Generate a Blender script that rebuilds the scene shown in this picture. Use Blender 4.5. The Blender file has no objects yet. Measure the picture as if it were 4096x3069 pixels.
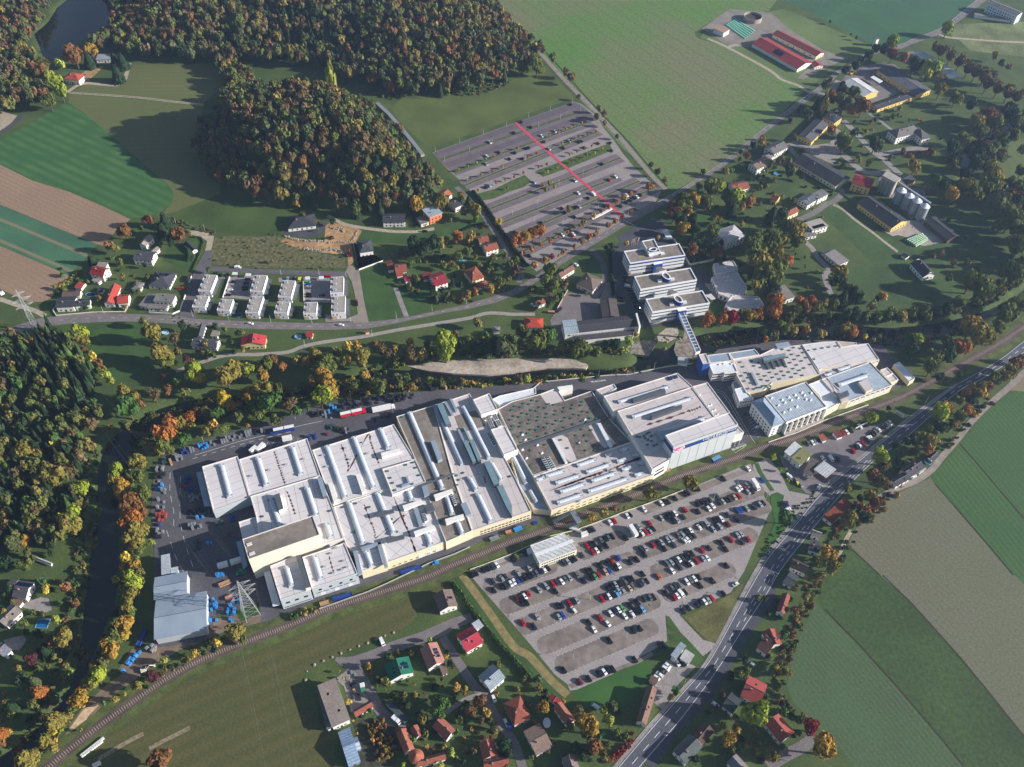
import bpy, math, random
import numpy as np
from mathutils import Vector
random.seed(7); RNG = np.random.default_rng(7)
R = math.radians
SC = bpy.context.scene
COL = SC.collection
# camera
FPX, PITCH, ROLL, CAMZ = 3510.0, R(48.6), R(1.87), 455.0
_f = np.array([0, math.cos(PITCH), -math.sin(PITCH)])
_u = np.array([0, math.sin(PITCH), math.cos(PITCH)])
_x = np.array([1.0, 0, 0])
_X = _x*math.cos(ROLL)+_u*math.sin(ROLL)
_U = -_x*math.sin(ROLL)+_u*math.cos(ROLL)
cam = bpy.data.cameras.new('camera'); camo = bpy.data.objects.new('camera', cam); COL.objects.link(camo)
cam.sensor_width = 36.0; cam.sensor_fit = 'HORIZONTAL'; cam.lens = 36.0*FPX/4096
cam.clip_start = 1.0; cam.clip_end = 20000
from mathutils import Matrix
M = Matrix(((_X[0], _U[0], -_f[0], 0), (_X[1], _U[1], -_f[1], 0), (_X[2], _U[2], -_f[2], CAMZ), (0, 0, 0, 1)))
camo.matrix_world = M
SC.camera = camo
VIEWS = {'D': (0, 0, 1/1.8525), 'a': (2040, 2040, 4.315), 'b': (2552, 1840, 4.315), 'c': (2552, 2224, 4.315),
         'd': (1880, 2220, 4.315), 'e': (2150, 2380, 2.479), 'z1': (2448, 920, 4.315), 'z2': (2560, 1500, 4.315),
         'z3': (740, 1060, 4.315), 'z4': (1050, 1060, 4.315), 'z5': (840, 2200, 4.315), 'z6': (3400, 600, 4.315),
         'z7': (0, 1100, 4.315), 'h1': (780, 1640, 2.479), 'h2': (880, 1980, 2.479), 'h3': (1560, 1560, 2.479),
         'h4': (2760, 1340, 2.479), 'h5': (3150, 1340, 2.479), 'h6': (2960, 1540, 2.479)}
for _i in range(4):
 for _j in range(4):
  VIEWS['t%d%d' % (_i, _j)] = (_i*1024, _j*767, 2.16)
def src(v, x, y):
 o = VIEWS[v]; return o[0]+x/o[2], o[1]+y/o[2]
def G(v, x, y, z=0.0):
 """point of the survey sheet brought down to the level z"""
 px, py = src(v, x, y)
 d = _f+_X*((px-2048)/FPX)-_U*((py-1534.5)/FPX)
 k = (CAMZ-z)/-d[2]
 return float(d[0]*k), float(d[1]*k)
def pts(s, z=0.0):
 v = None; out = []
 for w in s.split():
  if ',' in w:
   a, b = w.split(','); out.append(G(v, float(a), float(b), z))
  else: v = w
 return out
def depth(x, y, z=0): return float(np.dot(np.array([x, y, z-CAMZ]), _f))
# materials
def lin(c):
 return tuple(((v/12.92) if v <= .04045 else ((v+.055)/1.055)**2.4) for v in (q/255 for q in c))
def new_mat(name):
 m = bpy.data.materials.new(name); m.use_nodes = True
 nt = m.node_tree; b = nt.nodes['Principled BSDF']
 b.inputs['Specular IOR Level'].default_value = .25
 return m, nt, b
MATS = {}
def mat(name, c, rough=.85, var=.25, scale=.3, metal=0.0, detail=4, c2=None, spec=None, scale2=None, bump=0):
 """plain weathered surface: two tones mixed by noise in world space"""
 if name in MATS: return MATS[name]
 m, nt, b = new_mat(name); N = nt.nodes; L = nt.links
 base = np.array(lin(c)); 
 lo = np.array(lin(c2)) if c2 else base*(1-var)
 hi = base if c2 else np.minimum(base*(1+var*.6), .95)
 geo = N.new('ShaderNodeNewGeometry'); no = N.new('ShaderNodeTexNoise')
 no.inputs['Scale'].default_value = scale; no.inputs['Detail'].default_value = detail
 L.new(geo.outputs['Position'], no.inputs['Vector'])
 rp = N.new('ShaderNodeValToRGB'); rp.color_ramp.elements[0].position = .32; rp.color_ramp.elements[1].position = .68
 rp.color_ramp.elements[0].color = (*lo, 1); rp.color_ramp.elements[1].color = (*hi, 1)
 L.new(no.outputs['Fac'], rp.inputs['Fac'])
 out = rp.outputs['Color']
 if scale2:
  n2 = N.new('ShaderNodeTexNoise'); n2.inputs['Scale'].default_value = scale2; n2.inputs['Detail'].default_value = 3
  L.new(geo.outputs['Position'], n2.inputs['Vector'])
  mr = N.new('ShaderNodeMapRange'); mr.inputs[1].default_value = .3; mr.inputs[2].default_value = .7
  mr.inputs[3].default_value = .72; mr.inputs[4].default_value = 1.25
  L.new(n2.outputs['Fac'], mr.inputs[0])
  mx = N.new('ShaderNodeMix'); mx.data_type = 'RGBA'; mx.blend_type = 'MULTIPLY'; mx.inputs[0].default_value = 1
  L.new(out, mx.inputs[6]); L.new(mr.outputs[0], mx.inputs[7]); out = mx.outputs[2]
 L.new(out, b.inputs['Base Color'])
 b.inputs['Roughness'].default_value = rough; b.inputs['Metallic'].default_value = metal
 if spec is not None: b.inputs['Specular IOR Level'].default_value = spec
 if bump:
  bp = N.new('ShaderNodeBump'); bp.inputs['Strength'].default_value = bump; bp.inputs['Distance'].default_value = .4
  L.new(no.outputs['Fac'], bp.inputs['Height']); L.new(bp.outputs['Normal'], b.inputs['Normal'])
 MATS[name] = m
 return m
def stripe_mat(name, c, c2, dirv, period, duty=.5, rough=.85, soft=.15, var=.25, scale=.05, c3=None, wob=0, scale3=.8):
 """surface with parallel lines: roof ribs, crop rows, tramlines; dirv runs across the lines"""
 if name in MATS: return MATS[name]
 m, nt, b = new_mat(name); N = nt.nodes; L = nt.links
 geo = N.new('ShaderNodeNewGeometry')
 dt = N.new('ShaderNodeVectorMath'); dt.operation = 'DOT_PRODUCT'
 n = math.hypot(*dirv); dt.inputs[1].default_value = (dirv[0]/n/period, dirv[1]/n/period, 0)
 L.new(geo.outputs['Position'], dt.inputs[0])
 val = dt.outputs['Value']
 if wob:
  nw = N.new('ShaderNodeTexNoise'); nw.inputs['Scale'].default_value = .02; L.new(geo.outputs['Position'], nw.inputs['Vector'])
  ma = N.new('ShaderNodeMath'); ma.operation = 'MULTIPLY_ADD'; L.new(nw.outputs['Fac'], ma.inputs[0]); ma.inputs[1].default_value = wob
  L.new(val, ma.inputs[2]); val = ma.outputs[0]
 fr = N.new('ShaderNodeMath'); fr.operation = 'PINGPONG'; fr.inputs[1].default_value = .5; L.new(val, fr.inputs[0])
 mr = N.new('ShaderNodeMapRange'); mr.inputs[1].default_value = max(0, duty*.5-soft*.5); mr.inputs[2].default_value = duty*.5+soft*.5
 L.new(fr.outputs[0], mr.inputs[0])
 no = N.new('ShaderNodeTexNoise'); no.inputs['Scale'].default_value = scale; no.inputs['Detail'].default_value = 5
 L.new(geo.outputs['Position'], no.inputs['Vector'])
 no3 = N.new('ShaderNodeTexNoise'); no3.inputs['Scale'].default_value = scale3; no3.inputs['Detail'].default_value = 4
 L.new(geo.outputs['Position'], no3.inputs['Vector'])
 r2 = N.new('ShaderNodeMapRange'); r2.inputs[1].default_value = .35; r2.inputs[2].default_value = .65
 L.new(no.outputs['Fac'], r2.inputs[0])
 mx0 = N.new('ShaderNodeMix'); mx0.data_type = 'RGBA'
 A = np.array(lin(c)); mx0.inputs[6].default_value = (*A, 1)
 mx0.inputs[7].default_value = (*(np.array(lin(c3)) if c3 else A*(1-var)), 1)
 L.new(r2.outputs[0], mx0.inputs[0])
 mx = N.new('ShaderNodeMix'); mx.data_type = 'RGBA'; mx.inputs[6].default_value = (*lin(c2), 1)
 L.new(mr.outputs[0], mx.inputs[0]); L.new(mx0.outputs[2], mx.inputs[7])
 m3 = N.new('ShaderNodeMapRange'); m3.inputs[1].default_value = .3; m3.inputs[2].default_value = .7; m3.inputs[3].default_value = .78; m3.inputs[4].default_value = 1.18
 L.new(no3.outputs['Fac'], m3.inputs[0])
 mm = N.new('ShaderNodeMix'); mm.data_type = 'RGBA'; mm.blend_type = 'MULTIPLY'; mm.inputs[0].default_value = 1
 L.new(mx.outputs[2], mm.inputs[6]); L.new(m3.outputs[0], mm.inputs[7])
 L.new(mm.outputs[2], b.inputs['Base Color']); b.inputs['Roughness'].default_value = rough
 MATS[name] = m
 return m
def glass_mat(name, c=(30, 40, 55), rough=.12):
 if name in MATS: return MATS[name]
 m, nt, b = new_mat(name); b.inputs['Base Color'].default_value = (*lin(c), 1)
 b.inputs['Roughness'].default_value = rough; b.inputs['Specular IOR Level'].default_value = .6
 MATS[name] = m; return m
# mesh building
def tag(o, label=None, cat=None, group=None, kind=None):
 if label: o['label'] = label
 if cat: o['category'] = cat
 if group: o['group'] = group
 if kind: o['kind'] = kind
 return o
def empty(name, loc, rz=0.0):
 o = bpy.data.objects.new(name, None); o.location = loc; o.rotation_euler = (0, 0, rz)
 o.empty_display_size = 1; COL.objects.link(o); return o
class MB:
 def __init__(s): s.v = []; s.f = []; s.m = []
 def add(s, vs, fs, mi=0):
  o = len(s.v); s.v += [tuple(map(float, p)) for p in vs]; s.f += [tuple(i+o for i in f) for f in fs]
  s.m += [mi]*len(fs); return s
 def prism(s, poly, z0, z1, top=0, side=0, bottom=False):
  p = ccw(poly); n = len(p)
  o = len(s.v); s.v += [(x, y, z0) for x, y in p]+[(x, y, z1) for x, y in p]
  for i in range(n):
   j = (i+1) % n; s.f.append((o+i, o+j, o+n+j, o+n+i)); s.m.append(side)
  if top is not None: s.f.append(tuple(o+n+i for i in range(n))); s.m.append(top)
  if bottom: s.f.append(tuple(o+n-1-i for i in range(n))); s.m.append(side)
  return s
 def box(s, cx, cy, z0, lx, ly, h, rz=0.0, mi=0, top=None):
  c, n = math.cos(rz), math.sin(rz)
  P = [(cx+c*a*lx/2-n*b*ly/2, cy+n*a*lx/2+c*b*ly/2) for a, b in ((-1, -1), (1, -1), (1, 1), (-1, 1))]
  return s.prism(P, z0, z0+h, mi if top is None else top, mi, True)
 def tube(s, a, b, r0, r1=None, n=6, mi=0, caps=True):
  r1 = r0 if r1 is None else r1
  a = Vector(a); b = Vector(b); d = (b-a).normalized()
  t = d.orthogonal().normalized(); w = d.cross(t)
  o = len(s.v)
  for c, r in ((a, r0), (b, r1)):
   for k in range(n):
    q = c+t*(r*math.cos(2*math.pi*k/n))+w*(r*math.sin(2*math.pi*k/n)); s.v.append(tuple(q))
  for k in range(n):
   j = (k+1) % n; s.f.append((o+k, o+j, o+n+j, o+n+k)); s.m.append(mi)
  if caps:
   s.f.append(tuple(o+n-1-k for k in range(n))); s.f.append(tuple(o+n+k for k in range(n))); s.m += [mi, mi]
  return s
 def mesh(s, name, mats):
  me = bpy.data.meshes.new(name); me.from_pydata(s.v, [], s.f)
  for m in mats: me.materials.append(m)
  me.polygons.foreach_set('material_index', s.m); me.update(); return me
 def build(s, name, mats, parent=None, world=True):
  if not isinstance(mats, (list, tuple)): mats = [mats]
  off = (0, 0, 0)
  if parent is not None and world:
   p = parent
   L = Vector((0, 0, 0))
   while p is not None: L += p.location; p = p.parent
   s.v = [(x-L.x, y-L.y, z-L.z) for x, y, z in s.v]
  o = bpy.data.objects.new(name, s.mesh(name, mats)); COL.objects.link(o)
  if parent is not None: o.parent = parent
  return o
def area(p): return .5*sum(p[i][0]*p[(i+1) % len(p)][1]-p[(i+1) % len(p)][0]*p[i][1] for i in range(len(p)))
def ccw(p):
 p = [(float(q[0]), float(q[1])) for q in p]
 return p if area(p) > 0 else p[::-1]
def inset(p, d):
 p = ccw(p); n = len(p); out = []
 for i in range(n):
  a, b, c = np.array(p[i-1]), np.array(p[i]), np.array(p[(i+1) % n])
  e1 = (b-a)/max(np.linalg.norm(b-a), 1e-6); e2 = (c-b)/max(np.linalg.norm(c-b), 1e-6)
  n1 = np.array([-e1[1], e1[0]]); n2 = np.array([-e2[1], e2[0]])
  k = n1+n2; q = 1+float(n1@n2); k = k/max(q, .35); out.append(tuple(b+k*d))
 return out
def centroid(p): return sum(q[0] for q in p)/len(p), sum(q[1] for q in p)/len(p)
def offset_line(line, w):
 """polyline -> polygon of width w"""
 P = [np.array(q[:2]) for q in line]; Lf = []; Rt = []
 for i, q in enumerate(P):
  d = P[min(i+1, len(P)-1)]-P[max(i-1, 0)]; d = d/max(np.linalg.norm(d), 1e-9); n = np.array([-d[1], d[0]])
  Lf.append(q+n*w/2); Rt.append(q-n*w/2)
 return Lf, Rt
def smooth_line(P, n=4):
 P = [np.array(q[:2], float) for q in P]
 if len(P) < 3: return P
 out = []
 Q = [2*P[0]-P[1]]+P+[2*P[-1]-P[-2]]
 for i in range(1, len(Q)-2):
  p0, p1, p2, p3 = Q[i-1:i+3]
  for k in range(n):
   t = k/n
   out.append(.5*((2*p1)+(-p0+p2)*t+(2*p0-5*p1+4*p2-p3)*t*t+(-p0+3*p1-3*p2+p3)*t**3))
 out.append(P[-1]); return out
def walk(line, step):
 """points and headings every step metres along a polyline"""
 out = []; rest = 0
 for a, b in zip(line[:-1], line[1:]):
  a = np.array(a[:2]); b = np.array(b[:2]); L = np.linalg.norm(b-a)
  if L < 1e-6: continue
  d = (b-a)/L; t = rest
  while t < L:
   out.append((a+d*t, math.atan2(d[1], d[0]))); t += step
  rest = t-L
 return out
LAID = []
def lay(P, z):
 """a level at least 4 mm off every sheet already laid near by"""
 A = np.array([q[:2] for q in P]); bb = (A[:, 0].min(), A[:, 1].min(), A[:, 0].max(), A[:, 1].max())
 while any(abs(z-q[4]) < .0045 and bb[0] < q[2] and bb[2] > q[0] and bb[1] < q[3] and bb[3] > q[1] for q in LAID): z += .005
 LAID.append((*bb, z)); return z
PAVED = []
SOFT = ('field', 'meadow', 'lawn', 'planted_bank', 'bank_grass', 'railway_verge', 'lot_soil')
def paved(name, P):
 if name in SOFT: return
 A = np.array([q[:2] for q in P]); PAVED.append(([tuple(q) for q in A], (*A.min(0), *A.max(0))))
def sheet(name, poly, z, m, kind='structure', label=None):
 paved(name, poly)
 z = lay(poly, z); b = MB(); p = ccw(poly); b.add([(x, y, z) for x, y in p], [tuple(range(len(p)))])
 o = b.build(name, m); o['kind'] = kind
 return o
def strip(name, line, w, z, m, smooth=True):
 L = smooth_line(line) if smooth else line
 a, c = offset_line(L, w); b = MB(); n = len(a); z = lay(a+c, z); paved(name, list(a)+list(c[::-1]))
 b.add([(*q, z) for q in a]+[(*q, z) for q in c], [(n+i, n+i+1, i+1, i) for i in range(n-1)])
 o = b.build(name, m); o['kind'] = 'structure'; return o
def band(name, l, r, z, m):
 """sheet between two edge lines with the same number of points"""
 b = MB(); n = len(l); z = lay(list(l)+list(r), z); paved(name, list(l)+list(r)[::-1])
 b.add([(*q, z) for q in l]+[(*q, z) for q in r], [(n+i, n+i+1, i+1, i) if True else 0 for i in range(n-1)])
 o = b.build(name, m); o['kind'] = 'structure'; return o
def inside(p, poly):
 x, y = p; c = False; n = len(poly)
 for i in range(n):
  x1, y1 = poly[i]; x2, y2 = poly[i-1]
  if (y1 > y) != (y2 > y) and x < (x2-x1)*(y-y1)/(y2-y1)+x1: c = not c
 return c
def sdist(px, py, poly):
 """signed distance (positive inside) for arrays"""
 px = np.asarray(px, float); py = np.asarray(py, float)
 d = np.full(px.shape, 1e18); c = np.zeros(px.shape, bool); n = len(poly)
 for i in range(n):
  ax, ay = poly[i-1]; bx, by = poly[i]
  ex, ey = bx-ax, by-ay
  t = np.clip(((px-ax)*ex+(py-ay)*ey)/max(ex*ex+ey*ey, 1e-9), 0, 1)
  d = np.minimum(d, (px-ax-t*ex)**2+(py-ay-t*ey)**2)
  k = (ay > py) != (by > py)
  with np.errstate(divide='ignore', invalid='ignore'):
   xi = (bx-ax)*(py-ay)/(by-ay)+ax
  c ^= k & (px < xi)
 d = np.sqrt(d); return np.where(c, d, -d)
SKY_STRENGTH = .058
EXPOSURE = 1.0
HAZE = .00009
# light, sky, air
SUN_EL, SUN_AZ = R(21.0), R(-5.0)        # azimuth measured from +x, towards the sun
w = bpy.data.worlds.new('World'); SC.world = w; w.use_nodes = True
sky = w.node_tree.nodes.new('ShaderNodeTexSky'); sky.sky_type = 'NISHITA'; sky.sun_disc = False
sky.sun_elevation = SUN_EL; sky.sun_rotation = R(90)-SUN_AZ; sky.air_density = 1.0; sky.dust_density = 1.2
w.node_tree.links.new(sky.outputs[0], w.node_tree.nodes['Background'].inputs[0])
w.node_tree.nodes['Background'].inputs[1].default_value = SKY_STRENGTH
sl = bpy.data.lights.new('sun', 'SUN'); sl.energy = 4.6; sl.angle = R(.5); sl.color = (1.0, .94, .88)
so = bpy.data.objects.new('sun', sl); COL.objects.link(so)
sd = Vector((math.cos(SUN_AZ)*math.cos(SUN_EL), math.sin(SUN_AZ)*math.cos(SUN_EL), math.sin(SUN_EL)))
so.rotation_euler = sd.to_track_quat('Z', 'Y').to_euler(); so.location = (300, 300, 400)
SC.view_settings.view_transform = 'Standard'; SC.view_settings.look = 'None'; SC.view_settings.exposure = EXPOSURE
SC.view_settings.gamma = 1
# terrain
WATER_N = pts('D 2260,545 2211,612 2170,642 2130,660 2060,680 1990,692 1930,697 1860,694 1810,688 1770,690 1730,692 1660,690 1600,702 1530,708 1500,715 1478,728 1440,745 1385,735 1362,748 1366,775 1350,787 1310,790 1290,790 1225,770 1150,771 1080,772 1000,774 930,780 880,788 830,785 780,795 720,815 640,835 560,840 470,846 425,850 350,868 310,885 280,905 250,923 220,948 207,978 200,1015 195,1053 192,1103 190,1140 182,1178 175,1242 165,1310 160,1367 150,1430 135,1475 125,1500 100,1530 48,1585 0,1615 -60,1650 -120,1680')
WATER_S = pts('D -100,1760 -20,1700 20,1672 60,1640 105,1590 150,1545 172,1505 192,1470 205,1425 222,1385 242,1340 258,1300 265,1242 265,1153 264,1085 264,1050 266,1015 280,988 314,960 347,948 430,918 520,893 600,875 700,861 800,853 900,843 1000,837 1105,829 1180,826 1250,821 1310,813 1400,801 1465,786 1512,768 1560,757 1620,748 1658,743 1740,739 1800,743 1850,746 1910,749 1990,745 2060,725 2120,700 2180,662 2260,600')
CHANNEL = WATER_N+WATER_S
POND = pts('t00 270,290 400,180 470,60 600,-40 850,-80 1080,60 1000,150 900,230 790,290 720,350 650,420 570,470 490,505 420,520 350,490 320,400')
STREAM = pts('t30 1640,1657 1640,1480 1650,1330 1680,1260 1760,1200 1860,1150 1960,1110 2080,1050 2212,1000 2212,1100 2100,1150 1980,1200 1880,1250 1800,1330 1770,1450 1760,1657')
KNOLL = pts('D 425,335 440,296 480,258 545,236 620,228 700,226 770,238 822,268 868,318 915,372 955,412 930,448 880,462 800,478 740,472 690,448 620,452 560,442 500,418 452,382')
UPWOOD = pts('D 190,128 255,70 245,10 200,-60 1040,-80 1075,40 1120,90 1168,130 1130,162 1090,186 1000,206 900,216 830,206 800,190 750,190 700,150 640,150 560,146 480,152 470,138 400,138 330,136 280,128 255,118')
def hz(x, y):
 x = np.atleast_1d(np.asarray(x, float)); y = np.atleast_1d(np.asarray(y, float))
 def sm(d, w): t = np.clip(d/w, 0, 1); return t*t*(3-2*t)
 h = 31*sm(sdist(x, y, KNOLL), 44.0)
 h = np.maximum(h, 15*sm(sdist(x, y, UPWOOD), 70.0))
 c = sdist(x, y, CHANNEL); h = np.where(c > -1, h-3.2*sm(c+1, 6.0), h)
 c = sdist(x, y, POND); h = np.where(c > -1, np.minimum(h, 0)-2.0*sm(c+1, 5.0), h)
 c = sdist(x, y, STREAM); h = np.where(c > -1, h-2.0*sm(c+1, 5.0), h)
 return h
gx = np.concatenate([[-9000, -4000, -2000, -1200], np.arange(-780, 801, 3.4), [1300, 2000, 4000, 9000]])
gy = np.concatenate([[-3000, -1200, -400, -100], np.arange(40, 1191, 3.4), [1500, 2200, 4000, 14000]])
XX, YY = np.meshgrid(gx, gy); nx, ny = len(gx), len(gy)
ZZ = hz(XX.ravel(), YY.ravel())
_zg = ZZ.reshape(ny, nx)[4:-4, 4:-4]; _gx, _gy = gx[4:-4], gy[4:-4]
def H1(x, y):
 i = (x-_gx[0])/3.4; j = (y-_gy[0])/3.4; a = int(i); c = int(j)
 if not (0 <= a < len(_gx)-1 and 0 <= c < len(_gy)-1): return 0.0
 s, t = i-a, j-c
 return float((_zg[c, a]*(1-s)+_zg[c, a+1]*s)*(1-t)+(_zg[c+1, a]*(1-s)+_zg[c+1, a+1]*s)*t)
def GT(v, x, y, z=0.0):
 """sheet point brought down to the terrain plus z"""
 zz = z
 for _ in range(8):
  a = G(v, x, y, zz); zz = .4*zz+.6*(H1(*a)+z)
 a = G(v, x, y, zz); return a[0], a[1], H1(*a)
vv = np.stack([XX.ravel(), YY.ravel(), ZZ], 1).astype(np.float32)
ii = (np.arange(ny-1)[:, None]*nx+np.arange(nx-1)[None, :]).ravel()
ff = np.stack([ii, ii+1, ii+nx+1, ii+nx], 1).astype(np.int32)
def np_mesh(name, v, f, mats, mi=None, smooth=False):
 me = bpy.data.meshes.new(name); k = f.shape[1]
 me.vertices.add(len(v)); me.vertices.foreach_set('co', v.astype(np.float32).ravel())
 me.loops.add(f.size); me.loops.foreach_set('vertex_index', f.ravel().astype(np.int32))
 me.polygons.add(len(f)); me.polygons.foreach_set('loop_start', (np.arange(len(f))*k).astype(np.int32))
 for m in mats: me.materials.append(m)
 if mi is not None: me.polygons.foreach_set('material_index', mi.astype(np.int32))
 me.polygons.foreach_set('use_smooth', np.full(len(f), smooth))
 me.update(calc_edges=True); return me
M_GRASS = mat('grass_ground', (80, 94, 48), var=.42, scale=.045, scale2=.9, detail=6, c2=(60, 78, 42))
go = bpy.data.objects.new('ground', np_mesh('ground', vv, ff, [M_GRASS], smooth=True)); COL.objects.link(go); go['kind'] = 'structure'
# water
m, nt, b = new_mat('river_water'); b.inputs['Base Color'].default_value = (*lin((22, 26, 22)), 1)
b.inputs['Roughness'].default_value = .06; b.inputs['Specular IOR Level'].default_value = .5
no = nt.nodes.new('ShaderNodeTexNoise'); no.inputs['Scale'].default_value = .35; no.inputs['Detail'].default_value = 4
bp = nt.nodes.new('ShaderNodeBump'); bp.inputs['Strength'].default_value = .05
geo = nt.nodes.new('ShaderNodeNewGeometry'); nt.links.new(geo.outputs['Position'], no.inputs['Vector'])
nt.links.new(no.outputs['Fac'], bp.inputs['Height']); nt.links.new(bp.outputs['Normal'], b.inputs['Normal'])
M_WATER = m
sheet('river_water', CHANNEL, -2.3, M_WATER); sheet('pond_water', POND, -1.2, M_WATER); sheet('stream_water', STREAM, -1.4, M_WATER)
M_GRAVEL = mat('river_gravel', (172, 160, 148), var=.3, scale=.5, scale2=.06, detail=8)
def bar(name, s, z, m):
 o = MB().prism(pts(s, z), -3.4, z, 0, 0).build(name, m); o['kind'] = 'structure'
bar('gravel_bar', 't11 1270,1492 1420,1474 1600,1450 1900,1445 2212,1425 t21 100,1422 250,1430 420,1442 560,1452 620,1470 660,1505 640,1530 500,1522 300,1522 160,1540 0,1564 t11 2000,1585 1700,1570 1500,1550 1380,1525 1300,1505', -.8, M_GRAVEL)
bar('gravel_bar', 't21 640,1500 760,1478 900,1460 1000,1430 1030,1400 1010,1380 900,1395 800,1405 700,1425 600,1450', -.9, mat('dull_bank', (128, 112, 84), var=.35, scale=.3))
bar('rock_bank', 't21 840,1400 1000,1330 1090,1215 1250,1165 1400,1175 1380,1290 1250,1300 1180,1420 1040,1400', -.25, mat('weir_rock', (138, 130, 118), var=.5, scale=.35, scale2=1.2, bump=1))
bar('gravel_bar', 't21 1255,1240 1330,1180 1430,1170 1440,1215 1420,1265 1340,1300 1260,1290', .2, M_GRAVEL)
bar('weir_slope', 't21 1400,1360 1430,1230 1500,1200 1560,1330 1590,1440 1510,1440 1420,1420', -.5, mat('weir_rock', ()))
sheet('gravel_strip', pts('t02 1040,745 1075,680 1130,615 1255,500 1262,512 1150,640 1090,740 1070,765', -2.2), -2.1, mat('wet_gravel', (100, 106, 108), var=.3))
sheet('gravel_strip', pts('t03 480,980 420,1120 330,1220 180,1370 130,1400 260,1260 360,1150 440,1020', -2.0), -2.0, mat('grey_gravel', (138, 134, 128), var=.3))
# fields and lawns
def dirof(v, x1, y1, x2, y2):
 a = G(v, x1, y1); c = G(v, x2, y2); d = (c[0]-a[0], c[1]-a[1]); return (-d[1], d[0])
F = lambda n, s, m, z=.03: sheet(n, pts(s), z, m)
TRAM = dirof('t20', 470, 90, 1990, 1150)
F('field', 'D 1040,-60 1118,70 1232,192 1347,322 1448,411 1462,409 1590,340 1665,268 1735,198 1718,175 1658,152 1600,115 1555,97 1510,84 1502,78 1500,70 1535,45 1660,24 1720,-60',
  stripe_mat('winter_wheat', (110, 114, 80), (98, 104, 74), TRAM, 15.0, duty=.09, soft=.05, scale=.009, c3=(84, 122, 54), wob=.3, scale3=.35))
F('field', 't30 60,-120 100,0 300,70 600,235 760,320 930,405 1130,395 1280,330 1480,245 1590,160 1700,80 1900,-80', stripe_mat('rape_field', (60, 98, 66), (52, 88, 58), dirof('t30', 180, 0, 1090, 380), 17.0, duty=.07, soft=.06, scale=.03, c3=(54, 90, 62)))
M_CROP = mat('turnip_crop', (46, 104, 46), var=.3, scale=.4, scale2=.03, detail=7, bump=.6)
F('field', 't00 -140,1300 0,1215 580,885 700,960 880,1100 1010,1220 1130,1330 1400,1560 1480,1640 t01 1500,30 1475,100 1390,175 1250,222 1110,227 880,120 600,0 t00 280,1560 0,1420 -140,1370', stripe_mat('green_crop', (56, 96, 50), (52, 92, 48), dirof('t00', 400, 1000, 850, 1200), 9.0, duty=.5, soft=.8, scale=.05, c3=(84, 118, 66), scale3=1.2))
M_SOIL = stripe_mat('ploughed_soil', (150, 126, 104), (138, 114, 94), dirof('t01', 0, 0, 900, 440), 4.0, duty=.3, soft=.4, scale=.02, c3=(136, 116, 94))
F('field', 't01 -140,45 0,112 300,235 830,450 890,470 1010,330 1130,240 880,122 600,2 t00 280,1562 0,1424 -140,1374', M_SOIL)
F('field', 't01 -140,48 0,115 300,238 840,455 720,600 600,720 0,465 -140,400', stripe_mat('striped_crop', (60, 96, 74), (132, 118, 92), dirof('t01', 0, 160, 800, 490), 19.0, duty=.12, soft=.12, scale=.03, c3=(70, 110, 80), scale3=.9))
F('field', 't01 -140,403 0,468 600,724 560,790 440,920 380,950 270,955 230,950 0,840 -140,780', M_SOIL)
M_MEADOW = stripe_mat('mown_meadow', (102, 104, 62), (92, 98, 58), dirof('t00', 1100, 600, 1700, 590), 7.0, duty=.4, soft=.6, scale=.02, c3=(88, 96, 54))
F('meadow', 't00 1150,560 1850,550 1960,600 1900,760 1750,905 1400,868 1100,830 600,800 740,735 1000,745 1060,735 1110,640', M_MEADOW)
F('meadow', 't00 600,815 1100,850 1760,915 1720,1100 1750,1300 1900,1480 t01 1900,20 1500,180 1400,200 1480,100 1500,25 t00 1480,1635 1400,1555 1130,1325 1010,1215 700,955 590,888', M_MEADOW, .028)
F('meadow', 't01 1500,185 1900,20 2300,-160 2600,60 2560,330 2212,385 2000,375 1880,350 1750,300 1600,265', mat('lush_meadow', (68, 86, 42), var=.25, scale=.03, scale2=1.0))
F('meadow', 't11 -300,-140 0,60 300,150 250,390 0,390 -100,390', mat('lush_meadow', (70, 100, 46)), .034)
M_LAWN = mat('lawn', (60, 86, 42), var=.25, scale=.06, scale2=1.2)
F('meadow', 't10 1175,940 1230,870 1290,845 1460,820 1640,830 1850,835 2000,800 2100,750 2212,690 t20 100,640 300,590 500,800 540,850 200,960 0,1030 t10 2000,1110 1800,1180 1500,1270 1430,1230 1300,1110 1200,1000', mat('dry_meadow', (86, 98, 50), var=.25, scale=.03, scale2=1.0))
F('meadow', 't10 0,590 300,610 620,620 780,640 820,700 700,740 500,720 160,680 0,700 -120,600', mat('lush_meadow', (74, 100, 48)), .035)
F('meadow', 'D 1530,48 1660,26 1690,20 1720,30 1810,68 1885,102 1850,128 1800,150 1735,198 1718,175 1658,152 1600,115 1555,97 1512,82', mat('farm_meadow', (96, 114, 66), var=.22, scale=.02, scale2=.8))
F('meadow', 't30 1600,210 2212,190 2300,350 2212,370 1600,330 1570,270', mat('fallow_meadow', (108, 116, 76), var=.35, scale=.05, scale2=.5))
F('meadow', 't30 1650,345 2260,380 2300,500 2000,470 1750,440', mat('fallow_meadow', ()), .036)
F('meadow', 't30 1830,1350 1900,1270 2050,1230 2300,1180 2300,1657 2050,1640 1900,1540', stripe_mat('round_meadow', (96, 108, 66), (84, 98, 58), (1, .3), 9, duty=.4, soft=.5, scale=.02, c3=(88, 100, 60)))
F('meadow', 't31 540,110 440,180 560,290 720,430 880,600 860,640 700,650 680,830 850,900 1000,1000 1300,990 1600,900 1560,700 1480,560 1900,600 1990,350 1800,180 1640,110 1450,200 1500,440 1280,500 1130,370 1000,300 820,300', mat('park_meadow', (64, 86, 46), var=.3, scale=.04, scale2=.8))
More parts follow.
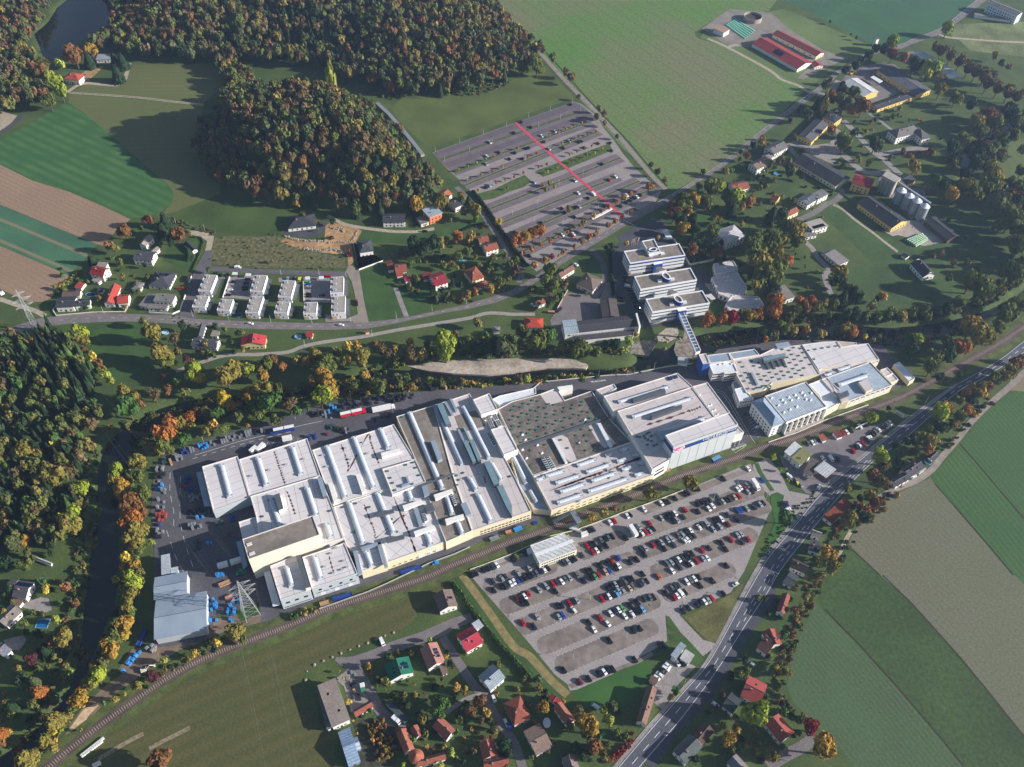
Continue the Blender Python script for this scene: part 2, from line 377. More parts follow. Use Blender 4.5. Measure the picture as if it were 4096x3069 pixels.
F('field', 't32 2050,110 1960,180 1880,250 1690,480 1660,520 2212,1165 2400,1390 2400,300 2200,60', stripe_mat('young_wheat_a', (62, 92, 50), (58, 86, 47), dirof('t32', 1700, 540, 2212, 1160), 3.2, duty=.3, soft=.4, scale=.02, c3=(70, 98, 54)))
F('field', 't32 2080,60 2180,-60 2400,-300 2400,260 2212,70', mat('stubble', (126, 116, 92), var=.2, scale=.05))
F('field', 't32 1655,535 1570,650 1410,790 1450,870 1640,1100 2120,1657 t33 2140,0 2400,260 t32 2400,1410 2212,1180', stripe_mat('young_wheat_b', (60, 92, 48), (55, 85, 45), dirof('t32', 1700, 560, 2212, 1180), 3.4, duty=.3, soft=.4, scale=.016, c3=(70, 100, 54)))
F('field', 't32 1400,800 1385,825 1200,910 1000,1010 930,1080 760,1250 700,1370 700,1405 760,1470 970,1657 t33 1240,240 1520,550 1680,720 1860,950 2212,1390 2500,1740 2500,360 2140,4 t32 2110,1657 1440,870', stripe_mat('brown_wheat', (108, 106, 88), (101, 100, 82), dirof('t33', 980, 0, 1500, 545), 3.2, duty=.35, soft=.4, scale=.012, c3=(98, 104, 78)))
F('field', 't32 695,1420 640,1500 560,1657 t33 520,0 470,100 432,215 480,300 760,580 1110,960 1480,1392 1690,1657 1900,1900 2700,1990 2212,1402 1860,960 1520,560 1240,250 985,6 t32 760,1475', mat('lucerne_meadow', (60, 82, 42), var=.3, scale=.02, scale2=.5))
F('field', 't33 400,230 340,390 300,460 220,690 160,950 210,1090 340,1235 440,1335 600,1485 740,1660 830,1850 1850,1850 1680,1655 1480,1400 1110,970 760,592 480,305', stripe_mat('beet_field', (62, 86, 54), (84, 92, 68), dirof('t33', 500, 320, 1600, 1640), 2.6, duty=.28, soft=.4, scale=.03, c3=(66, 96, 58)))
for s in ('t33 490,290 620,430 780,590 940,770 1110,960 1300,1180 1480,1395 1690,1650', 't33 990,0 1240,244 1520,554 1860,954 2212,1394', 't32 1660,525 1780,660 2000,920 2212,1168', 't32 1440,865 1650,1105 1900,1390 2115,1650', 't32 700,1410 770,1475 970,1660'):
 strip('field_edge', pts(s), 1.0, .05, mat('ditch_soil', (52, 50, 38), var=.3), False)
F('meadow', 't03 520,1700 650,1570 720,1455 1200,1195 1600,925 1800,810 2212,620 t13 400,478 900,295 1300,178 1500,85 1640,60 1640,330 1420,320 1260,490 900,610 680,700 430,830 330,970 490,1190 620,1370 660,1470 700,1657 760,1850 0,1900 t03 1000,1900', stripe_mat('dark_meadow', (82, 84, 47), (76, 80, 44), dirof('t03', 1000, 1500, 2212, 960), 8.0, duty=.4, soft=.7, scale=.025, c3=(94, 88, 52)))
for s in ('t03 850,1590 950,1530 1050,1470 1150,1415 1240,1370', 't03 1290,1500 1400,1440 1500,1390 1640,1320'):
 strip('track_scar', pts(s), 2.2, .06, mat('track_scar_soil', (140, 128, 104), var=.5, scale=.6))
F('meadow', 't01 1850,400 2000,385 2212,390 t11 0,390 200,380 230,430 400,500 600,540 760,570 800,600 790,660 0,660 t01 2212,650 1850,630 1800,500', mat('rough_scrub', (98, 98, 66), var=.5, scale=.35, detail=8, bump=.8), .037)
F('lot_soil', 't11 210,430 270,390 590,440 600,300 640,260 760,290 880,320 915,340 860,440 740,470 770,540 700,540 520,520 400,500 280,460', mat('bare_soil', (168, 134, 96), var=.3, scale=.3, scale2=.05), .045)
F('lawn', 't11 900,690 1120,620 1190,820 1270,1085 970,1130', M_LAWN, .045)
F('lawn', 't11 1230,830 1420,780 1490,860 1560,1010 1310,1075', M_LAWN, .045)
F('lawn', 't11 940,330 1170,365 1400,350 1560,330 1950,220 1980,280 1700,360 1300,450 1080,440 860,430', M_LAWN, .045)
F('lawn', 't01 1400,600 1700,690 1760,410 1720,395 1660,390 1560,470 1450,480 1420,570', M_LAWN, .045)
F('lawn', 't01 400,1175 620,1155 900,1140 1220,1135 1300,1420 1200,1657 960,1600 740,1380 700,1240 560,1190', M_LAWN, .045)
F('lawn', 't21 1580,210 1720,190 2080,230 2030,400 2050,260 1750,330 1600,390', M_LAWN, .045)
F('lawn', 't21 540,570 640,530 720,560 640,650 560,620', M_LAWN, .05); F('lawn', 't21 630,660 730,570 770,680 730,725 640,700', M_LAWN, .05)
F('lawn', 't23 520,1000 620,920 900,830 1120,720 1200,760 1190,880 990,1120 800,1190 640,1120 560,1060', mat('dark_lawn', (58, 96, 42), var=.25, scale=.05), .05)
M_ASPH = mat('asphalt_grey', (118, 112, 112), var=.16, scale=.15, scale2=1.5, detail=6)
M_ASPH_D = mat('asphalt_dark', (76, 76, 84), var=.22, scale=.08, scale2=1.2)
M_ASPH_N = mat('asphalt_new', (98, 94, 98), var=.12, scale=.1, scale2=1.5)
M_CONC = mat('concrete', (160, 152, 144), var=.2, scale=.15, scale2=1.0)
M_TRACK = mat('gravel_track', (168, 156, 138), var=.25, scale=.4, scale2=2)
M_PAINT = mat('road_paint', (226, 226, 224), var=.12, scale=.8)
M_PAVE = mat('paving', (142, 136, 134), var=.18, scale=.2, scale2=1.5)
def road_band(name, l, r, z, m):
 l = pts(l); r = pts(r); l = smooth_line(l, 4); r = smooth_line(r, 4); n = min(len(l), len(r))
 def res(a, n):
  d = np.concatenate([[0], np.cumsum([np.linalg.norm(np.array(a[i+1])-np.array(a[i])) for i in range(len(a)-1)])])
  t = np.linspace(0, d[-1], n); A = np.array(a)
  return list(zip(np.interp(t, d, A[:, 0]), np.interp(t, d, A[:, 1])))
 l = res(l, 60); r = res(r, 60)
 band(name, l, r, z, m); return l, r
def mid(l, r, t=.5): return [(a[0]*(1-t)+b[0]*t, a[1]*(1-t)+b[1]*t) for a, b in zip(l, r)]
def edge_line(line, z, w=.22, dash=None, m=None):
 b = MB(); L = [np.array(q) for q in line]
 if dash is None:
  a, c = offset_line(L, w); n = len(a); b.add([(*q, z) for q in a]+[(*q, z) for q in c], [(n+i, n+i+1, i+1, i) for i in range(n-1)])
 else:
  for p, h in walk(L, dash[0]+dash[1]):
   b.box(p[0], p[1], z-.002, dash[0], w, .004, h)
 o = b.build('road_marking', m or M_PAINT); o['kind'] = 'structure'
Z_Y, Z_R, Z_M = .09, .14, .18
hl, hr = road_band('main_road', 't23 860,1720 1180,1340 1480,1000 1700,740 1980,230 2110,0 t32 0,1490 200,1255 440,960 740,700 1200,330 1640,0 t31 1640,1657 2000,1450 2212,1285 2400,1160',
                   't23 1060,1720 1300,1440 1500,1205 1780,820 2000,470 2212,160 t32 90,1657 260,1430 640,960 900,690 1200,470 1600,110 1760,0 t31 1790,1657 2080,1480 2212,1395 2420,1270', Z_R, mat('asphalt_main', (88, 90, 100), var=.15, scale=.1, scale2=1.2))  # asphalt base darkened to carry the shade lying on this road
edge_line(mid(hl, hr, .08), Z_M); edge_line(mid(hl, hr, .94), Z_M); edge_line(mid(hl, hr, .52), Z_M, .25, (4.5, 4.5)); edge_line(mid(hl, hr, .72)[14:34], Z_M, .25, (3, 3))
pl = [np.array(a) for a in hl]; pv = [a+(a-b)*.22 for a, b in zip(pl, [np.array(q) for q in hr])]
band('pavement', [tuple(q) for q in pv[:46]], [tuple(q) for q in pl[:46]], .17, M_PAVE)
strip('side_road', pts('t23 1180,1657 1420,1330 1640,1080 1860,760 2050,450 2212,230 t32 60,1560 200,1480'), 5.5, Z_Y, M_ASPH_D)
ul, ur = road_band('village_road', 't01 -140,1290 0,1225 180,1130 370,1092 600,1065 900,1050 1200,1062 1560,1072 1750,1105 2212,1122 t11 200,1130 500,1136 840,1130 980,1128 1280,1090 1600,1022 1800,980 2000,920 2212,850 t21 100,790 280,680 360,620 700,400 960,240 1240,100 1400,8 t20 1480,1620 1700,1480 1850,1380 2212,1080 t30 300,850 430,760 560,640 760,510 930,430 1130,392 1280,322 1480,250 1700,80 1800,0 1850,-50',
                   't01 -140,1345 0,1272 180,1202 340,1170 600,1142 900,1127 1200,1123 1560,1150 1750,1165 2212,1190 t11 200,1190 500,1196 840,1190 1000,1180 1300,1120 1620,1050 1800,1020 1980,985 2212,910 t21 200,790 400,650 500,585 740,440 1000,285 1250,150 1440,25 t20 1560,1610 1760,1490 1900,1385 2212,1130 t30 430,810 560,700 640,620 760,545 960,455 1130,430 1300,362 1500,290 1750,110 1890,0 1930,-40', Z_R, M_ASPH)
edge_line(mid(ul, ur, .5), Z_M, .15, (3, 6)); edge_line(mid(ul, ur, .06)[25:], Z_M, .15)
strip('side_path', pts('t20 -20,205 100,318 270,490 450,690 700,940 790,1040 930,1190 1180,1490 1330,1640'), 4.6, Z_R, mat('lane_grey', (138, 130, 122), var=.2, scale=.2))
strip('path_ditch', pts('t20 60,230 280,440 480,660 640,840 800,1010 1000,1220 1200,1460 1340,1610'), 1.6, .07, mat('ditch_grass', (48, 66, 34), var=.3))
strip('side_road', pts('t11 1730,-40 1830,60 1960,200 2100,410 2200,560 2290,700 t21 60,790'), 4.6, Z_Y+.03, M_ASPH)
strip('cycle_path', pts('t01 1520,1555 1700,1490 1950,1415 2212,1408 t11 270,1388 400,1340 600,1298 900,1258 1200,1200 1500,1150 1850,1092 1970,1055 2080,1050 2212,1060 t21 200,1060'), 3.4, Z_Y+.02, mat('path_grey', (150, 144, 136), var=.15, scale=.3))
strip('farm_track', pts('t01 -60,915 0,930 150,980 300,1030 390,1075'), 4.0, Z_Y, M_TRACK)
strip('farm_track', pts('t00 580,800 660,745 740,722 850,728 1000,738 1060,715 1090,650 1105,580 1120,545'), 4.2, .07, M_TRACK)
for dz in (-1, 1):
 strip('farm_track', pts('t00 600,%d 900,%d 1200,%d 1500,%d 1760,%d' % tuple(v+dz*5 for v in (803, 822, 845, 880, 908))), 1.1, .07, M_TRACK)
strip('farm_track', pts('t00 -60,730 60,712 200,720 400,760 580,800'), 4.5, .07, M_TRACK)
strip('forest_road', pts('t00 -60,1180 60,1110 160,1030 200,980'), 5, .07, M_ASPH_D)
sheet('yard', pts('t00 -80,960 0,960 90,985 150,1000 100,1060 30,1130 -80,1140'), .06, M_TRACK)
sheet('yard', pts('t00 700,640 760,600 900,570 830,640 760,700'), .06, mat('bare_soil', ()))
SD = M_ASPH_N
sheet('street', pts('t01 1548,1075 1640,790 1690,660 1770,515 1832,508 1825,640 1790,715 1740,860 1680,1030 1700,1105'), Z_R+.005, SD)
strip('street', pts('t01 1800,668 1950,672 2212,690 t11 200,695 500,706 780,712'), 5.4, Z_R+.01, SD)
sheet('street', pts('t11 775,690 800,640 830,640 890,680 935,950 975,1132 835,1132 868,1090 880,1050 850,870 825,775'), Z_R+.015, mat('street_brown', (140, 130, 120), var=.15, scale=.2))
sheet('gravel_yard', pts('t01 1560,275 1660,335 1780,350 1850,385 1825,505 1772,512 1790,430 1740,395 1650,370'), .07, M_TRACK)
strip('gravel_drive', pts('t11 620,210 760,280 900,310 1050,330 1200,345 1400,345 1540,320'), 3.6, .08, M_TRACK)
strip('gravel_drive', pts('t11 1205,825 1250,950 1300,1080'), 3.6, .08, M_PAVE)
sheet('gravel_drive', pts('t11 740,470 820,440 850,600 800,650 790,560'), .075, mat('bare_soil', ()))
sheet('drive', pts('t11 250,335 540,300 560,250 600,260 620,250 560,380 440,395 330,385 245,380'), .08, M_ASPH_D)
sheet('drive', pts('t11 890,655 870,560 1010,550 1060,590 1100,600'), .09, M_ASPH_N)
sheet('court', pts('t01 1930,915 1990,740 2075,735 2212,720 2212,930 2130,930'), .09, M_PAVE)
sheet('court', pts('t11 412,955 412,740 640,740 640,960'), .09, M_PAVE); sheet('court', pts('t11 190,745 345,735 390,770 340,790 200,780'), .085, M_PAVE)
for s in ('z3 590,210 760,205 750,240 590,235', 'z3 500,540 640,250 600,230 470,520', 't11 600,1060 780,1100 880,1060 870,1120 600,1125'):
 sheet('court', pts(s), .083, M_PAVE)
sheet('forecourt', pts('t21 880,520 940,430 910,390 1060,300 1190,240 1300,240 1410,440 1500,560 1560,640 1700,700 1760,800 1640,1000 1640,1100 1200,1180 1120,1170 1000,1060 900,900 880,700'), Z_Y, M_ASPH_D)
strip('drive', pts('t21 680,500 740,560 790,640 800,740 760,850 700,920'), 5, Z_R, M_ASPH_N)
sheet('yard', pts('t21 330,1110 480,870 560,880 700,900 760,925 820,780 900,800 900,1040 1100,1160 1090,1260 460,1290 360,1280'), Z_Y, M_ASPH)
sheet('garden_court', pts('t21 1660,790 1730,800 1780,880 1860,930 1900,900 1840,960 1760,920 1700,850'), Z_R, M_PAVE)
sheet('lawn', pts('t21 1700,950 1780,930 1860,1040 1740,1070 1700,1010'), .16, M_LAWN)
sheet('yard', pts('D 1515,62 1575,20 1665,28 1700,60 1780,110 1830,125 1800,140 1735,172 1720,170 1745,150 1690,140 1640,105 1590,100 1560,92 1545,80'), .075, mat('farm_yard', (132, 126, 118), var=.2, scale=.1, scale2=1))
strip('farm_track', pts('t20 1690,335 1860,410 2212,600 t30 120,690 260,740 340,790 430,800'), 4.0, .10, M_TRACK)
strip('farm_track', pts('t20 1860,412 1930,390 1960,400'), 4.5, .105, M_TRACK)
strip('farm_track', pts('t30 1470,295 1560,325 1800,345 2020,360 2260,370'), 4.0, .09, M_TRACK)
strip('lane', pts('t30 430,810 520,830 560,770 620,700'), 8, .085, M_PAVE)
sheet('yard', pts('t30 640,700 700,600 850,560 1010,540 1100,560 1290,740 1150,800 900,890 840,860 600,780'), .08, M_ASPH)
sheet('yard', pts('t30 1120,470 1250,440 1420,560 1550,640 1480,700 1340,680 1250,580'), .08, M_ASPH)
strip('lane', pts('t30 870,980 960,1040 1050,1110 1090,1130'), 3.5, .085, M_PAVE)
strip('lane', pts('t30 650,1040 740,1130 830,1230 920,1320 1000,1380 1120,1490 1230,1600'), 6, .085, M_PAVE)
strip('lane', pts('t30 960,1340 1100,1310 1250,1285 1390,1290'), 6, .087, M_PAVE)
strip('lane', pts('t30 560,1110 640,1180 560,1260 700,1380 800,1470 920,1500 1060,1480'), 7, .083, M_PAVE)
sheet('yard', pts('t30 150,1250 260,1200 380,1260 520,1240 640,1340 560,1420 420,1360 280,1280'), .081, M_PAVE)
sheet('yard', pts('z6 560,330 700,560 1000,560 1060,640 1300,690 1300,1000 1200,1180 1040,1200 700,820 480,700 480,560'), .08, M_ASPH)
sheet('yard', pts('z6 580,1410 1000,1230 1290,1200 1700,1570 1300,1657 1240,1657 1150,1600 950,1500 830,1470 740,1490'), .08, M_CONC)
for dz in (-1, 1):
 strip('farm_track', pts('t31 560,%d 640,%d 760,%d 900,%d 1000,%d 1120,%d' % tuple(v+dz*6 for v in (110, 150, 250, 350, 430, 520))), 1.3, .08, M_TRACK)
strip('lane', pts('t31 190,270 300,230 420,170 500,110 560,90 640,0 t30 480,1560 300,1400 160,1250'), 5.5, .083, M_ASPH)
strip('lane', pts('t31 300,410 380,490 430,570 500,640 530,680 490,730 540,880 550,900'), 4.5, .083, M_PAVE)
NEAR = 'd -10,270 40,395 160,540 560,990 1000,1500 e 170,790 300,890 320,950 t23 560,990 880,850 1120,700 1230,640 1340,570 1325,350 1450,345 1890,150 1930,85 2010,-40 t22 2120,1350 2230,1100 2140,880 2060,690 1990,715 1790,800 1600,880 1490,925 1270,1000 830,1155 600,1255 480,1310 170,1440 0,1500 d 720,-10 400,120'
M_LOT = mat('car_park_asphalt', (150, 143, 141), var=.1, scale=.06, scale2=1.6, detail=7)
sheet('car_park', pts(NEAR), .08, M_LOT)
M_ISL = mat('car_park_gravel', (128, 118, 112), var=.25, scale=.25, scale2=.05, detail=8)
for q in (('d', 350, 560, 'd', 1380, 190), ('a', 1260, 735, 'a', 1880, 480), ('b', 10, 1245, 'b', 2060, 510), ('d', 640, 880, 'a', 2060, 855), ('b', 40, 1600, 'b', 1190, 1175),
          ('b', 1340, 1115, 'b', 2180, 800), ('d', 930, 1235, 'a', 2180, 1230), ('c', 340, 275, 'b', 1950, 1290), ('e', 75, 500, 'e', 1145, 58), ('c', 530, 665, 'c', 1560, 235), ('e', 250, 690, 'e', 1120, 322)):
 a = np.array(G(*q[:3])); c = np.array(G(*q[3:])); d = c-a; d /= np.linalg.norm(d); n = np.array([-d[1], d[0]]); P = []
 for s, o in ((1, c), (-1, a)):
  for t in np.linspace(-90, 90, 9): P.append(tuple(o+d*s*4.2*math.cos(R(t))+n*s*5.3*math.sin(R(t))))
 sheet('parking_strip', P, .10, M_ISL)
 for s in (-1, 1): edge_line([tuple(a+n*s*5.3), tuple(c+n*s*5.3)], .15, .3, (.3, 2.2))
for s in ('b 100,960 1700,300 1990,190 1950,110 1500,280 960,480 60,810', 'd 60,330 500,200 1050,-10 1050,-60 520,150 100,290', 'd 1300,300 1420,240 1830,100 1800,20 1500,130 1280,230', 'e 300,890 560,800 1000,640 1130,560 1150,600 1000,680 560,840 340,930'):
 sheet('parking_strip', pts(s), .099, M_ISL)
sheet('entrance_road', pts('t23 1330,350 1440,340 1650,560 1770,590 1730,640 1650,700 1540,580 1420,460 1340,400'), .11, M_LOT)
sheet('lawn', pts('t23 1330,350 1360,360 1460,500 1380,480 1330,430'), .13, M_LAWN); sheet('lawn', pts('t23 1350,505 1450,515 1530,570 1640,690 1650,740 1600,780 1500,690 1460,590 1370,570'), .12, M_LAWN)
sheet('lawn', pts('t23 1480,360 1560,330 1880,170 2010,60 1900,330 1800,520 1750,590 1700,570 1600,490'), .12, mat('worn_lawn', (98, 96, 58), var=.35, scale=.08, scale2=.8))
strip('bank_grass', pts('t13 1780,0 1900,160 2050,370 2230,620 t23 150,700 330,900 480,1040'), 4.5, .10, mat('dry_bank', (134, 122, 82), var=.3, scale=.3))
strip('bank_grass', pts('t13 1740,20 1860,190 2010,400 2190,650 t23 110,730 290,930 440,1060'), 4.0, .09, M_LAWN)
sheet('station_yard', pts('t32 260,510 440,470 640,440 870,370 1060,330 1100,350 960,450 860,560 740,690 650,760 560,830 440,960 330,950 240,860 120,690 100,620 200,660 250,620'), .085, mat('station_asphalt', (120, 114, 116), var=.2, scale=.1))
sheet('car_park', pts('t32 -130,700 0,640 100,760 180,930 330,960 440,985 260,1130 180,1140 90,1040 0,960 -60,900 t22 2130,880 2080,720'), .083, M_LOT)
sheet('lawn', pts('t32 20,960 80,940 140,970 110,1100 200,1130 210,1220 110,1330 0,1480 t23 2100,230 2130,80 t22 2150,1500 2212,1330 t32 60,1200 30,1080'), .095, mat('dark_lawn', ()))
strip('lawn', pts('t22 2110,690 2150,780 2250,930'), 3.0, .1, M_LAWN)
strip('side_path', pts('t32 2160,-40 2040,70 1900,190 1760,330 1640,480 1500,640 1420,740 1300,830 1150,895 1050,940 960,990'), 4.0, .12, mat('lane_grey', ()))
strip('farm_track', pts('t31 2240,1540 2120,1640 t32 2140,0'), 4.0, .115, mat('lane_grey', ()))
strip('farm_track', pts('t32 720,1270 680,1340 640,1420 600,1500'), 2.4, .08, M_TRACK)
sheet('office_court', pts('t23 1190,890 1340,730 1540,770 1590,790 1440,940 1300,1160 1200,1080 1250,980'), .085, M_PAVE)
sheet('street', pts('t13 680,740 690,710 830,705 1000,650 1180,570 1430,490 1700,370 1850,330 1880,400 1700,470 1640,520 1560,550 1350,620 1120,700 950,760 820,830 790,820'), .10, M_ASPH)
strip('street', pts('t13 1610,540 1680,640 1780,800 1880,950 1990,1060 2060,1200 2212,1420 t23 60,1560 100,1700'), 4.6, .105, M_ASPH)
strip('street', pts('t13 850,790 920,900 990,1020 1080,1180 1180,1260 1300,1290'), 5.5, .104, M_ASPH)
strip('street', pts('t13 1950,1030 1800,1080 1640,1190'), 2.6, .103, M_PAVE)
sheet('yard', pts('t13 680,900 790,820 880,830 960,1000 1010,1100 880,1200 820,1180 760,960'), .09, M_PAVE)
sheet('yard', pts('t13 830,1260 1100,1230 1190,1290 1240,1500 1200,1657 900,1657 900,1480'), .088, mat('nursery_soil', (70, 70, 56), var=.4, scale=.4))
strip('street', pts('t33 0,1657 130,1570 300,1480 400,1400'), 6, .10, M_ASPH)
sheet('drive', pts('t03 190,250 350,190 420,200 450,300 400,325 200,280'), .08, M_PAVE); sheet('drive', pts('t03 30,560 200,520 230,560 170,650 60,640'), .08, M_PAVE)
YARD = 'D 333,1195 326,1100 333,1010 350,985 420,958 560,915 700,872 830,852 950,843 1080,833 1200,824 1320,808 1470,788 1510,795 1550,755 1690,735 1800,735 1900,745 1965,800 1985,822 1900,865 1660,952 1600,985 1450,1042 1230,1122 1000,1192 800,1266 620,1332 565,1345 560,1300 470,1330 440,1385 330,1400'
sheet('works_yard', pts(YARD), .085, mat('yard_asphalt', (88, 86, 92), var=.18, scale=.05, scale2=1.0, detail=6))
sheet('lawn', pts('z5 440,980 640,880 850,900 910,1040 800,1130 540,1240 480,1160'), .12, M_LAWN)
sheet('yard_soil', pts('D 445,1342 520,1325 563,1322 566,1343 480,1366 410,1398 t03 1560,640 1200,860 1010,830 1140,640 1330,600 1700,520'), .095, mat('yard_mud', (122, 106, 92), var=.3, scale=.2))
strip('dirt_track', pts('t03 1250,740 1150,850 980,970 880,1060 760,1180 680,1280 620,1400'), 7.5, .08, mat('yard_mud', ()))
sheet('clay_heap_ground', pts('t03 600,1330 720,1160 820,1110 850,1130 770,1210 700,1330 640,1370'), .1, mat('bare_clay', (196, 172, 138), var=.3, scale=.5))
for s in ('h1 0,450 200,390 420,320 680,255 900,195 1080,150 1269,110', 'h1 0,480 200,420 450,345 700,280 1000,205'):
 edge_line(smooth_line(pts(s)), Z_M, .2, (3, 3) if s.startswith('h1 0,480') else None)
for s in ('t02 1470,800 1470,950 1500,1100 1500,1300', 't02 1560,830 1555,1000 1560,1200 1600,1380 1690,1657', 't02 1450,1300 1520,1500 1600,1657'):
 edge_line(smooth_line(pts(s)), Z_M, .18, (5, 4))
for k in range(9):
 x = 560+k*62; edge_line(pts('h1 %d,%d %d,%d' % (x, 405-k*9, x+50, 330-k*11)), Z_M, .12)
for s in ('z2 1180,170 1250,230 1440,300 1560,460 1700,700 1900,1050 1990,1190', 'z2 1200,260 1420,330 1520,470 1660,720 1860,1060', 'z2 1580,1270 1640,1350 1830,1230 1790,1185 1680,1220'):
 edge_line(pts(s), Z_M, .16)
for k in range(9): edge_line(pts('z2 %d,%d %d,%d' % (1800+k*28, 700+k*48, 1880+k*26, 670+k*46)), Z_M, .12)
for k in range(10): edge_line(pts('z2 %d,%d %d,%d' % (1515+k*9, 215+k*14, 1575+k*4, 195+k*16)), Z_M, .14)
M_UP = mat('upper_lot_asphalt', (142, 134, 132), var=.12, scale=.06, scale2=1.2)
M_UPD = mat('upper_lot_paving', (110, 100, 104), var=.15, scale=.1, scale2=1.2)
UPPER = 't10 1525,1320 2212,1070 t20 150,1020 540,880 600,900 740,1010 780,1090 870,1200 960,1330 1050,1440 1200,1580 1290,1657 t21 1240,90 960,238 700,395 360,612 210,690 130,620 0,470 t11 2212,480 2100,330 1960,130 1860,0 t10 1760,1560 1640,1450'
sheet('upper_car_park', pts(UPPER), .08, M_UP)
sheet('parking_strip', pts('t10 1530,1322 2212,1073 t20 150,1022 540,883 590,905 700,1000 740,1040 600,1070 300,1180 0,1300 t10 2000,1390 1700,1480 1640,1445'), .10, mat('upper_lot_new', (98, 90, 96), var=.1, scale=.1, scale2=1.5))
rows = [('t10 1690,1497', 't20 680,1052'), ('t10 1830,1600', 't20 740,1130'), ('t10 1640,1395', 't20 580,965')]
def uline(x1, y1, x2, y2): return [G('D', x1, y1), G('D', x2, y2)]
UP = [  # centre lines of the planted strips, sheet D
 (952, 345, 1250, 242, 1), (976, 371, 1275, 263, 0), (1000, 402, 1292, 284, 1), (1046, 456, 1340, 341, 1), (1070, 487, 1335, 382, 1), (1090, 519, 1380, 391, 1), (1120, 548, 1420, 402, 0)]
for x1, y1, x2, y2, k in UP:
 L = uline(x1, y1, x2, y2); strip('planted_strip', L, 2.4, .12, mat('strip_grass', (76, 92, 48), var=.3, scale=.3), False)
 a = np.array(L[0]); c = np.array(L[1]); d = (c-a)/np.linalg.norm(c-a); n = np.array([-d[1], d[0]])
 for s in (-1, 1): strip('parking_strip', [a+n*s*4.2, c+n*s*4.2], 5.0, .105, M_UPD, False)
for s in ('t20 200,1480 420,1400 440,1390 840,1240 870,1300 500,1450 270,1530', 't20 0,1560 110,1515 170,1570 100,1620 -20,1657 t11 2060,60 1930,85 1890,25 2060,-20', 't10 1700,1490 2000,1370 t20 0,1290 -100,1330 t10 1990,1400 1720,1500'):
 sheet('planted_bank', pts(s), .14, mat('bank_green', (74, 94, 48), var=.35, scale=.3))
strip('red_path', pts('t20 30,1062 80,1110 200,1215 330,1330 430,1420 560,1530 700,1650 t21 820,95 880,150 930,200 965,242'), 2.6, .17, mat('red_paving', (196, 74, 96), var=.12, scale=.8), False)
for x, y in ((960, 225), (975, 232), (990, 240), (1005, 248), (1020, 256)):
 edge_line(pts('t21 %d,%d %d,%d' % (x+10, y+25, x+35, y+37)), Z_M, .5)
RAIL = smooth_line(pts('t03 340,1720 430,1650 520,1570 700,1425 900,1272 1150,1092 1400,920 1700,750 2000,622 2212,545 t13 300,430 600,300 900,205 1200,110 1500,8 t12 1700,1572 2000,1452 2212,1365 t22 200,1300 500,1182 760,1080 1100,950 1400,822 1700,722 2000,622 2190,545 t32 150,500 300,450 600,332 900,217 1150,120 1400,-12 t31 1700,1480 2000,1310 2212,1172 2420,1050'), 6)
strip('railway_ballast', RAIL, 6.0, .16, mat('ballast', (92, 80, 74), var=.3, scale=1.2, scale2=.1), False)
strip('railway_verge', RAIL, 15.0, .10, mat('verge_grass', (84, 94, 50), var=.4, scale=.15, scale2=1.0), False)
rt = tag(empty('railway_track', (*RAIL[0], 0)), 'long curved single railway track with rusty rails on brown ballast', 'railway track')
M_RAIL = mat('rusty_rail', (112, 84, 72), rough=.5, metal=.3, var=.2); M_SLP = mat('sleeper_wood', (178, 164, 150), var=.2, scale=1)
a, c = offset_line(RAIL, 1.5)
for e in (a, c):
 b = MB(); l1, r1 = offset_line(e, .16); n = len(l1)
 b.add([(*q, .3) for q in l1]+[(*q, .3) for q in r1], [(n+i, n+i+1, i+1, i) for i in range(n-1)])
 b.add([(*q, .17) for q in l1]+[(*q, .3) for q in l1], [(i, i+1, n+i+1, n+i) for i in range(n-1)])
 b.build('rail', M_RAIL, rt)
W = walk(RAIL, 1.25); near = sorted(range(len(W)), key=lambda i: depth(*W[i][0]))[:100]; near = set(near)
sm_ = MB().box(0, 0, .0, .34, 2.5, .1).mesh('sleeper', [M_SLP]); rest = MB()
for i, (p, h) in enumerate(W):
 if i in near:
  o = bpy.data.objects.new('sleeper', sm_); COL.objects.link(o); o.parent = rt
  o.location = (p[0]-RAIL[0][0], p[1]-RAIL[0][1], .15); o.rotation_euler = (0, 0, h)
 else: rest.box(p[0], p[1], .15, .34, 2.5, .1, h)
rest.build('sleeper_rest', M_SLP, rt)['kind'] = 'stuff'
# foliage
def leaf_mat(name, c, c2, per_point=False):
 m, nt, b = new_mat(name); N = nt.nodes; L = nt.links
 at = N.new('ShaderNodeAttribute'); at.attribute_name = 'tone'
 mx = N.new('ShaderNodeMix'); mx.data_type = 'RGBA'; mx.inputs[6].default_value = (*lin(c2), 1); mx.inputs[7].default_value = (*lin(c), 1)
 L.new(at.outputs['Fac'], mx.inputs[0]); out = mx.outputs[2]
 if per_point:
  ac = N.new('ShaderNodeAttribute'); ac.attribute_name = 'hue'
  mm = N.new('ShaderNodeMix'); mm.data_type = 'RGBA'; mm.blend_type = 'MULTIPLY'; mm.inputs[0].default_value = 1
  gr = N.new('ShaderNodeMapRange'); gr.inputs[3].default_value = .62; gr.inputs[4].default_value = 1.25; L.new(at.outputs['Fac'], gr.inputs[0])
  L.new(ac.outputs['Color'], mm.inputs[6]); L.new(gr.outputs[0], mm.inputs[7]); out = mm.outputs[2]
 L.new(out, b.inputs['Base Color']); b.inputs['Roughness'].default_value = .75; b.inputs['Specular IOR Level'].default_value = .12
 tr = N.new('ShaderNodeBsdfTranslucent'); L.new(out, tr.inputs['Color'])
 ms = N.new('ShaderNodeMixShader'); ms.inputs[0].default_value = .18
 L.new(b.outputs[0], ms.inputs[1]); L.new(tr.outputs[0], ms.inputs[2]); L.new(ms.outputs[0], N['Material Output'].inputs['Surface'])
 return m
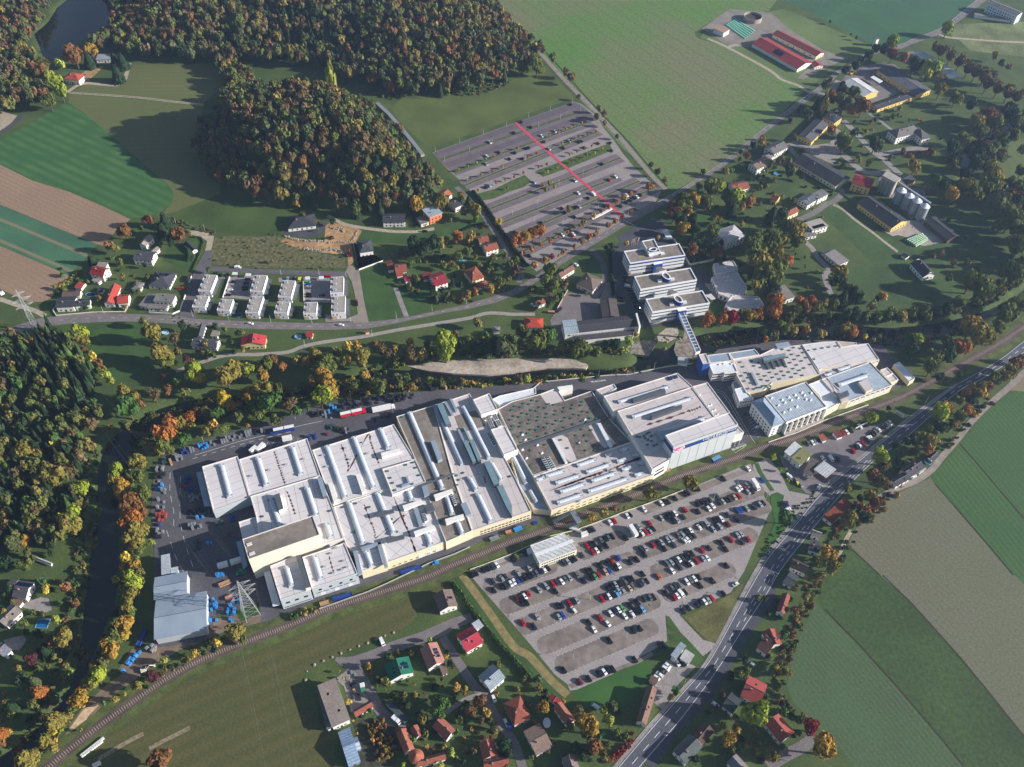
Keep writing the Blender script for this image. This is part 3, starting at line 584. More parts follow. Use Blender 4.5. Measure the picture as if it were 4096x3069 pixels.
HUES = {'y': ((196, 172, 52), (158, 140, 44), 'yellow'), 'g': ((172, 138, 56), (132, 108, 46), 'golden'), 'o': ((172, 110, 54), (130, 86, 46), 'orange'),
  'r': ((130, 92, 54), (98, 72, 46), 'rust brown'), 'd': ((147, 36, 40), (104, 29, 33), 'deep red'), 'm': ((90, 49, 54), (65, 38, 43), 'maroon'),
  'l': ((150, 162, 56), (114, 128, 46), 'lime green'), 'v': ((104, 112, 52), (78, 88, 44), 'olive green'), 'w': ((136, 126, 58), (104, 98, 48), 'golden olive'),
  'e': ((80, 112, 52), (58, 86, 42), 'green'), 'k': ((52, 74, 45), (38, 56, 36), 'dark green'), 'b': ((112, 96, 62), (86, 74, 50), 'thin brown'),
  'a': ((92, 100, 62), (70, 78, 50), 'grey green')}
LEAF = {k: leaf_mat('leaves_'+v[2].replace(' ', '_'), v[0], v[1]) for k, v in HUES.items()}
M_BARK = mat('bark', (92, 78, 64), var=.3, scale=2)
def clump_cloud(rng, shape, n, size):
 """leaf clumps through the volume of a unit crown (z 0..1, radius 1): vertices, quads, tone"""
 if shape == 'C':
  z = 1-np.sqrt(rng.random(n)*.98+.02); r = (1-z)*(.78+.3*rng.random(n))*(.72+.28*np.cos(z*42)**2)
  a = rng.random(n)*6.283; P = np.stack([r*np.cos(a), r*np.sin(a), z], 1)
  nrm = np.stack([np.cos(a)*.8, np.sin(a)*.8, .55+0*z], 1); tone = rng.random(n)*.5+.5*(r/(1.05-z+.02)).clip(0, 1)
  sz = size*(.5+.7*(1-z))
 else:
  k = 9 if shape == 'B' else 6
  blobs = []
  for i in range(k):
   a = i*2.4+rng.random()*.8; rr = (.15+.42*rng.random()) if i else 0
   zc = .34+.5*rng.random() if i else .6
   blobs.append((rr*math.cos(a), rr*math.sin(a), zc, .34+.2*rng.random(), rng.random()))
  if shape == 'P': blobs = [(.12*rng.normal(), .12*rng.normal(), .08+.84*i/7, .75*math.sin(.5+2.3*i/7)+.15, rng.random()) for i in range(8)]
  if shape == 'U': blobs = [(.5*rng.normal()*.8, .5*rng.normal()*.8, .3+.25*rng.random(), .42, rng.random()) for i in range(6)]
  B = np.array(blobs); w = B[:, 3]**2; ch = rng.choice(len(B), n, p=w/w.sum())
  d = rng.normal(size=(n, 3)); d /= np.linalg.norm(d, axis=1)[:, None]; d[:, 2] = np.where(d[:, 2] < -.45, -d[:, 2], d[:, 2])
  rad = B[ch, 3]*(.72+.38*rng.random(n)**.6)
  P = B[ch, :3]+d*rad[:, None]*np.array([1, 1, .62 if shape != 'P' else .16])
  nrm = d; tone = .25*rng.random(n)+.6*B[ch, 4]+.15*rng.random(n)
  sz = size*(.6+.7*rng.random(n))
 nrm = nrm+rng.normal(size=(n, 3))*.32; nrm /= np.linalg.norm(nrm, axis=1)[:, None]
 t = np.cross(nrm, rng.normal(size=(n, 3))); t /= np.linalg.norm(t, axis=1)[:, None]; u = np.cross(nrm, t)
 s1 = (sz*(.8+.5*rng.random(n)))[:, None]; s2 = (sz*(.6+.5*rng.random(n)))[:, None]
 zs = np.array([1, 1, .62 if shape in 'BU' else 1.0])
 V = np.stack([P-t*s1-u*s2*.5, P+t*s1*.4-u*s2, P+t*s1+u*s2*.6, P-t*s1*.5+u*s2], 1)
 return V.reshape(-1, 3), np.arange(4*n).reshape(n, 4), np.repeat(tone.clip(0, 1), 4)
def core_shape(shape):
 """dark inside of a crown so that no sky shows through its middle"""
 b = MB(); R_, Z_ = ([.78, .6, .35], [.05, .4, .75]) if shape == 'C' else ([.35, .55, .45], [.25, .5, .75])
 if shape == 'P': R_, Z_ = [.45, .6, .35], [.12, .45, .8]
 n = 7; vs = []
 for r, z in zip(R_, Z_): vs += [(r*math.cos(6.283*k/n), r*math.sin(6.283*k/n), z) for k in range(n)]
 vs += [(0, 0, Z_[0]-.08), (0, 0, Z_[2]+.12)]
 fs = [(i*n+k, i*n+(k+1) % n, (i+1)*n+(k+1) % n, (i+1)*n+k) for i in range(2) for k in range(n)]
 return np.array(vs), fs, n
def crown_mesh(name, shape, n, size, seed):
 rng = np.random.default_rng(seed); V, Fc, T = clump_cloud(rng, shape, n, size)
 cv, cf, _ = core_shape(shape)
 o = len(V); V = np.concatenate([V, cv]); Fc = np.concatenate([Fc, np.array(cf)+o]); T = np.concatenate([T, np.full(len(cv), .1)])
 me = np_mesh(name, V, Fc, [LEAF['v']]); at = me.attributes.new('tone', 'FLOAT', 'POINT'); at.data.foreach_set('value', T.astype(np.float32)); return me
CROWNS = {'B': [crown_mesh('crown_broad', 'B', 620, .115, s) for s in range(6)], 'C': [crown_mesh('crown_cone', 'C', 520, .12, s) for s in range(3)],
          'P': [crown_mesh('crown_column', 'P', 420, .2, s) for s in range(2)], 'U': [crown_mesh('crown_bush', 'U', 260, .16, s) for s in range(3)]}
THIN = [crown_mesh('crown_thin', 'B', 230, .10, 40+s) for s in range(2)]
def trunk_mesh():
 b = MB(); b.tube((0, 0, -.03), (0, 0, .5), .045, .028, 6); b.tube((0, 0, .5), (.05, 0, .95), .028, .008, 5)
 for k in range(5):
  a = k*1.26; z = .36+.09*k; b.tube((0, 0, z), (.24*math.cos(a), .24*math.sin(a), z+.26), .018, .006, 4, caps=False)
 return b.mesh('trunk', [M_BARK])
TRUNK = trunk_mesh()
SPECIES = {'B': ('broadleaf_tree', 'round tree', 'tree'), 'C': ('conifer_tree', 'conifer', 'conifer'), 'P': ('poplar_tree', 'tall poplar', 'tree'), 'U': ('bush', 'bush', 'bush')}
TREES = []       # (depth, x, y, z, radius, height, shape, hue, zone)
def trees(zone, s):
 v = None
 for wd in s.split():
  if ',' not in wd: v = wd; continue
  q = wd.split(','); x, y, r = float(q[0]), float(q[1]), float(q[2]); hue = q[3][0]; sh = q[3][1:] or 'B'
  rs = r/VIEWS[v][2]
  z = 6.0; 
  for _ in range(5):
   p = GT(v, x, y, z); rad = 1.12*rs*depth(p[0], p[1], p[2]+z)/FPX
   if sh == 'U' : hgt = rad*1.3; z = .6*rad
   elif sh == 'C': hgt = max(rad*3.0, 4); z = hgt*.42
   elif sh == 'P': hgt = rad*5; z = hgt*.5
   else: hgt = min(max(rad*2.5, 3.2), 24); z = hgt-rad*.95
  TREES.append([depth(p[0], p[1], p[2]), p[0], p[1], p[2], rad, hgt, sh, hue, zone, rad/depth(p[0], p[1], p[2])])
trees('by the pond', 't00 520,565,45,l 455,690,60,l 520,790,60,l 790,440,55,g 640,480,75,r 765,520,50,kC 345,620,70,r 395,560,50,b 990,520,45,kC 1055,530,50,kC 1010,640,55,kC 420,870,60,v 350,740,45,v 200,770,60,v')
trees('by the wooded knoll', 't10 650,690,40,lP 1990,600,50,v t00 1990,640,55,v 2050,700,55,v')
trees('along the wheat field lane', 't20 115,310,32,b 165,355,32,b 235,390,36,b 265,430,32,b 355,510,36,v 470,630,36,b 515,680,40,b 750,945,26,b 795,990,32,b 735,1015,30,b 800,1070,22,b 1200,1430,26,b 1260,1490,30,b 1320,1560,26,b 905,1180,20,b 215,560,66,v 575,840,22,b')
trees('beside the road below the farm', 't20 2155,1225,36,g 2085,1260,34,k 2030,1355,34,r 2160,1190,18,d 1965,1380,18,d 1845,1490,36,w 1610,1620,34,w 1720,1625,66,v 1790,1610,50,l')
trees('on the upper car park', 't20 45,1280,13,g 215,1328,13,o 140,1360,13,o 500,1338,13,g 435,1243,12,g 510,1220,12,g 580,1185,12,o 655,1160,12,o 728,1135,12,o 600,1065,12,o 535,1090,12,g 465,1115,12,g 400,1145,12,g 325,1170,12,g 562,1310,13,r 630,1285,13,o 690,1265,12,o 780,1290,12,g 715,1325,12,y 645,1350,12,g 585,1375,12,r 520,1398,13,o 300,1420,13,o 232,1445,13,o 385,1455,13,o 308,1485,13,y 100,1495,13,o 22,1528,13,o 265,1605,13,o 365,1618,16,g 325,1585,22,w 290,1645,20,w 1180,1620,34,o 1220,1612,14,g t10 2055,1352,12,g 1985,1375,12,l 1905,1410,12,l 1830,1435,12,l 1750,1468,12,g 2130,1445,13,o 2043,1480,13,o 1948,1515,13,g 1858,1545,13,o 2155,1555,13,o 2078,1585,13,o 2172,1625,13,g 1920,1645,13,o t21 330,430,22,o 245,460,22,o 170,505,22,o 540,480,22,o 605,435,30,r 668,390,30,o 735,350,24,o 620,270,28,w 830,295,25,r 890,262,25,o 955,215,20,r 770,172,20,o 835,135,20,o 705,212,22,y 900,90,25,o 965,55,28,g 1025,20,25,o 490,150,30,w 440,530,25,o 345,565,25,d 280,600,35,g 195,640,35,g 75,530,22,o 480,350,16,o 545,312,14,g 405,390,14,o 320,595,12,g 400,555,12,g 640,405,10,y 580,295,12,o 865,285,12,y 1020,170,22,r')
trees('in the copper car park hedge', 't21 20,440,45,o 70,415,50,o 125,390,50,g 185,360,52,o 240,335,52,o')
trees('between offices and village road', 't21 335,680,55,v 330,800,75,v 440,810,48,b 180,855,38,v 840,490,45,k 985,455,24,y 1262,400,22,g 30,600,40,v 20,680,46,r 420,900,36,e 370,930,34,v 320,980,38,e 640,885,18,e')
trees('in the villa park', 't21 1480,60,58,v 1570,70,60,g 1490,130,60,v 1680,90,55,v 1400,190,62,r 1530,185,40,g 1470,320,54,g 1380,140,48,r 1450,240,55,k 1565,190,45,kC 1570,280,45,kC 1910,150,48,kC 1990,130,38,g 2050,100,48,o 1950,50,66,l 1860,60,50,v 1740,350,50,v 1565,400,45,kC 1630,450,55,k 1700,480,50,k 1555,510,55,r 1780,530,50,r 1640,540,45,k 1795,255,28,w 2090,500,95,v 2150,620,95,w 2100,430,70,v 2180,380,55,v 2170,740,80,v 1815,440,28,k 1590,560,40,kC 2120,830,60,w')
trees('on the bank below the offices', 't21 1690,1110,55,o 1815,1090,58,o 1915,1085,58,d 2000,1070,50,v 2050,1075,55,g 2135,1060,50,o 1870,1110,40,o')
trees('below the long timber hall', 't21 30,1320,52,v 90,1220,58,v 205,1290,88,v 300,1250,80,e 580,1350,70,v 660,1370,45,v 740,1390,40,v 890,1330,55,k 1000,1295,40,l 1075,1240,24,y 520,1320,40,e 430,1350,45,v 800,1320,36,e')
trees('on the stony far bank', 't21 890,1550,28,v 50,1610,45,b 135,1620,34,l 2190,1240,50,k 2190,1280,30,o 380,1610,22,v 1050,1560,16,v')
trees('beside the estate road', 't30 535,700,28,b 490,740,35,k 545,840,62,r 660,890,68,a 720,960,44,o 820,920,62,r 640,770,48,k 740,800,52,v 480,920,36,wP 420,900,34,kC 340,1000,48,a 280,960,34,k 190,1045,22,m 550,1130,38,r 225,1190,28,v')
trees('on the estate lawns', 't30 660,1230,74,v 745,1150,38,k 930,1240,64,k 1270,1440,58,w 870,1420,34,v 775,1360,26,v 1060,1360,20,r 1165,1335,20,r 820,1120,14,g 850,1130,14,g 1220,1040,14,v 1240,1345,24,oU 1310,1330,24,oU 1370,1320,26,oU 1420,1310,30,oU')
trees('behind the machine hall', 't30 1075,370,54,l 1000,440,44,k 935,430,40,k 1080,470,50,r 1170,510,45,r 1270,560,64,k 1400,590,70,l 1480,570,45,e 1450,650,40,v 870,480,40,k 800,540,40,k 760,580,44,k 670,610,40,k 1490,780,54,w 1625,850,54,v 1660,880,24,y 1750,920,45,k 1550,250,50,l 535,190,14,e 720,300,12,e 765,330,14,e')
trees('along the estate stream', 't30 1800,1060,60,w 1900,1010,70,r 1960,1060,60,v 1840,1140,50,v 1680,1200,50,v 1600,1280,58,k 1590,1390,48,k 1600,1430,40,v 2090,970,70,k 2140,1050,58,v 2120,1170,58,v 1880,1260,50,b 1790,1330,58,k 1800,1420,58,k 1930,1500,80,w 1900,1600,68,v 2000,1590,58,w 2130,1600,58,v 1450,1560,60,e 1520,1600,54,k 1700,1600,60,w 1650,1610,40,g 1560,1640,40,v 2190,1480,50,v 2200,1300,40,v')
trees('in the bare grey orchard', 't30 1450,420,44,b 1500,440,55,b 1580,480,55,b 1660,530,58,b 1730,590,55,b 1800,620,58,b 1870,660,58,b 1900,720,58,b 1990,760,60,b 2080,800,60,b 2160,830,58,b 1950,680,40,a 2080,580,28,b 2020,550,28,a 1960,490,30,b')
trees('beside the silos', 't30 100,1400,45,b 185,1490,48,k 290,1530,24,k t31 1600,30,62,g 1800,30,58,v 1860,35,30,e 1700,40,30,b')
trees('in the stream meadow', 't31 2000,100,90,a 2140,60,60,r 2100,240,88,v 2170,330,80,v 2020,280,68,v 2150,470,90,v 2080,680,68,v 2150,720,68,v 2000,790,44,v 1760,770,88,v 1850,830,88,v 1880,910,58,v 1800,930,50,v 1560,750,34,v 1500,540,30,b 1600,620,30,b 1720,620,32,b 1800,670,30,b 1430,560,26,b 1560,240,24,a 1700,400,22,a 1800,450,24,a')
trees('on the upper far bank', 't31 1650,960,50,v 1540,1010,50,k 1450,1040,44,k 1350,1030,48,v 1250,1050,44,v 1380,1085,38,v 1150,1080,50,w 1050,1050,48,v 950,1080,44,e 850,1080,44,v 750,1070,54,k 680,1060,50,k 900,990,44,v 990,915,44,g 940,930,28,k 800,910,40,e 740,880,58,kC 650,920,58,kC 620,700,58,w 610,760,48,k 560,680,24,g 650,800,40,v 690,850,50,k')
trees('in the park beside the estate lane', 't31 40,200,58,kC 120,200,48,k 150,300,58,v 230,340,78,w 290,360,28,o 130,420,50,g 250,440,58,v 40,440,70,v 60,560,70,w 180,610,50,o 30,680,78,v 110,640,58,v 60,760,70,v 40,860,58,k 335,830,18,r 225,85,24,v 320,570,14,e 325,650,16,w 430,690,14,g 240,540,14,e')
trees('beside the flat riverside pavilion', 't31 60,940,70,o 60,1040,60,o 290,960,50,o 330,1000,50,r 370,960,50,o 430,1000,45,w 490,980,45,w 560,980,50,v 530,1070,34,v 240,1030,50,v 190,1080,45,v')
trees('between river and east halls', 't31 130,1180,58,v 220,1200,48,w 280,1200,32,d 330,1210,44,g 455,1240,44,w 680,1190,54,w 740,1220,48,o 840,1260,28,y 1010,1265,16,r 60,1250,38,v 900,1290,26,v 960,1260,28,v')
trees('at the end of the east halls', 't31 1220,1270,44,e 1300,1280,54,l 1370,1310,44,r 1240,1370,58,k 1420,1430,68,v 1410,1520,68,v 1540,1400,68,k 1550,1310,58,v 1670,1350,68,o 1760,1170,98,g 1830,1250,98,w 1650,1140,24,r 2070,1060,88,v 2120,990,58,v 2000,1170,58,v 2180,1000,58,v 1480,1600,40,k')
trees('beside the main road junction', 't31 2100,1560,58,w 2140,1500,58,r 2040,1600,58,w 1960,1620,58,v 2190,1450,40,w 1660,1590,28,e t32 1800,50,58,w 1760,150,48,k 1650,150,44,v 1900,40,48,r 1830,100,48,g 1700,100,48,r')
trees('around the field houses', 't01 1285,245,50,r 1420,250,55,kC 1400,330,55,kC 1075,340,56,r 940,475,40,r 995,500,34,w 790,585,44,kC 1530,375,68,r 1625,370,38,v 1480,440,40,k 1630,530,44,kC 1250,640,22,k 1800,680,22,e 1060,735,24,w 1195,860,20,v 760,780,18,e 1220,320,24,e')
trees('in the dark clearing', 't01 1310,1220,82,w 1250,1130,44,v 1400,1400,88,w 1440,1480,58,v 1500,1270,52,b 1610,1450,38,m 1580,1165,38,k 1940,1190,26,v 2060,1230,30,k 1850,1420,26,v 2030,1380,24,k 2100,1370,26,w')
trees('beside the spruce plantation', 't01 690,1220,62,l 710,1290,50,w 730,1370,38,r 800,1440,40,y 850,1490,44,r 920,1590,48,l 260,1310,50,o 380,1240,44,r 780,1400,30,w 890,1540,34,w 960,1640,36,l')
trees('between cycle path and river', 't01 1660,1560,78,l 1700,1530,58,l 1720,1620,50,y 1950,1600,88,w 2030,1540,78,w 2130,1540,58,l 1420,1600,38,r 1540,1640,44,e t11 795,1340,45,y 800,1450,50,g 880,1340,45,g 910,1430,68,w 700,1390,45,v 500,1420,58,w 430,1470,44,g 600,1460,58,v 560,1510,68,v 640,1510,58,v 740,1470,48,v 350,1460,44,w 100,1490,58,v 150,1460,44,r 230,1520,40,o 60,1600,50,g 30,1530,50,w 1030,1310,28,o 1080,1370,58,b 1205,1360,34,g 1330,1300,38,g 1280,1345,24,l 1330,1410,58,b 1210,1440,40,v 1440,1420,50,w 1480,1320,40,b 1640,1300,86,l 1640,1390,78,l 1720,1240,38,b 1830,1290,38,v 1900,1350,54,k 2000,1380,54,k 1990,1250,34,e 2170,1330,88,a 1150,1420,44,b 1560,1420,50,v 1770,1330,44,k 1950,1300,44,v 2080,1300,50,k')
trees('in the gardens above the village road', 't11 350,100,34,g 1390,110,62,g 1480,110,28,y 1600,90,58,w 1840,90,44,kC 1800,180,44,b 1890,170,58,w 1770,50,38,w 2095,265,34,y 1850,400,44,g 1750,390,50,o 1370,460,62,k 1440,510,58,k 1520,450,64,k 1590,460,48,w 1740,560,44,v 1830,530,44,v 2050,590,40,v 1345,620,28,e 1620,640,34,v 1700,780,28,kC 1770,790,24,kC 1660,900,36,aC 1560,930,28,aC 1610,860,34,k 1705,915,20,y 1825,900,42,g 1895,870,38,r 2022,845,42,g 2105,810,40,v 1755,935,16,dU 1535,880,34,k 2190,640,38,v 1910,1140,44,w 1310,570,30,e 1400,600,28,e 1550,560,24,aC 2010,690,26,w 1930,640,24,w 1740,660,18,l 1680,250,18,w 530,330,12,e 540,270,12,d 660,260,30,k 2150,560,30,v 1240,790,16,k 140,600,16,w 400,200,30,v')
trees('by the works lorry lane', 't11 945,1590,45,g 600,1600,78,g 520,1650,58,g 800,1650,50,w 1230,1620,44,v 1300,1620,40,e 1500,1640,34,l 1610,1650,40,v 1790,1645,34,w 1000,1640,34,v 1100,1655,34,w 1400,1640,30,b t12 60,60,78,w 100,170,98,e 30,250,58,v 190,50,50,v 280,180,78,b 360,240,44,e 450,225,18,e 580,90,88,l 640,40,68,g 560,150,58,v 850,30,56,v 1060,40,64,v 960,30,50,v 1250,20,44,v 1340,30,38,g 160,320,48,v 200,330,38,v 700,60,40,w 500,170,40,v')
trees('on the works bank of the river', 't02 1920,150,68,y 1880,270,54,e 1990,200,50,g 1640,300,54,o 1430,410,98,o 1540,350,58,w 1840,370,48,g 1700,250,44,r 1770,250,50,w 1570,500,68,e 1430,540,68,v 1380,590,50,w 1330,560,50,w 1200,680,68,w 1190,800,58,v 1000,760,68,l 980,830,50,y 1090,720,34,e 1040,900,72,g 950,950,50,b 1230,960,72,v 1130,960,58,w 1080,930,34,g 1140,1060,98,r 1130,1160,98,o 1190,1130,78,r 1200,1280,84,w 1150,1380,78,w 1200,1420,58,v 1080,1510,48,y 1160,1570,58,g 1070,1590,40,g 1200,1620,50,w 1310,1370,32,l 2160,100,58,g 2190,200,58,e 2090,120,40,v 1780,420,40,w 1940,400,44,v 2060,300,50,v 2140,370,24,g t03 1140,60,78,l 1120,160,78,w 1090,270,68,w 1130,320,50,e 1075,430,78,g 1080,520,50,y 960,570,78,v 950,650,82,g 900,740,50,v 790,775,28,o 830,880,84,l 790,920,68,w 690,1070,74,g 480,1260,88,w 890,1115,32,e 1005,1070,34,w 1080,1030,18,y 1235,905,28,e 1320,880,54,m 1190,960,48,w 1420,740,36,l 400,1440,58,w 250,1600,88,w 180,1640,58,y 610,1220,30,w 1000,40,34,y 470,1500,40,w')
trees('by the railway below the yard', 't03 1680,685,38,y 1805,620,32,k 1875,580,42,y 2030,500,74,w 2100,560,40,v 1380,1600,98,r t13 330,350,40,eU 420,320,36,wU 500,300,30,wU')
trees('in the far bank wood', 't02 1100,210,96,e 1210,190,50,r 1060,80,58,w 1160,120,50,w 1330,100,58,b 1450,70,44,r 1600,90,44,v 480,520,50,y 200,600,88,w 120,640,58,v 470,800,98,w 560,760,58,w 380,960,68,a 700,920,68,l 560,1000,50,e 600,1160,88,l 620,1230,78,w 490,1110,38,g 350,1250,64,w 510,1260,40,r 210,1360,54,g 120,1390,68,a 780,560,48,w 760,500,32,w 430,200,50,k 400,150,30,g 340,200,56,b 620,370,46,b 700,380,40,b 420,400,60,v 500,460,56,w 640,560,44,e 560,640,56,w 20,720,60,w 640,680,50,w 450,1180,50,w 700,1040,50,w 880,300,18,w 960,380,24,g 850,330,18,e 400,1100,44,w 300,1000,56,kC 250,1060,56,kC 150,900,60,kC 80,1000,60,kC 60,900,60,kC 200,960,56,kC 130,1080,60,kC 40,1100,56,kC 220,1200,56,kC 130,1240,60,kC 20,1260,60,kC')
trees('in the gardens across the river', 't02 220,1560,58,v 290,1500,28,aC 410,1380,34,k 470,1370,28,v 440,1470,30,k 240,1470,40,v 60,1560,58,k t03 400,130,40,y 570,110,48,r 490,390,38,l 530,540,84,w 470,580,58,r 590,520,48,w 330,510,44,k 390,660,54,kC 380,610,34,kC 270,740,54,m 340,800,34,v 290,915,50,aC 345,1010,64,o 100,1150,62,kC 660,250,34,r 20,1370,58,o 80,1350,34,g 470,710,26,w 420,790,30,v 520,740,20,w 20,1440,40,r 90,120,36,e 110,230,22,v 240,90,26,e 200,420,40,v 620,60,30,k 700,1340,18,w 460,980,24,w 215,985,16,a')
trees('in the southern house gardens', 't13 970,785,32,g 1045,890,34,kC 755,890,16,y 800,1100,28,y 715,830,14,g 1500,560,24,l 1645,708,22,g 1680,770,34,k 1605,900,20,m 1735,975,40,g 1815,980,22,y 1800,1020,22,o 1715,1050,24,k 1620,1110,58,e 1570,1190,54,e 1440,1250,44,w 1200,1040,44,k 1260,1100,38,k 1310,1130,38,k 1380,1035,24,g 1280,1040,28,w 1310,910,20,e 1120,990,12,w 1930,1100,58,r 1850,1180,50,r 1990,1190,44,g 1940,1260,38,b 2025,1250,24,v 2050,1320,28,k 1690,1540,38,l 1475,1480,22,g 1885,1520,34,r 2030,1400,22,d 1965,1405,18,d 1600,1640,28,l 1275,1640,24,l 2150,1480,58,k 2180,1540,50,k 1235,1520,22,e 990,1175,24,e 920,1225,20,k 1810,690,22,w 1925,635,14,w 1300,650,16,k 1370,945,16,w 1450,1020,12,d 1470,1080,16,r 1530,1075,14,g 1700,810,14,d 1610,960,14,v 890,1225,18,m 870,1370,16,g 1100,1250,16,o 1540,1490,14,d 840,1260,10,y 1040,960,20,e')
trees('between car park and main road', 't23 270,1150,54,g 650,1310,94,g 870,1130,54,a 790,1175,40,l 840,1260,50,l 720,1480,74,r 800,1560,50,w 620,1560,54,k 1415,1000,44,e 1370,1060,34,w 195,900,22,r 235,950,16,o 1030,1430,26,dU 1000,1470,30,dU 965,1500,30,dU 930,1530,32,dU 890,1565,32,dU 860,1600,32,oU 1040,1365,20,dU 320,1530,14,y 100,900,26,v 130,880,22,v')
trees('in the gardens across the main road', 't23 1980,840,64,v 2100,1190,108,l 1940,1330,44,g 1870,1410,58,g 2030,1480,34,w 1690,1190,30,k 1820,1030,34,m 2190,210,28,k t33 320,95,20,o 330,190,40,w 230,300,40,r 290,280,34,w 240,360,34,w 160,605,24,e 70,800,28,y 140,840,44,w 120,700,34,b 120,1110,28,m 370,1310,64,d 490,1480,112,g 40,1570,58,w 205,540,28,r 85,1170,24,w 105,950,22,e 190,850,24,w 410,60,24,w 440,20,20,w 100,760,30,v 300,1210,24,w 220,1390,24,k')
trees('on the slope above the main road', 't32 895,305,50,l 1500,260,84,l 1540,220,50,o 1700,240,50,o 1670,290,54,v 1480,390,58,k 1580,370,44,b 1400,510,64,w 1380,580,44,o 1215,500,48,k 1290,610,34,e 980,630,74,l 990,720,58,b 910,800,58,r 980,860,58,b 880,960,44,w 690,900,40,w 795,1000,34,k 930,1040,54,r 860,1090,40,o 790,1060,44,r 830,1160,54,k 690,1180,74,w 740,1090,34,k 630,1260,36,w 150,1160,58,e 510,1480,68,g 560,1580,58,w 470,1560,38,l 1040,220,24,k 1420,420,50,v 1330,470,44,w 1100,540,40,k 1280,520,40,v 1620,350,40,b')
trees('in the station lawn', 't32 50,640,30,l 110,745,18,l 170,840,20,l')
trees('along the railway', 't22 1190,960,62,w 1530,860,68,w 690,1165,44,g 795,1125,44,w 890,1085,28,r 975,1080,20,w')
_o = np.array(G('t13', 960, 1300)); _a = np.array(G('t13', 1090, 1250))-_o; _b = np.array(G('t13', 1080, 1600))-_o
for i in range(12):
 for j in range(5):
  if random.random() < .12: continue
  p = _o+_a*(j/4+.05*random.gauss(0, 1))+_b*(i/11+.02*random.gauss(0, 1)); rad = random.uniform(.9, 1.5)
  dp = depth(*p); TREES.append([dp, p[0], p[1], 0, rad, rad*2.3, 'B', random.choice('ggoowr'), 'in the tree nursery', rad/dp])
TREES.sort(key=lambda t: -t[9])
ONE = sorted(TREES[:330], key=lambda t: (t[8], t[1])); MANY = TREES[330:]
ORD = 'first second third fourth fifth sixth seventh eighth ninth tenth eleventh twelfth thirteenth fourteenth fifteenth sixteenth seventeenth eighteenth nineteenth twentieth'.split()
def ordinal(i): return ORD[i] if i < 20 else ['twenty', 'thirty', 'forty', 'fifty', 'sixty', 'seventy', 'eighty', 'ninety'][(i+1)//10-2]+('-'+ORD[i % 10-0] if (i+1) % 10 else 'th') if (i+1) % 10 == 0 else ['twenty', 'thirty', 'forty', 'fifty', 'sixty', 'seventy', 'eighty', 'ninety'][(i+1)//10-2]+'-'+ORD[(i+1) % 10-1]
def unique_labels(items):
 """items: (object, text, x). The same text twice gets its place from the left."""
 by = {}
 for it in items: by.setdefault(it[1], []).append(it)
 for t, v in by.items():
  v.sort(key=lambda q: q[2])
  for i, q in enumerate(v):
   q[0]['label'] = t if len(v) == 1 else '%s, %s from the left' % (t, ordinal(i))
labs = []
for k, (dp, x, y, z, rad, hgt, sh, hue, zone, _) in enumerate(ONE):
 nm, word, cat = SPECIES[sh]
 e = empty(nm, (x, y, z), random.random()*6.28)
 tag(e, None, cat, ('bushes ' if sh == 'U' else 'trees ')+zone)
 me = random.choice(THIN if (hue == 'b' and sh == 'B') else CROWNS[sh])
 c = bpy.data.objects.new('crown', me); COL.objects.link(c); c.parent = e
 if sh == 'C': c.scale = (rad, rad, hgt*.93); c.location = (0, 0, hgt*.07)
 elif sh == 'P': c.scale = (rad, rad, hgt*.95); c.location = (0, 0, hgt*.05)
 elif sh == 'U': c.scale = (rad, rad, hgt); c.location = (0, 0, 0)
 else: c.scale = (rad*1.12, rad*1.12, hgt*.82); c.location = (0, 0, hgt*.17)
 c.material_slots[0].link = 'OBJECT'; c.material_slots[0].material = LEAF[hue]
 if sh != 'U':
  t = bpy.data.objects.new('trunk', TRUNK); COL.objects.link(t); t.parent = e; t.scale = (hgt*.8, hgt*.8, hgt*(.9 if sh == 'C' else .8))
 labs.append((e, '%s %s %s' % (HUES[hue][2], word, zone), x/ max(dp, 1)))
unique_labels(labs)
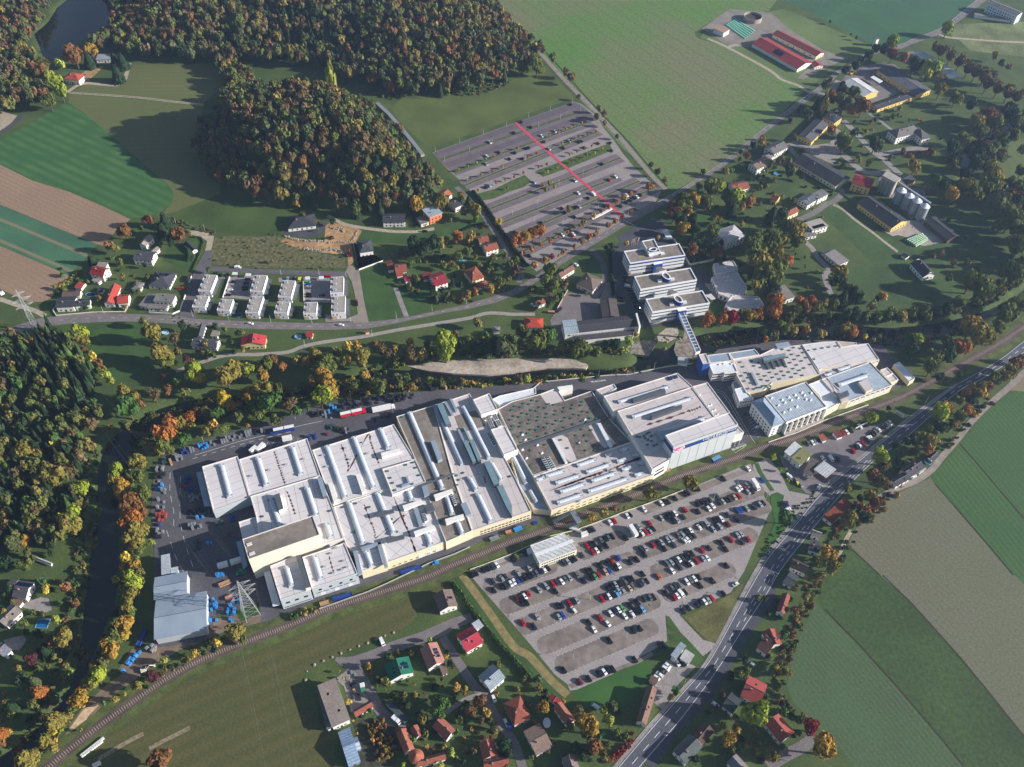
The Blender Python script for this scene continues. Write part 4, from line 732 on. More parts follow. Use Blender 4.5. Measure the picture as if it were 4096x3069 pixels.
# woods: thousands of crowns, one mass each
def crown_arrays(shape, n, size, seed):
 V, Fc, T = clump_cloud(np.random.default_rng(seed), shape, n, size); cv, cf, _ = core_shape(shape)
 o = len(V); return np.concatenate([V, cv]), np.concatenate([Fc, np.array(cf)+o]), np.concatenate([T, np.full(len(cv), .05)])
PROT = {'B': [crown_arrays('B', 210, .17, 90+s) for s in range(5)], 'C': [crown_arrays('C', 150, .2, 80+s) for s in range(3)], 'U': [crown_arrays('U', 70, .26, 70+s) for s in range(3)], 'P': [crown_arrays('P', 150, .3, 60)]}
M_WOOD = leaf_mat('wood_leaves', (80, 80, 50), (60, 60, 40), True)
def mass(name, items, label, cat, sat=.85):
 """items: x, y, z, radius, height, shape, hue"""
 Vs, Fs, Ts, Cs = [], [], [], []; o = 0
 for x, y, z, rad, hgt, sh, hue in items:
  V, Fc, T = random.choice(PROT[sh]); a = random.random()*6.28; c, s = math.cos(a), math.sin(a)
  P = np.empty_like(V); P[:, 0] = x+rad*(V[:, 0]*c-V[:, 1]*s); P[:, 1] = y+rad*(V[:, 0]*s+V[:, 1]*c)
  if sh == 'B': P[:, 2] = z+max(hgt-rad*1.9, 0)+V[:, 2]*rad*1.9
  else: P[:, 2] = z+V[:, 2]*hgt
  col = np.array(lin(HUES[hue][0]))*random.uniform(.75, 1.2)*np.array([random.uniform(.9, 1.1), 1, random.uniform(.9, 1.1)])
  col = col*sat+(1-sat)*col.mean()*np.array([1.04, 1.0, .8]); Vs.append(P); Fs.append(Fc+o); Ts.append(T); Cs.append(np.tile(np.append(col, 1), (len(V), 1))); o += len(V)
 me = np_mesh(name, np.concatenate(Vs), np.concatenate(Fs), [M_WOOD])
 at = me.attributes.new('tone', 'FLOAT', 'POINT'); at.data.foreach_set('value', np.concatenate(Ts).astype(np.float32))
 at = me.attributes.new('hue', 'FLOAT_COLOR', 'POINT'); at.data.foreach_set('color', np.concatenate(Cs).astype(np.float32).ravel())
 ob = bpy.data.objects.new(name, me); COL.objects.link(ob); tag(ob, label, cat, kind='stuff'); return ob
def fill(poly, step, rad, hgt, mix, jitter=.42, keep=1.0, shape_of=None):
 P = np.array(poly); out = []
 for yy in np.arange(P[:, 1].min(), P[:, 1].max(), step*.87):
  for xx in np.arange(P[:, 0].min(), P[:, 0].max(), step):
   x = xx+random.uniform(-1, 1)*step*jitter+(step*.5 if int(yy/step) % 2 else 0); y = yy+random.uniform(-1, 1)*step*jitter
   if random.random() > keep or not inside((x, y), poly): continue
   t = random.choice(mix); sh = t[1:] or 'B'; k = random.uniform(.7, 1.3)
   if sh == 'C': r_, h_ = rad*k*.72, hgt*random.uniform(.95, 1.35)
   elif sh == 'U': r_, h_ = rad*k*.6, rad*k*.9
   else: r_, h_ = rad*k, hgt*random.uniform(.75, 1.15)
   out.append((x, y, H1(x, y)-.2, r_, h_, sh, t[0]))
 return out
DEC = ['r', 'b', 'v', 'v', 'w', 'a', 'b', 'b', 'a', 'r', 'v', 'k', 'a', 'w', 'b', 'v', 'b', 'a', 'v', 'b', 'w', 'k', 'a', 'v']
mass('forest', fill(KNOLL, 7.0, 5.0, 17, DEC+['kC', 'k', 'e']), 'autumn wood of oak and beech covering the round knoll', 'wood')
_up = UPWOOD
it = fill(_up, 7.4, 5.2, 17, DEC+['kC', 'k'])
_con = pts('D 470,30 560,60 700,60 860,40 900,90 780,180 640,130 500,120'); 
it = [(x, y, z, r*.75, h, 'C', 'k') if inside((x, y), _con) and random.random() < .55 else (x, y, z, r, h, s, c) for x, y, z, r, h, s, c in it if not inside((x, y), pts('D 680,-40 870,-40 850,6 740,16 690,10'))]
it += fill(pts('D 462,142 512,138 545,175 575,200 570,250 505,262 480,235 490,190'), 6.5, 4.2, 13, ['v', 'a', 'v', 'r', 'w', 'e'])
mass('forest', it, 'long mixed autumn forest on the ridge behind the wheat field', 'wood')
mass('forest', fill(pts('D -60,-80 120,-60 112,20 100,60 66,92 62,118 100,150 130,200 110,225 60,242 0,272 -60,280'), 7.5, 4.8, 16, DEC), 'autumn wood around the dark pond', 'wood')
mass('forest', fill(pts('D 70,742 108,712 160,735 190,790 225,835 240,850 205,835 195,880 140,860 60,830 20,790'), 5.6, 4.2, 17, ['kC', 'kC', 'kC', 'kC', 'eC', 'v']), 'dark spruce plantation under the power line', 'wood')
mass('forest', fill(pts('D -60,720 60,738 70,760 20,790 60,830 140,860 195,885 245,905 215,940 180,955 186,1000 178,1080 176,1140 160,1180 110,1180 60,1185 0,1215 -60,1220'), 6.6, 4.2, 15, ['kC', 'kC', 'kC', 'eC', 'v', 'w', 'e', 'b', 'v', 'v', 'k', 'kC', 'a']), 'mixed wood between the village road and the bend of the river', 'wood')
mass('forest', fill(pts('t30 2212,940 2300,900 2300,1240 2150,1180 2000,1220 1900,1290 1840,1400 1830,1540 1900,1657 t31 2000,-10 2260,-10 2300,760 2120,800 2040,720 2100,560 1980,340 1960,120 1880,60'), 9, 5.0, 15, ['v', 'v', 'w', 'a', 'k', 'e']), 'olive floodplain wood along the upper stream', 'wood')
far = [(x, y, z, rad, hgt, sh, hue) for dp, x, y, z, rad, hgt, sh, hue, zone, _ in MANY]
if far: mass('treeline', far, 'small garden and park trees scattered about the far half of the valley', 'trees')
sc = []
def scrub(line, wd, step, mix, r0=.8, r1=2.0, zoff=0):
 for p, h in walk(smooth_line(pts(line)), step):
  for _ in range(2):
   q = p+np.array([-math.sin(h), math.cos(h)])*random.uniform(-wd, wd); r_ = random.uniform(r0, r1); sc.append((q[0], q[1], H1(*q)-.1, r_, r_*random.uniform(1, 1.6), 'U', random.choice(mix)))
SM = ['v', 'w', 'k', 'v', 'b', 'e']
scrub('D 2211,600 2120,655 1990,685 1860,690 1730,688 1640,692', 3, 2.6, SM, 1.2, 3); scrub('D 1350,760 1270,762 1150,762 1080,764 1000,766 930,772 870,780 820,796 740,825 650,843 560,850 430,870 340,895 270,925', 3.5, 3.4, SM+['l', 'w'], 1.2, 3.0)
scrub('D 1400,795 1300,806 1200,816 1100,822 1000,828 900,833 800,842 700,852 600,866 520,885 430,908 350,935 300,965 280,1000 284,1080 284,1200 268,1300 240,1360 215,1440 180,1500 120,1580 40,1670', 3.5, 3.4, SM+['g', 'l', 'y'], 1.2, 3.0)
scrub('D 200,970 190,1050 184,1130 176,1220 160,1310 150,1380 140,1440 100,1520 40,1590', 4, 3, SM+['l', 'w'], 1, 2.6); scrub('D 1520,735 1600,728 1680,730 1780,730 1900,735 2000,733 2100,700', 5, 2.6, SM+['r'])
scrub('t32 -60,1480 130,1260 350,990 400,960', 3, 2.0, ['e', 'v', 'k'], .5, 1.0)
scrub('t32 420,1640 520,1560 640,1380 720,1240 900,1080 1050,920 1120,700 1300,600 1420,560 1540,450 1640,330 1760,200 1900,100', 7, 2.6, SM+['r', 'g'])
scrub('t33 440,10 400,110 330,250 280,380 220,520 180,640 130,760 90,900 110,1080 220,1180 330,1260', 3.5, 2.0, SM+['r', 'g'], .7, 1.8)
scrub('t31 560,690 600,780 700,850', 5, 2.5, SM); scrub('t10 1100,850 1200,820 1350,800 1500,800 1700,800 1900,790 2050,740 2190,690', 7, 2.2, SM+['r', 'e'], .8, 2.2)
scrub('t03 1250,930 1450,790 1650,690 1850,610 2050,550', 4, 3, SM+['g'], .6, 1.6); scrub('t12 700,100 850,75 1000,60', 3, 3, ['v', 'w'], .5, 1.0)
scrub('t01 1500,240 1620,300 1760,330 1850,370', 3, 2.4, ['b', 'a', 'v'], .6, 1.4); scrub('t01 1880,420 2000,560 2120,600 2180,520', 18, 3, ['a', 'b', 'v', 'w'], .4, 1.0); scrub('t11 60,420 200,480 400,560 700,640', 14, 3, ['a', 'b', 'v', 'w'], .4, 1.0)
scrub('t01 450,900 520,850 620,760 700,700', 3, 2.4, ['l', 'v', 'w'], .8, 1.6); scrub('t01 1500,1090 1650,1160 1900,1180', 3, 4, SM, .5, 1.0)
for s, k in (('t13 700,760 1400,520 1680,540 1960,1040 2212,1440 2212,1657 1250,1657 1100,1250 960,1000', .5), ('t13 1700,420 1850,420 2212,800 2212,1300 2000,1000', .35), ('t23 0,700 250,900 560,1080 980,1140 1180,1300 900,1657 0,1657', .3), ('t33 60,0 430,30 250,400 150,760 100,1100 330,1280 420,1400 0,1657 -300,1657 -60,700', .45), ('t23 1700,960 2212,250 2212,1657 1350,1657', .25), ('t11 1120,560 1560,380 1950,240 2212,560 2212,830 1700,1010 1240,820', .35), ('t01 480,640 900,560 1250,640 1600,880 1200,1040 480,1030', .2), ('t01 1250,1130 2212,1200 2212,1390 1600,1500', .3), ('t21 1400,30 2150,60 2212,700 2100,960 1900,880 1700,560 1480,500', .3), ('t30 250,950 900,900 1600,1000 1500,1400 900,1500 100,1500', .12), ('t31 0,0 560,0 500,200 300,420 0,900', .25), ('t03 0,0 600,0 640,500 480,900 300,1300 0,1500', .35), ('t20 1550,1550 2212,1200 2212,1657', .3), ('t30 -100,1400 250,1480 560,1657 -100,1657', .35)):
 for q in fill(pts(s), 6.5, 2.6, 3, ['vU', 'eU', 'kU', 'wU', 'kU', 'bU', 'k', 'gU', 'v', 'e', 'w'], .5, min(1, k*1.25)):
  if not any(q[0] > u[1][0] and q[0] < u[1][2] and q[1] > u[1][1] and q[1] < u[1][3] and inside(q[:2], u[0]) for u in PAVED): sc.append(q)
mass('undergrowth', sc, 'low autumn scrub along the river banks and road slopes', 'scrub')
hd = []
def hedge(label, line, wd, h, hue, step=.9):
 it = []
 for p, a in walk(pts(line), step): it.append((p[0], p[1], H1(*p)-.1, wd*random.uniform(.85, 1.15), h*random.uniform(.85, 1.1), 'U', hue))
 o = mass('hedge', it, label, 'hedge'); del o['kind']; return o
hedge('tall clipped green hedge beside the car park bank', 't13 1705,80 1790,200 1880,330 1990,470 2100,600 2212,720 t23 60,790 150,890', 1.5, 3.4, 'e')
hedge('dark clipped hedge next to the orange house', 't11 1325,140 1345,220 1380,310', 1.3, 3, 'k')
hedge('dark hedge along the sloping lawn', 't11 1780,340 1880,300 1975,275', 1.2, 2, 'k')
hedge('low green hedge beside the new side street', 't01 1665,690 1720,560 1760,440 1740,400 1660,395', .9, 1.6, 'e')
hedge('dark evergreen hedge beside the upper car park lane', 't11 1880,10 1990,150 2110,330 2212,480 t21 60,560 130,650', 1.6, 3.2, 'k')
hedge('dark evergreen hedge between two office drives', 't21 850,520 850,650 860,760 880,900', 1.4, 2.6, 'k')
hedge('rough green hedge below the village road garden', 't11 1260,840 1330,800 1390,770', .8, 1.4, 'e')
# building kit
M_ROOFW = mat('roof_membrane', (206, 201, 202), var=.07, scale=.05, rough=.7, detail=3)
M_ROOFP = mat('roof_membrane_pink', (196, 187, 185), var=.09, scale=.06, rough=.7, detail=3)
M_RGRAV = mat('roof_gravel', (128, 120, 112), var=.22, scale=.3, scale2=.05, detail=8)
M_RDARK = mat('roof_bitumen', (116, 108, 102), var=.35, scale=.12, scale2=.6, detail=8)
M_WWHITE = mat('render_white', (226, 224, 218), var=.06, scale=.2)
M_WCREAM = mat('render_cream', (222, 210, 178), var=.08, scale=.2)
M_WYEL = mat('render_yellow', (214, 186, 116), var=.1, scale=.2)
M_WGREY = mat('cladding_grey', (176, 184, 190), var=.06, scale=.1)
M_METB = mat('metal_blue_grey', (150, 164, 178), var=.1, scale=.1, rough=.45, metal=.2)
M_METW = mat('metal_white', (214, 218, 222), var=.07, scale=.3, rough=.5)
M_METD = mat('metal_dark', (86, 92, 98), var=.15, scale=.3, rough=.5)
M_EDGE = mat('parapet_cap', (222, 216, 212), var=.08, scale=.3, rough=.5)
M_GLASS = glass_mat('window_glass'); M_GLASSB = glass_mat('window_glass_blue', (34, 58, 92))
M_DOME = mat('skylight_dome', (196, 204, 214), var=.08, scale=.5, rough=.35)
M_DOMEG = mat('skylight_green', (62, 104, 92), var=.25, scale=1.0, rough=.35)
M_SEAM = mat('seam_grey', (140, 136, 138), var=.2, scale=.5)
M_RUST = mat('rust_stain', (96, 64, 56), var=.4, scale=1.2)
def roof_rib(c, across, period=.6, name=None):
 """metal sheet or tile roof with ribs; the ribs run square to across"""
 k = name or 'roof_%d_%d_%d_%d' % (*c, int(math.degrees(math.atan2(across[1], across[0]))) % 180)
 return stripe_mat(k, c, tuple(int(q*.78) for q in c), across, period, duty=.3, soft=.3, scale=.12, var=.18, scale3=1.0)
def wall_len(p, q): return math.hypot(q[0]-p[0], q[1]-p[1])
def wins(root, a, c, z0, z1, n, ww, m=None, out=.05, t0=.05, t1=.95, name='window', mesh_cache={}):
 """n separate windows along the wall from a to c (outside is on the right of a->c)"""
 m = m or M_GLASS
 d = np.array(c)-np.array(a); L = np.linalg.norm(d); d = d/L; h = math.atan2(d[1], d[0]); nn = np.array([d[1], -d[0]])
 key = (round(ww, 2), round(z1-z0, 2), m.name)
 if key not in mesh_cache: mesh_cache[key] = MB().box(0, 0, 0, ww, .12, z1-z0, 0).mesh(name, [m])
 rl = root.location
 for i in range(n):
  t = t0+(t1-t0)*((i+.5)/n); p = np.array(a)+d*L*t+nn*(out-.03)
  o = bpy.data.objects.new(name, mesh_cache[key]); COL.objects.link(o); o.parent = root
  o.location = (p[0]-rl[0], p[1]-rl[1], z0-rl[2]); o.rotation_euler = (0, 0, h)
def put(root, name, me, x, y, z, rz=0, sc=(1, 1, 1)):
 o = bpy.data.objects.new(name, me); COL.objects.link(o); o.parent = root; l = root.location
 o.location = (x-l[0], y-l[1], z-l[2]); o.rotation_euler = (0, 0, rz); o.scale = sc; return o
def hall(label, s, z, roof=None, wall=None, cat='factory hall', name='factory_hall', z0=0.0, par=.45, cap=None, group=None):
 P = ccw(pts(s, z)); c = centroid(P); e = tag(empty(name, (c[0], c[1], z0)), label, cat, group)
 e['zr'] = z-par
 MB().prism(P, z0, z-.06, None, 0).build('wall', wall or M_WWHITE, e)
 I = inset(P, .4); n = len(P); b = MB()
 b.add([(*p, z) for p in P]+[(*p, z) for p in I]+[(*p, z-par-.05) for p in I]+[(*p, z-.12) for p in P],
          [(i, (i+1) % n, n+(i+1) % n, n+i) for i in range(n)]+[(n+i, n+(i+1) % n, 2*n+(i+1) % n, 2*n+i) for i in range(n)]+[(3*n+i, 3*n+(i+1) % n, (i+1) % n, i) for i in range(n)])
 b.build('parapet', cap or M_EDGE, e)
 b = MB(); b.add([(*p, z-par) for p in I], [tuple(range(n))]); b.build('roof', roof or M_ROOFW, e)
 if roof in (None, M_ROOFW, M_ROOFP):
  d = np.array(I[1])-np.array(I[0]); d /= np.linalg.norm(d); nn = np.array([-d[1], d[0]]); b = MB(); A_ = np.array(I); s_ = A_@nn; t_ = A_@d
  for u, w_, lo, hi, st in ((d, nn, s_, t_, 5.6), (nn, d, t_, s_, 14.0)):
   for q in np.arange(lo.min()+st*.6, lo.max()-1, st):
    run = [x for x in np.arange(hi.min(), hi.max(), .8) if inside(tuple(w_*q+u*x), I)]
    if len(run) > 3: c0, c1 = w_*q+u*run[0], w_*q+u*run[-1]; g_ = w_*.09; b.add([(*(c0-g_), z-par+.012), (*(c1-g_), z-par+.012), (*(c1+g_), z-par+.012), (*(c0+g_), z-par+.012)], [(0, 1, 2, 3)])
  if b.f: b.build('roof_seam', M_SEAM, e)
 return e
def barrel(e, v, x1, y1, x2, y2, w=3.0, h=1.1, zr=None, m=None, name='roof_light'):
 """vaulted roof light with ribs and end boxes; ends given on the sheet at roof level"""
 z = e['zr'] if zr is None else zr
 a = np.array(G(v, x1, y1, z)); c = np.array(G(v, x2, y2, z)); d = c-a; L = np.linalg.norm(d); d /= L; nn = np.array([-d[1], d[0]])
 b = MB(); K = 8; nseg = max(int(L/1.6), 2)
 ang = [math.pi*k/K for k in range(K+1)]
 for i in range(nseg):
  t0, t1 = i*L/nseg, (i+1)*L/nseg-.12
  for ta, tb, sc in ((t0, t1, 1.0), (t1, t1+.12, .94)):
   vs = []
   for t in (ta, tb):
    for q in ang:
     p = a+d*t+nn*(w/2*sc*math.cos(q)); vs.append((p[0], p[1], z+.35+h*sc*math.sin(q)))
   b.add(vs, [(k, K+1+k, K+2+k, k+1) for k in range(K)])
 f = []
 for t in (0, L):
  p = [a+d*t+nn*(w/2*math.cos(q)) for q in ang]; b.add([(*q, z+.35+h*math.sin(an)) for q, an in zip(p, ang)], [tuple(range(K+1)) if t else tuple(range(K, -1, -1))])
 o = b.build(name, m or M_DOME, e)
 b = MB(); b.box(*(a+d*L/2), z-.05, L+.5, w+.5, .4, math.atan2(d[1], d[0]))
 for t in (.7, L-.7): b.box(*(a+d*t), z+.3, 1.3, w*.98, h*.95, math.atan2(d[1], d[0]))
 b.build('roof_light_curb', M_METD if m else mat('curb_grey', (150, 154, 160), var=.1), e); return o
def boxpart(e, name, v, x, y, lx, ly, h, m, ref=None, zr=None, rz=None, top=None, lift=0):
 z = (e['zr'] if zr is None else zr)+lift; p = G(v, x, y, z)
 if ref is not None: rv, *ref = ref; d1 = np.array(G(rv, ref[2], ref[3], z))-np.array(G(rv, ref[0], ref[1], z)); rz = math.atan2(d1[1], d1[0])
 b = MB().box(p[0], p[1], z-.02, lx, ly, h, rz or 0, 0, 1 if top else 0)
 return b.build(name, [m, top] if top else m, e)
def quadbox(e, name, s, z0, z1, side, top=None):
 """raised block on a roof, outline given at its top"""
 return MB().prism(pts(s, z1), z0, z1, 1 if top else 0, 0).build(name, [side, top] if top else [side], e)
HATCH = MB().box(0, 0, 0, 1.7, 1.2, .35).box(0, 0, .35, 1.5, 1.0, .18).mesh('smoke_hatch', [M_DOMEG])
HATCHW = MB().box(0, 0, 0, 1.9, 1.5, .3, 0, 0).add([(-.8, -.6, .3), (.8, -.6, .3), (.8, .6, .3), (-.8, .6, .3), (0, 0, .95)], [(0, 1, 4), (1, 2, 4), (2, 3, 4), (3, 0, 4)]).mesh('skylight_dome', [M_METW])
VENT = MB().box(0, 0, 0, .9, .9, .9).box(.9, 0, .5, 1.2, .7, .5).mesh('roof_vent', [mat('vent_grey', (168, 172, 178), var=.1, rough=.5)])
FAN = MB().box(0, 0, 0, 6.6, 2.2, 1.6, 0, 0)
for _k in range(6): FAN.tube((-2.75+_k*1.1, .5, 1.6), (-2.75+_k*1.1, .5, 1.75), .42, .42, 10, 1); FAN.tube((-2.75+_k*1.1, -.5, 1.6), (-2.75+_k*1.1, -.5, 1.75), .42, .42, 10, 1)
FAN = FAN.mesh('cooling_unit', [M_METW, mat('fan_black', (40, 42, 46), var=.1)])
def scatter(e, name, me, s, ref, sc=(1, 1, 1), drot=0):
 z = e['zr']; rv, *ref = ref
 d1 = np.array(G(rv, ref[2], ref[3], z))-np.array(G(rv, ref[0], ref[1], z)); rz = math.atan2(d1[1], d1[0])+drot
 for p in pts(s, z): put(e, name, me, p[0], p[1], z-.01, rz, sc)
def stain(e, s, w=1.2, z=None):
 """one ragged run of rust blotches along a roof seam"""
 z = (e['zr'] if z is None else z)+.012; P = smooth_line(pts(s, z), 5); L, Rr = [], []
 for i, q in enumerate(P):
  d = P[min(i+1, len(P)-1)]-P[max(i-1, 0)]; d = d/max(np.linalg.norm(d), 1e-6); n = np.array([-d[1], d[0]]); k = w*max(.06, abs(math.sin(i*.9))**2*random.uniform(.4, .9)); L.append((*(q+n*k), z)); Rr.append((*(q-n*k*random.uniform(.6, 1.2)), z))
 m = len(L); b = MB(); b.add(L+Rr, [(m+i, m+i+1, i+1, i) for i in range(m-1)]); b.build('rust_stain', M_RUST, e)
# houses
def frame_of(A, B, C):
 """A->B along the ridge, C on the far side: origin, unit vectors and sizes"""
 A, B, C = map(np.array, (A, B, C)); d = B-A; L = np.linalg.norm(d); d = d/L; n = np.array([-d[1], d[0]]); w = float((C-A)@n)
 return A, d, n*np.sign(w), L, abs(w)
TILE = {}
def house(label, v, ax, ay, bx, by, cx, cy, ze=4.5, rise=3.0, roof=(120, 72, 56), wall=None, kind='gable', cat='house', name='house', chim=1, sky=0, solar=0, win=3, half=0.0, floors=1, z0=0, group=None, ov=.55, rib=.5, door=True, vb=None, vc=None):
 A, d, n, L, W = frame_of(G(v, ax, ay, ze), G(vb or v, bx, by, ze), G(vc or vb or v, cx, cy, ze))
 ctr = A+d*L/2+n*W/2; zg = H1(*ctr) if z0 == 0 else z0
 if zg < .3: zg = 0.0
 e = tag(empty(name, (ctr[0], ctr[1], zg)), label, cat, group)
 wall = wall or M_WWHITE
 X = lambda t, s, z: tuple(A+d*t+n*s)+(z,)
 o = ov; zt = ze+rise; th = .22
 slope = rise/(W/2); zw = ze+o*slope  # wall top where it meets the roof underside
 b = MB()
 if kind in ('gable', 'half'):
  zr_w = zt-.15
  V = [X(o, o, zg-.5), X(L-o, o, zg-.5), X(L-o, W-o, zg-.5), X(o, W-o, zg-.5), X(o, o, zw-.15), X(L-o, o, zw-.15), X(L-o, W-o, zw-.15), X(o, W-o, zw-.15), X(o, W/2, zr_w), X(L-o, W/2, zr_w)]
  b.add(V, [(0, 1, 5, 4), (1, 2, 6, 9, 5), (2, 3, 7, 6), (3, 0, 4, 8, 7)])
 else:
  V = [X(o, o, zg-.5), X(L-o, o, zg-.5), X(L-o, W-o, zg-.5), X(o, W-o, zg-.5)]; V += [(x, y, zw-.15 if kind != 'flat' else ze) for x, y, z in V]
  b.add(V, [(0, 1, 5, 4), (1, 2, 6, 5), (2, 3, 7, 6), (3, 0, 4, 7)])
 b.build('wall', wall, e)
 rm = roof if not isinstance(roof, tuple) else roof_rib(roof, (n if rib > 0 else d), abs(rib))
 b = MB()
 if kind == 'gable' or kind == 'half':
  h = half*W*.5 if kind == 'half' else 0
  top0, top1 = X(h, W/2, zt), X(L-h, W/2, zt)
  E0, E1, E2, E3 = X(0, 0, ze), X(L, 0, ze), X(L, W, ze), X(0, W, ze)
  lo = lambda p: (p[0], p[1], p[2]-th)
  if h:
   f = .55; m0 = X(0, W/2*f, ze+rise*f); m1 = X(L, W/2*f, ze+rise*f); m2 = X(L, W-W/2*f, ze+rise*f); m3 = X(0, W-W/2*f, ze+rise*f)
   b.add([E0, E1, m1, top1, top0, m0], [(0, 1, 2, 3, 4, 5)]); b.add([E2, E3, m3, top0, top1, m2], [(0, 1, 2, 3, 4, 5)])
   b.add([m1, m2, top1], [(0, 1, 2)]); b.add([m3, m0, top0], [(0, 1, 2)])
  else:
   b.add([E0, E1, top1, top0], [(0, 1, 2, 3)]); b.add([E2, E3, top0, top1], [(0, 1, 2, 3)])
  b.add([E0, E1, top1, E2, E3, top0]+[lo(p) for p in (E0, E1, top1, E2, E3, top0)], [(0, 6, 7, 1), (1, 7, 8, 2), (2, 8, 9, 3), (3, 9, 10, 4), (4, 10, 11, 5), (5, 11, 6, 0), (6, 11, 8, 7), (9, 8, 11, 10)])
 elif kind == 'hip':
  h = min(W/2, L*.45); E = [X(0, 0, ze), X(L, 0, ze), X(L, W, ze), X(0, W, ze)]; T0, T1 = X(h, W/2, zt), X(L-h, W/2, zt)
  lo = [(x, y, z-th) for x, y, z in E]
  b.add(E+[T0, T1]+lo, [(0, 1, 5, 4), (1, 2, 5), (2, 3, 4, 5), (3, 0, 4), (0, 6, 7, 1), (1, 7, 8, 2), (2, 8, 9, 3), (3, 9, 6, 0), (9, 8, 7, 6)])
 elif kind == 'flat':
  E = [X(0, 0, ze), X(L, 0, ze), X(L, W, ze+.02), X(0, W, ze+.02)]; b.add(E+[(x, y, z+.35) for x, y, z in E], [(4, 5, 6, 7), (0, 1, 5, 4), (1, 2, 6, 5), (2, 3, 7, 6), (3, 0, 4, 7), (3, 2, 1, 0)])
 elif kind == 'shed':
  E = [X(0, 0, ze), X(L, 0, ze), X(L, W, ze+rise), X(0, W, ze+rise)]; b.add(E+[(x, y, z+.25) for x, y, z in E], [(4, 5, 6, 7), (0, 1, 5, 4), (1, 2, 6, 5), (2, 3, 7, 6), (3, 0, 4, 7), (3, 2, 1, 0)])
 ro = b.build('roof', rm, e)
 if kind in ('gable', 'half'):
  b = MB(); hh = half*W*.5 if kind == 'half' else 0
  b.tube(X(hh, W/2, zt+.03), X(L-hh, W/2, zt+.03), .14, None, 6); b.build('ridge_cap', M_METD if sum(roof if isinstance(roof, tuple) else (100, 100, 100)) < 360 else rm, e)
 for k in range(chim):
  t, s = L*(.35+.3*k), W*(.5+.12*(1 if k % 2 else -1)); b = MB(); p = A+d*t+n*s; hz_ = ze+rise*(1-abs(s-W/2)/(W/2)) if kind != 'flat' else ze+.3
  b.box(*p, hz_-.4, .75, .6, 1.6, math.atan2(d[1], d[0])); b.box(*p, hz_+1.2, .9, .75, .12, math.atan2(d[1], d[0])); b.build('chimney', mat('chimney_brick', (150, 128, 116), var=.2, scale=2), ro)
 def onroof(t, s, lx, ly, nm, m, par):
  sl = math.atan2(rise, W/2); side = 1 if s < W/2 else -1
  p = A+d*t+n*s; z = ze+rise*(1-abs(s-W/2)/(W/2))+.06
  if kind == 'flat': sl = 0; z = ze+.42
  D3 = Vector((d[0], d[1], 0)); S3 = Vector((n[0]*math.cos(sl), n[1]*math.cos(sl), side*math.sin(sl))); N3 = Vector((-n[0]*side*math.sin(sl), -n[1]*side*math.sin(sl), math.cos(sl)))
  c0 = Vector((p[0], p[1], z)); q = [c0+D3*(a_*lx/2)+S3*(b_*ly/2) for a_, b_ in ((-1, -1), (1, -1), (1, 1), (-1, 1))]
  b = MB(); b.add([tuple(v_) for v_ in q]+[tuple(v_+N3*.08) for v_ in q], [(4, 5, 6, 7), (0, 1, 5, 4), (1, 2, 6, 5), (2, 3, 7, 6), (3, 0, 4, 7), (7, 6, 5, 4)]); b.build(nm, m, par)
 for k in range(sky): onroof(L*(.25+.5*(k+.5)/max(sky, 1)), W*(.28 if k % 2 else .72), .9, 1.2, 'roof_window', M_GLASS, ro)
 for k in range(abs(solar)): onroof(L*.5+(k-(abs(solar)-1)/2)*1.9, W*(.27 if solar > 0 else .73), 1.6, W*.3, 'solar_panel', glass_mat('solar_glass', (30, 44, 84), .15), ro)
 c4 = [A+d*o+n*o, A+d*(L-o)+n*o, A+d*(L-o)+n*(W-o), A+d*o+n*(W-o)]
 if area([tuple(q) for q in c4]) < 0: c4 = c4[::-1]
 if win:
  for k in range(4):
   p, q = c4[k], c4[(k+1) % 4]; ln = np.linalg.norm(q-p); nn = max(1, min(win+2, int(ln/3.2))) if ln > 3 else 0
   for fl in range(floors):
    zf = zg+.9+fl*2.8
    if zf+1.2 < ze and nn: wins(e, tuple(p), tuple(q), zf, zf+1.25, nn, 1.1, t0=.06, t1=.94)
  if door:
   p, q = c4[0], c4[1]; dd = (q-p)/np.linalg.norm(q-p); nn = np.array([dd[1], -dd[0]]); c0 = p+dd*np.linalg.norm(q-p)*.5+nn*.04
   MB().box(*c0, zg, 1.1, .14, 2.1, math.atan2(dd[1], dd[0])).build('door', mat('door_wood', (92, 66, 50), var=.2), e)
 return e
# the works
REFA = ('t12', 590, 545, 770, 990)
h = hall('white flat-roofed hall with one ribbed roof light at the yard corner', 'h1 70,562 422,455 545,868 178,1000', 8.3, M_ROOFW, M_WGREY)
barrel(h, 'h1', 262, 548, 348, 868, 3.4); stain(h, 'h1 85,590 95,640 115,720 130,780 150,870 165,930', .5)
quadbox(h, 'loading_canopy', 'h1 12,622 72,606 165,952 92,955', 5.0, 5.4, M_METB); h_ = h
h = hall('white hall with two long ribbed roof lights and a rusty seam', 'h1 437,490 1112,280 1240,650 545,868', 8.3)
barrel(h, 'h1', 622, 478, 710, 755, 3.4); barrel(h, 'h1', 960, 370, 1052, 648, 3.4)
scatter(h, 'roof_vent', VENT, 'h1 570,655 748,597 918,543 1092,488', ('h1', 437, 490, 1112, 280), drot=3.14); stain(h, 'h1 785,410 795,440 808,482 820,520 832,560 838,580 850,605 858,640 868,670 880,700 892,740', 1.1)
h = hall('white hall wrapping behind the tall cream block, two roof lights', 'h2 300,12 992,-193 1110,100 1225,430 1040,480 1000,500 420,620 358,215', 9.4)
barrel(h, 'h2', 505, 45, 600, 330, 3.2); barrel(h, 'h2', 860, -70, 955, 215, 3.4); barrel(h, 'h2', 1052, 295, 1100, 430, 3.4)
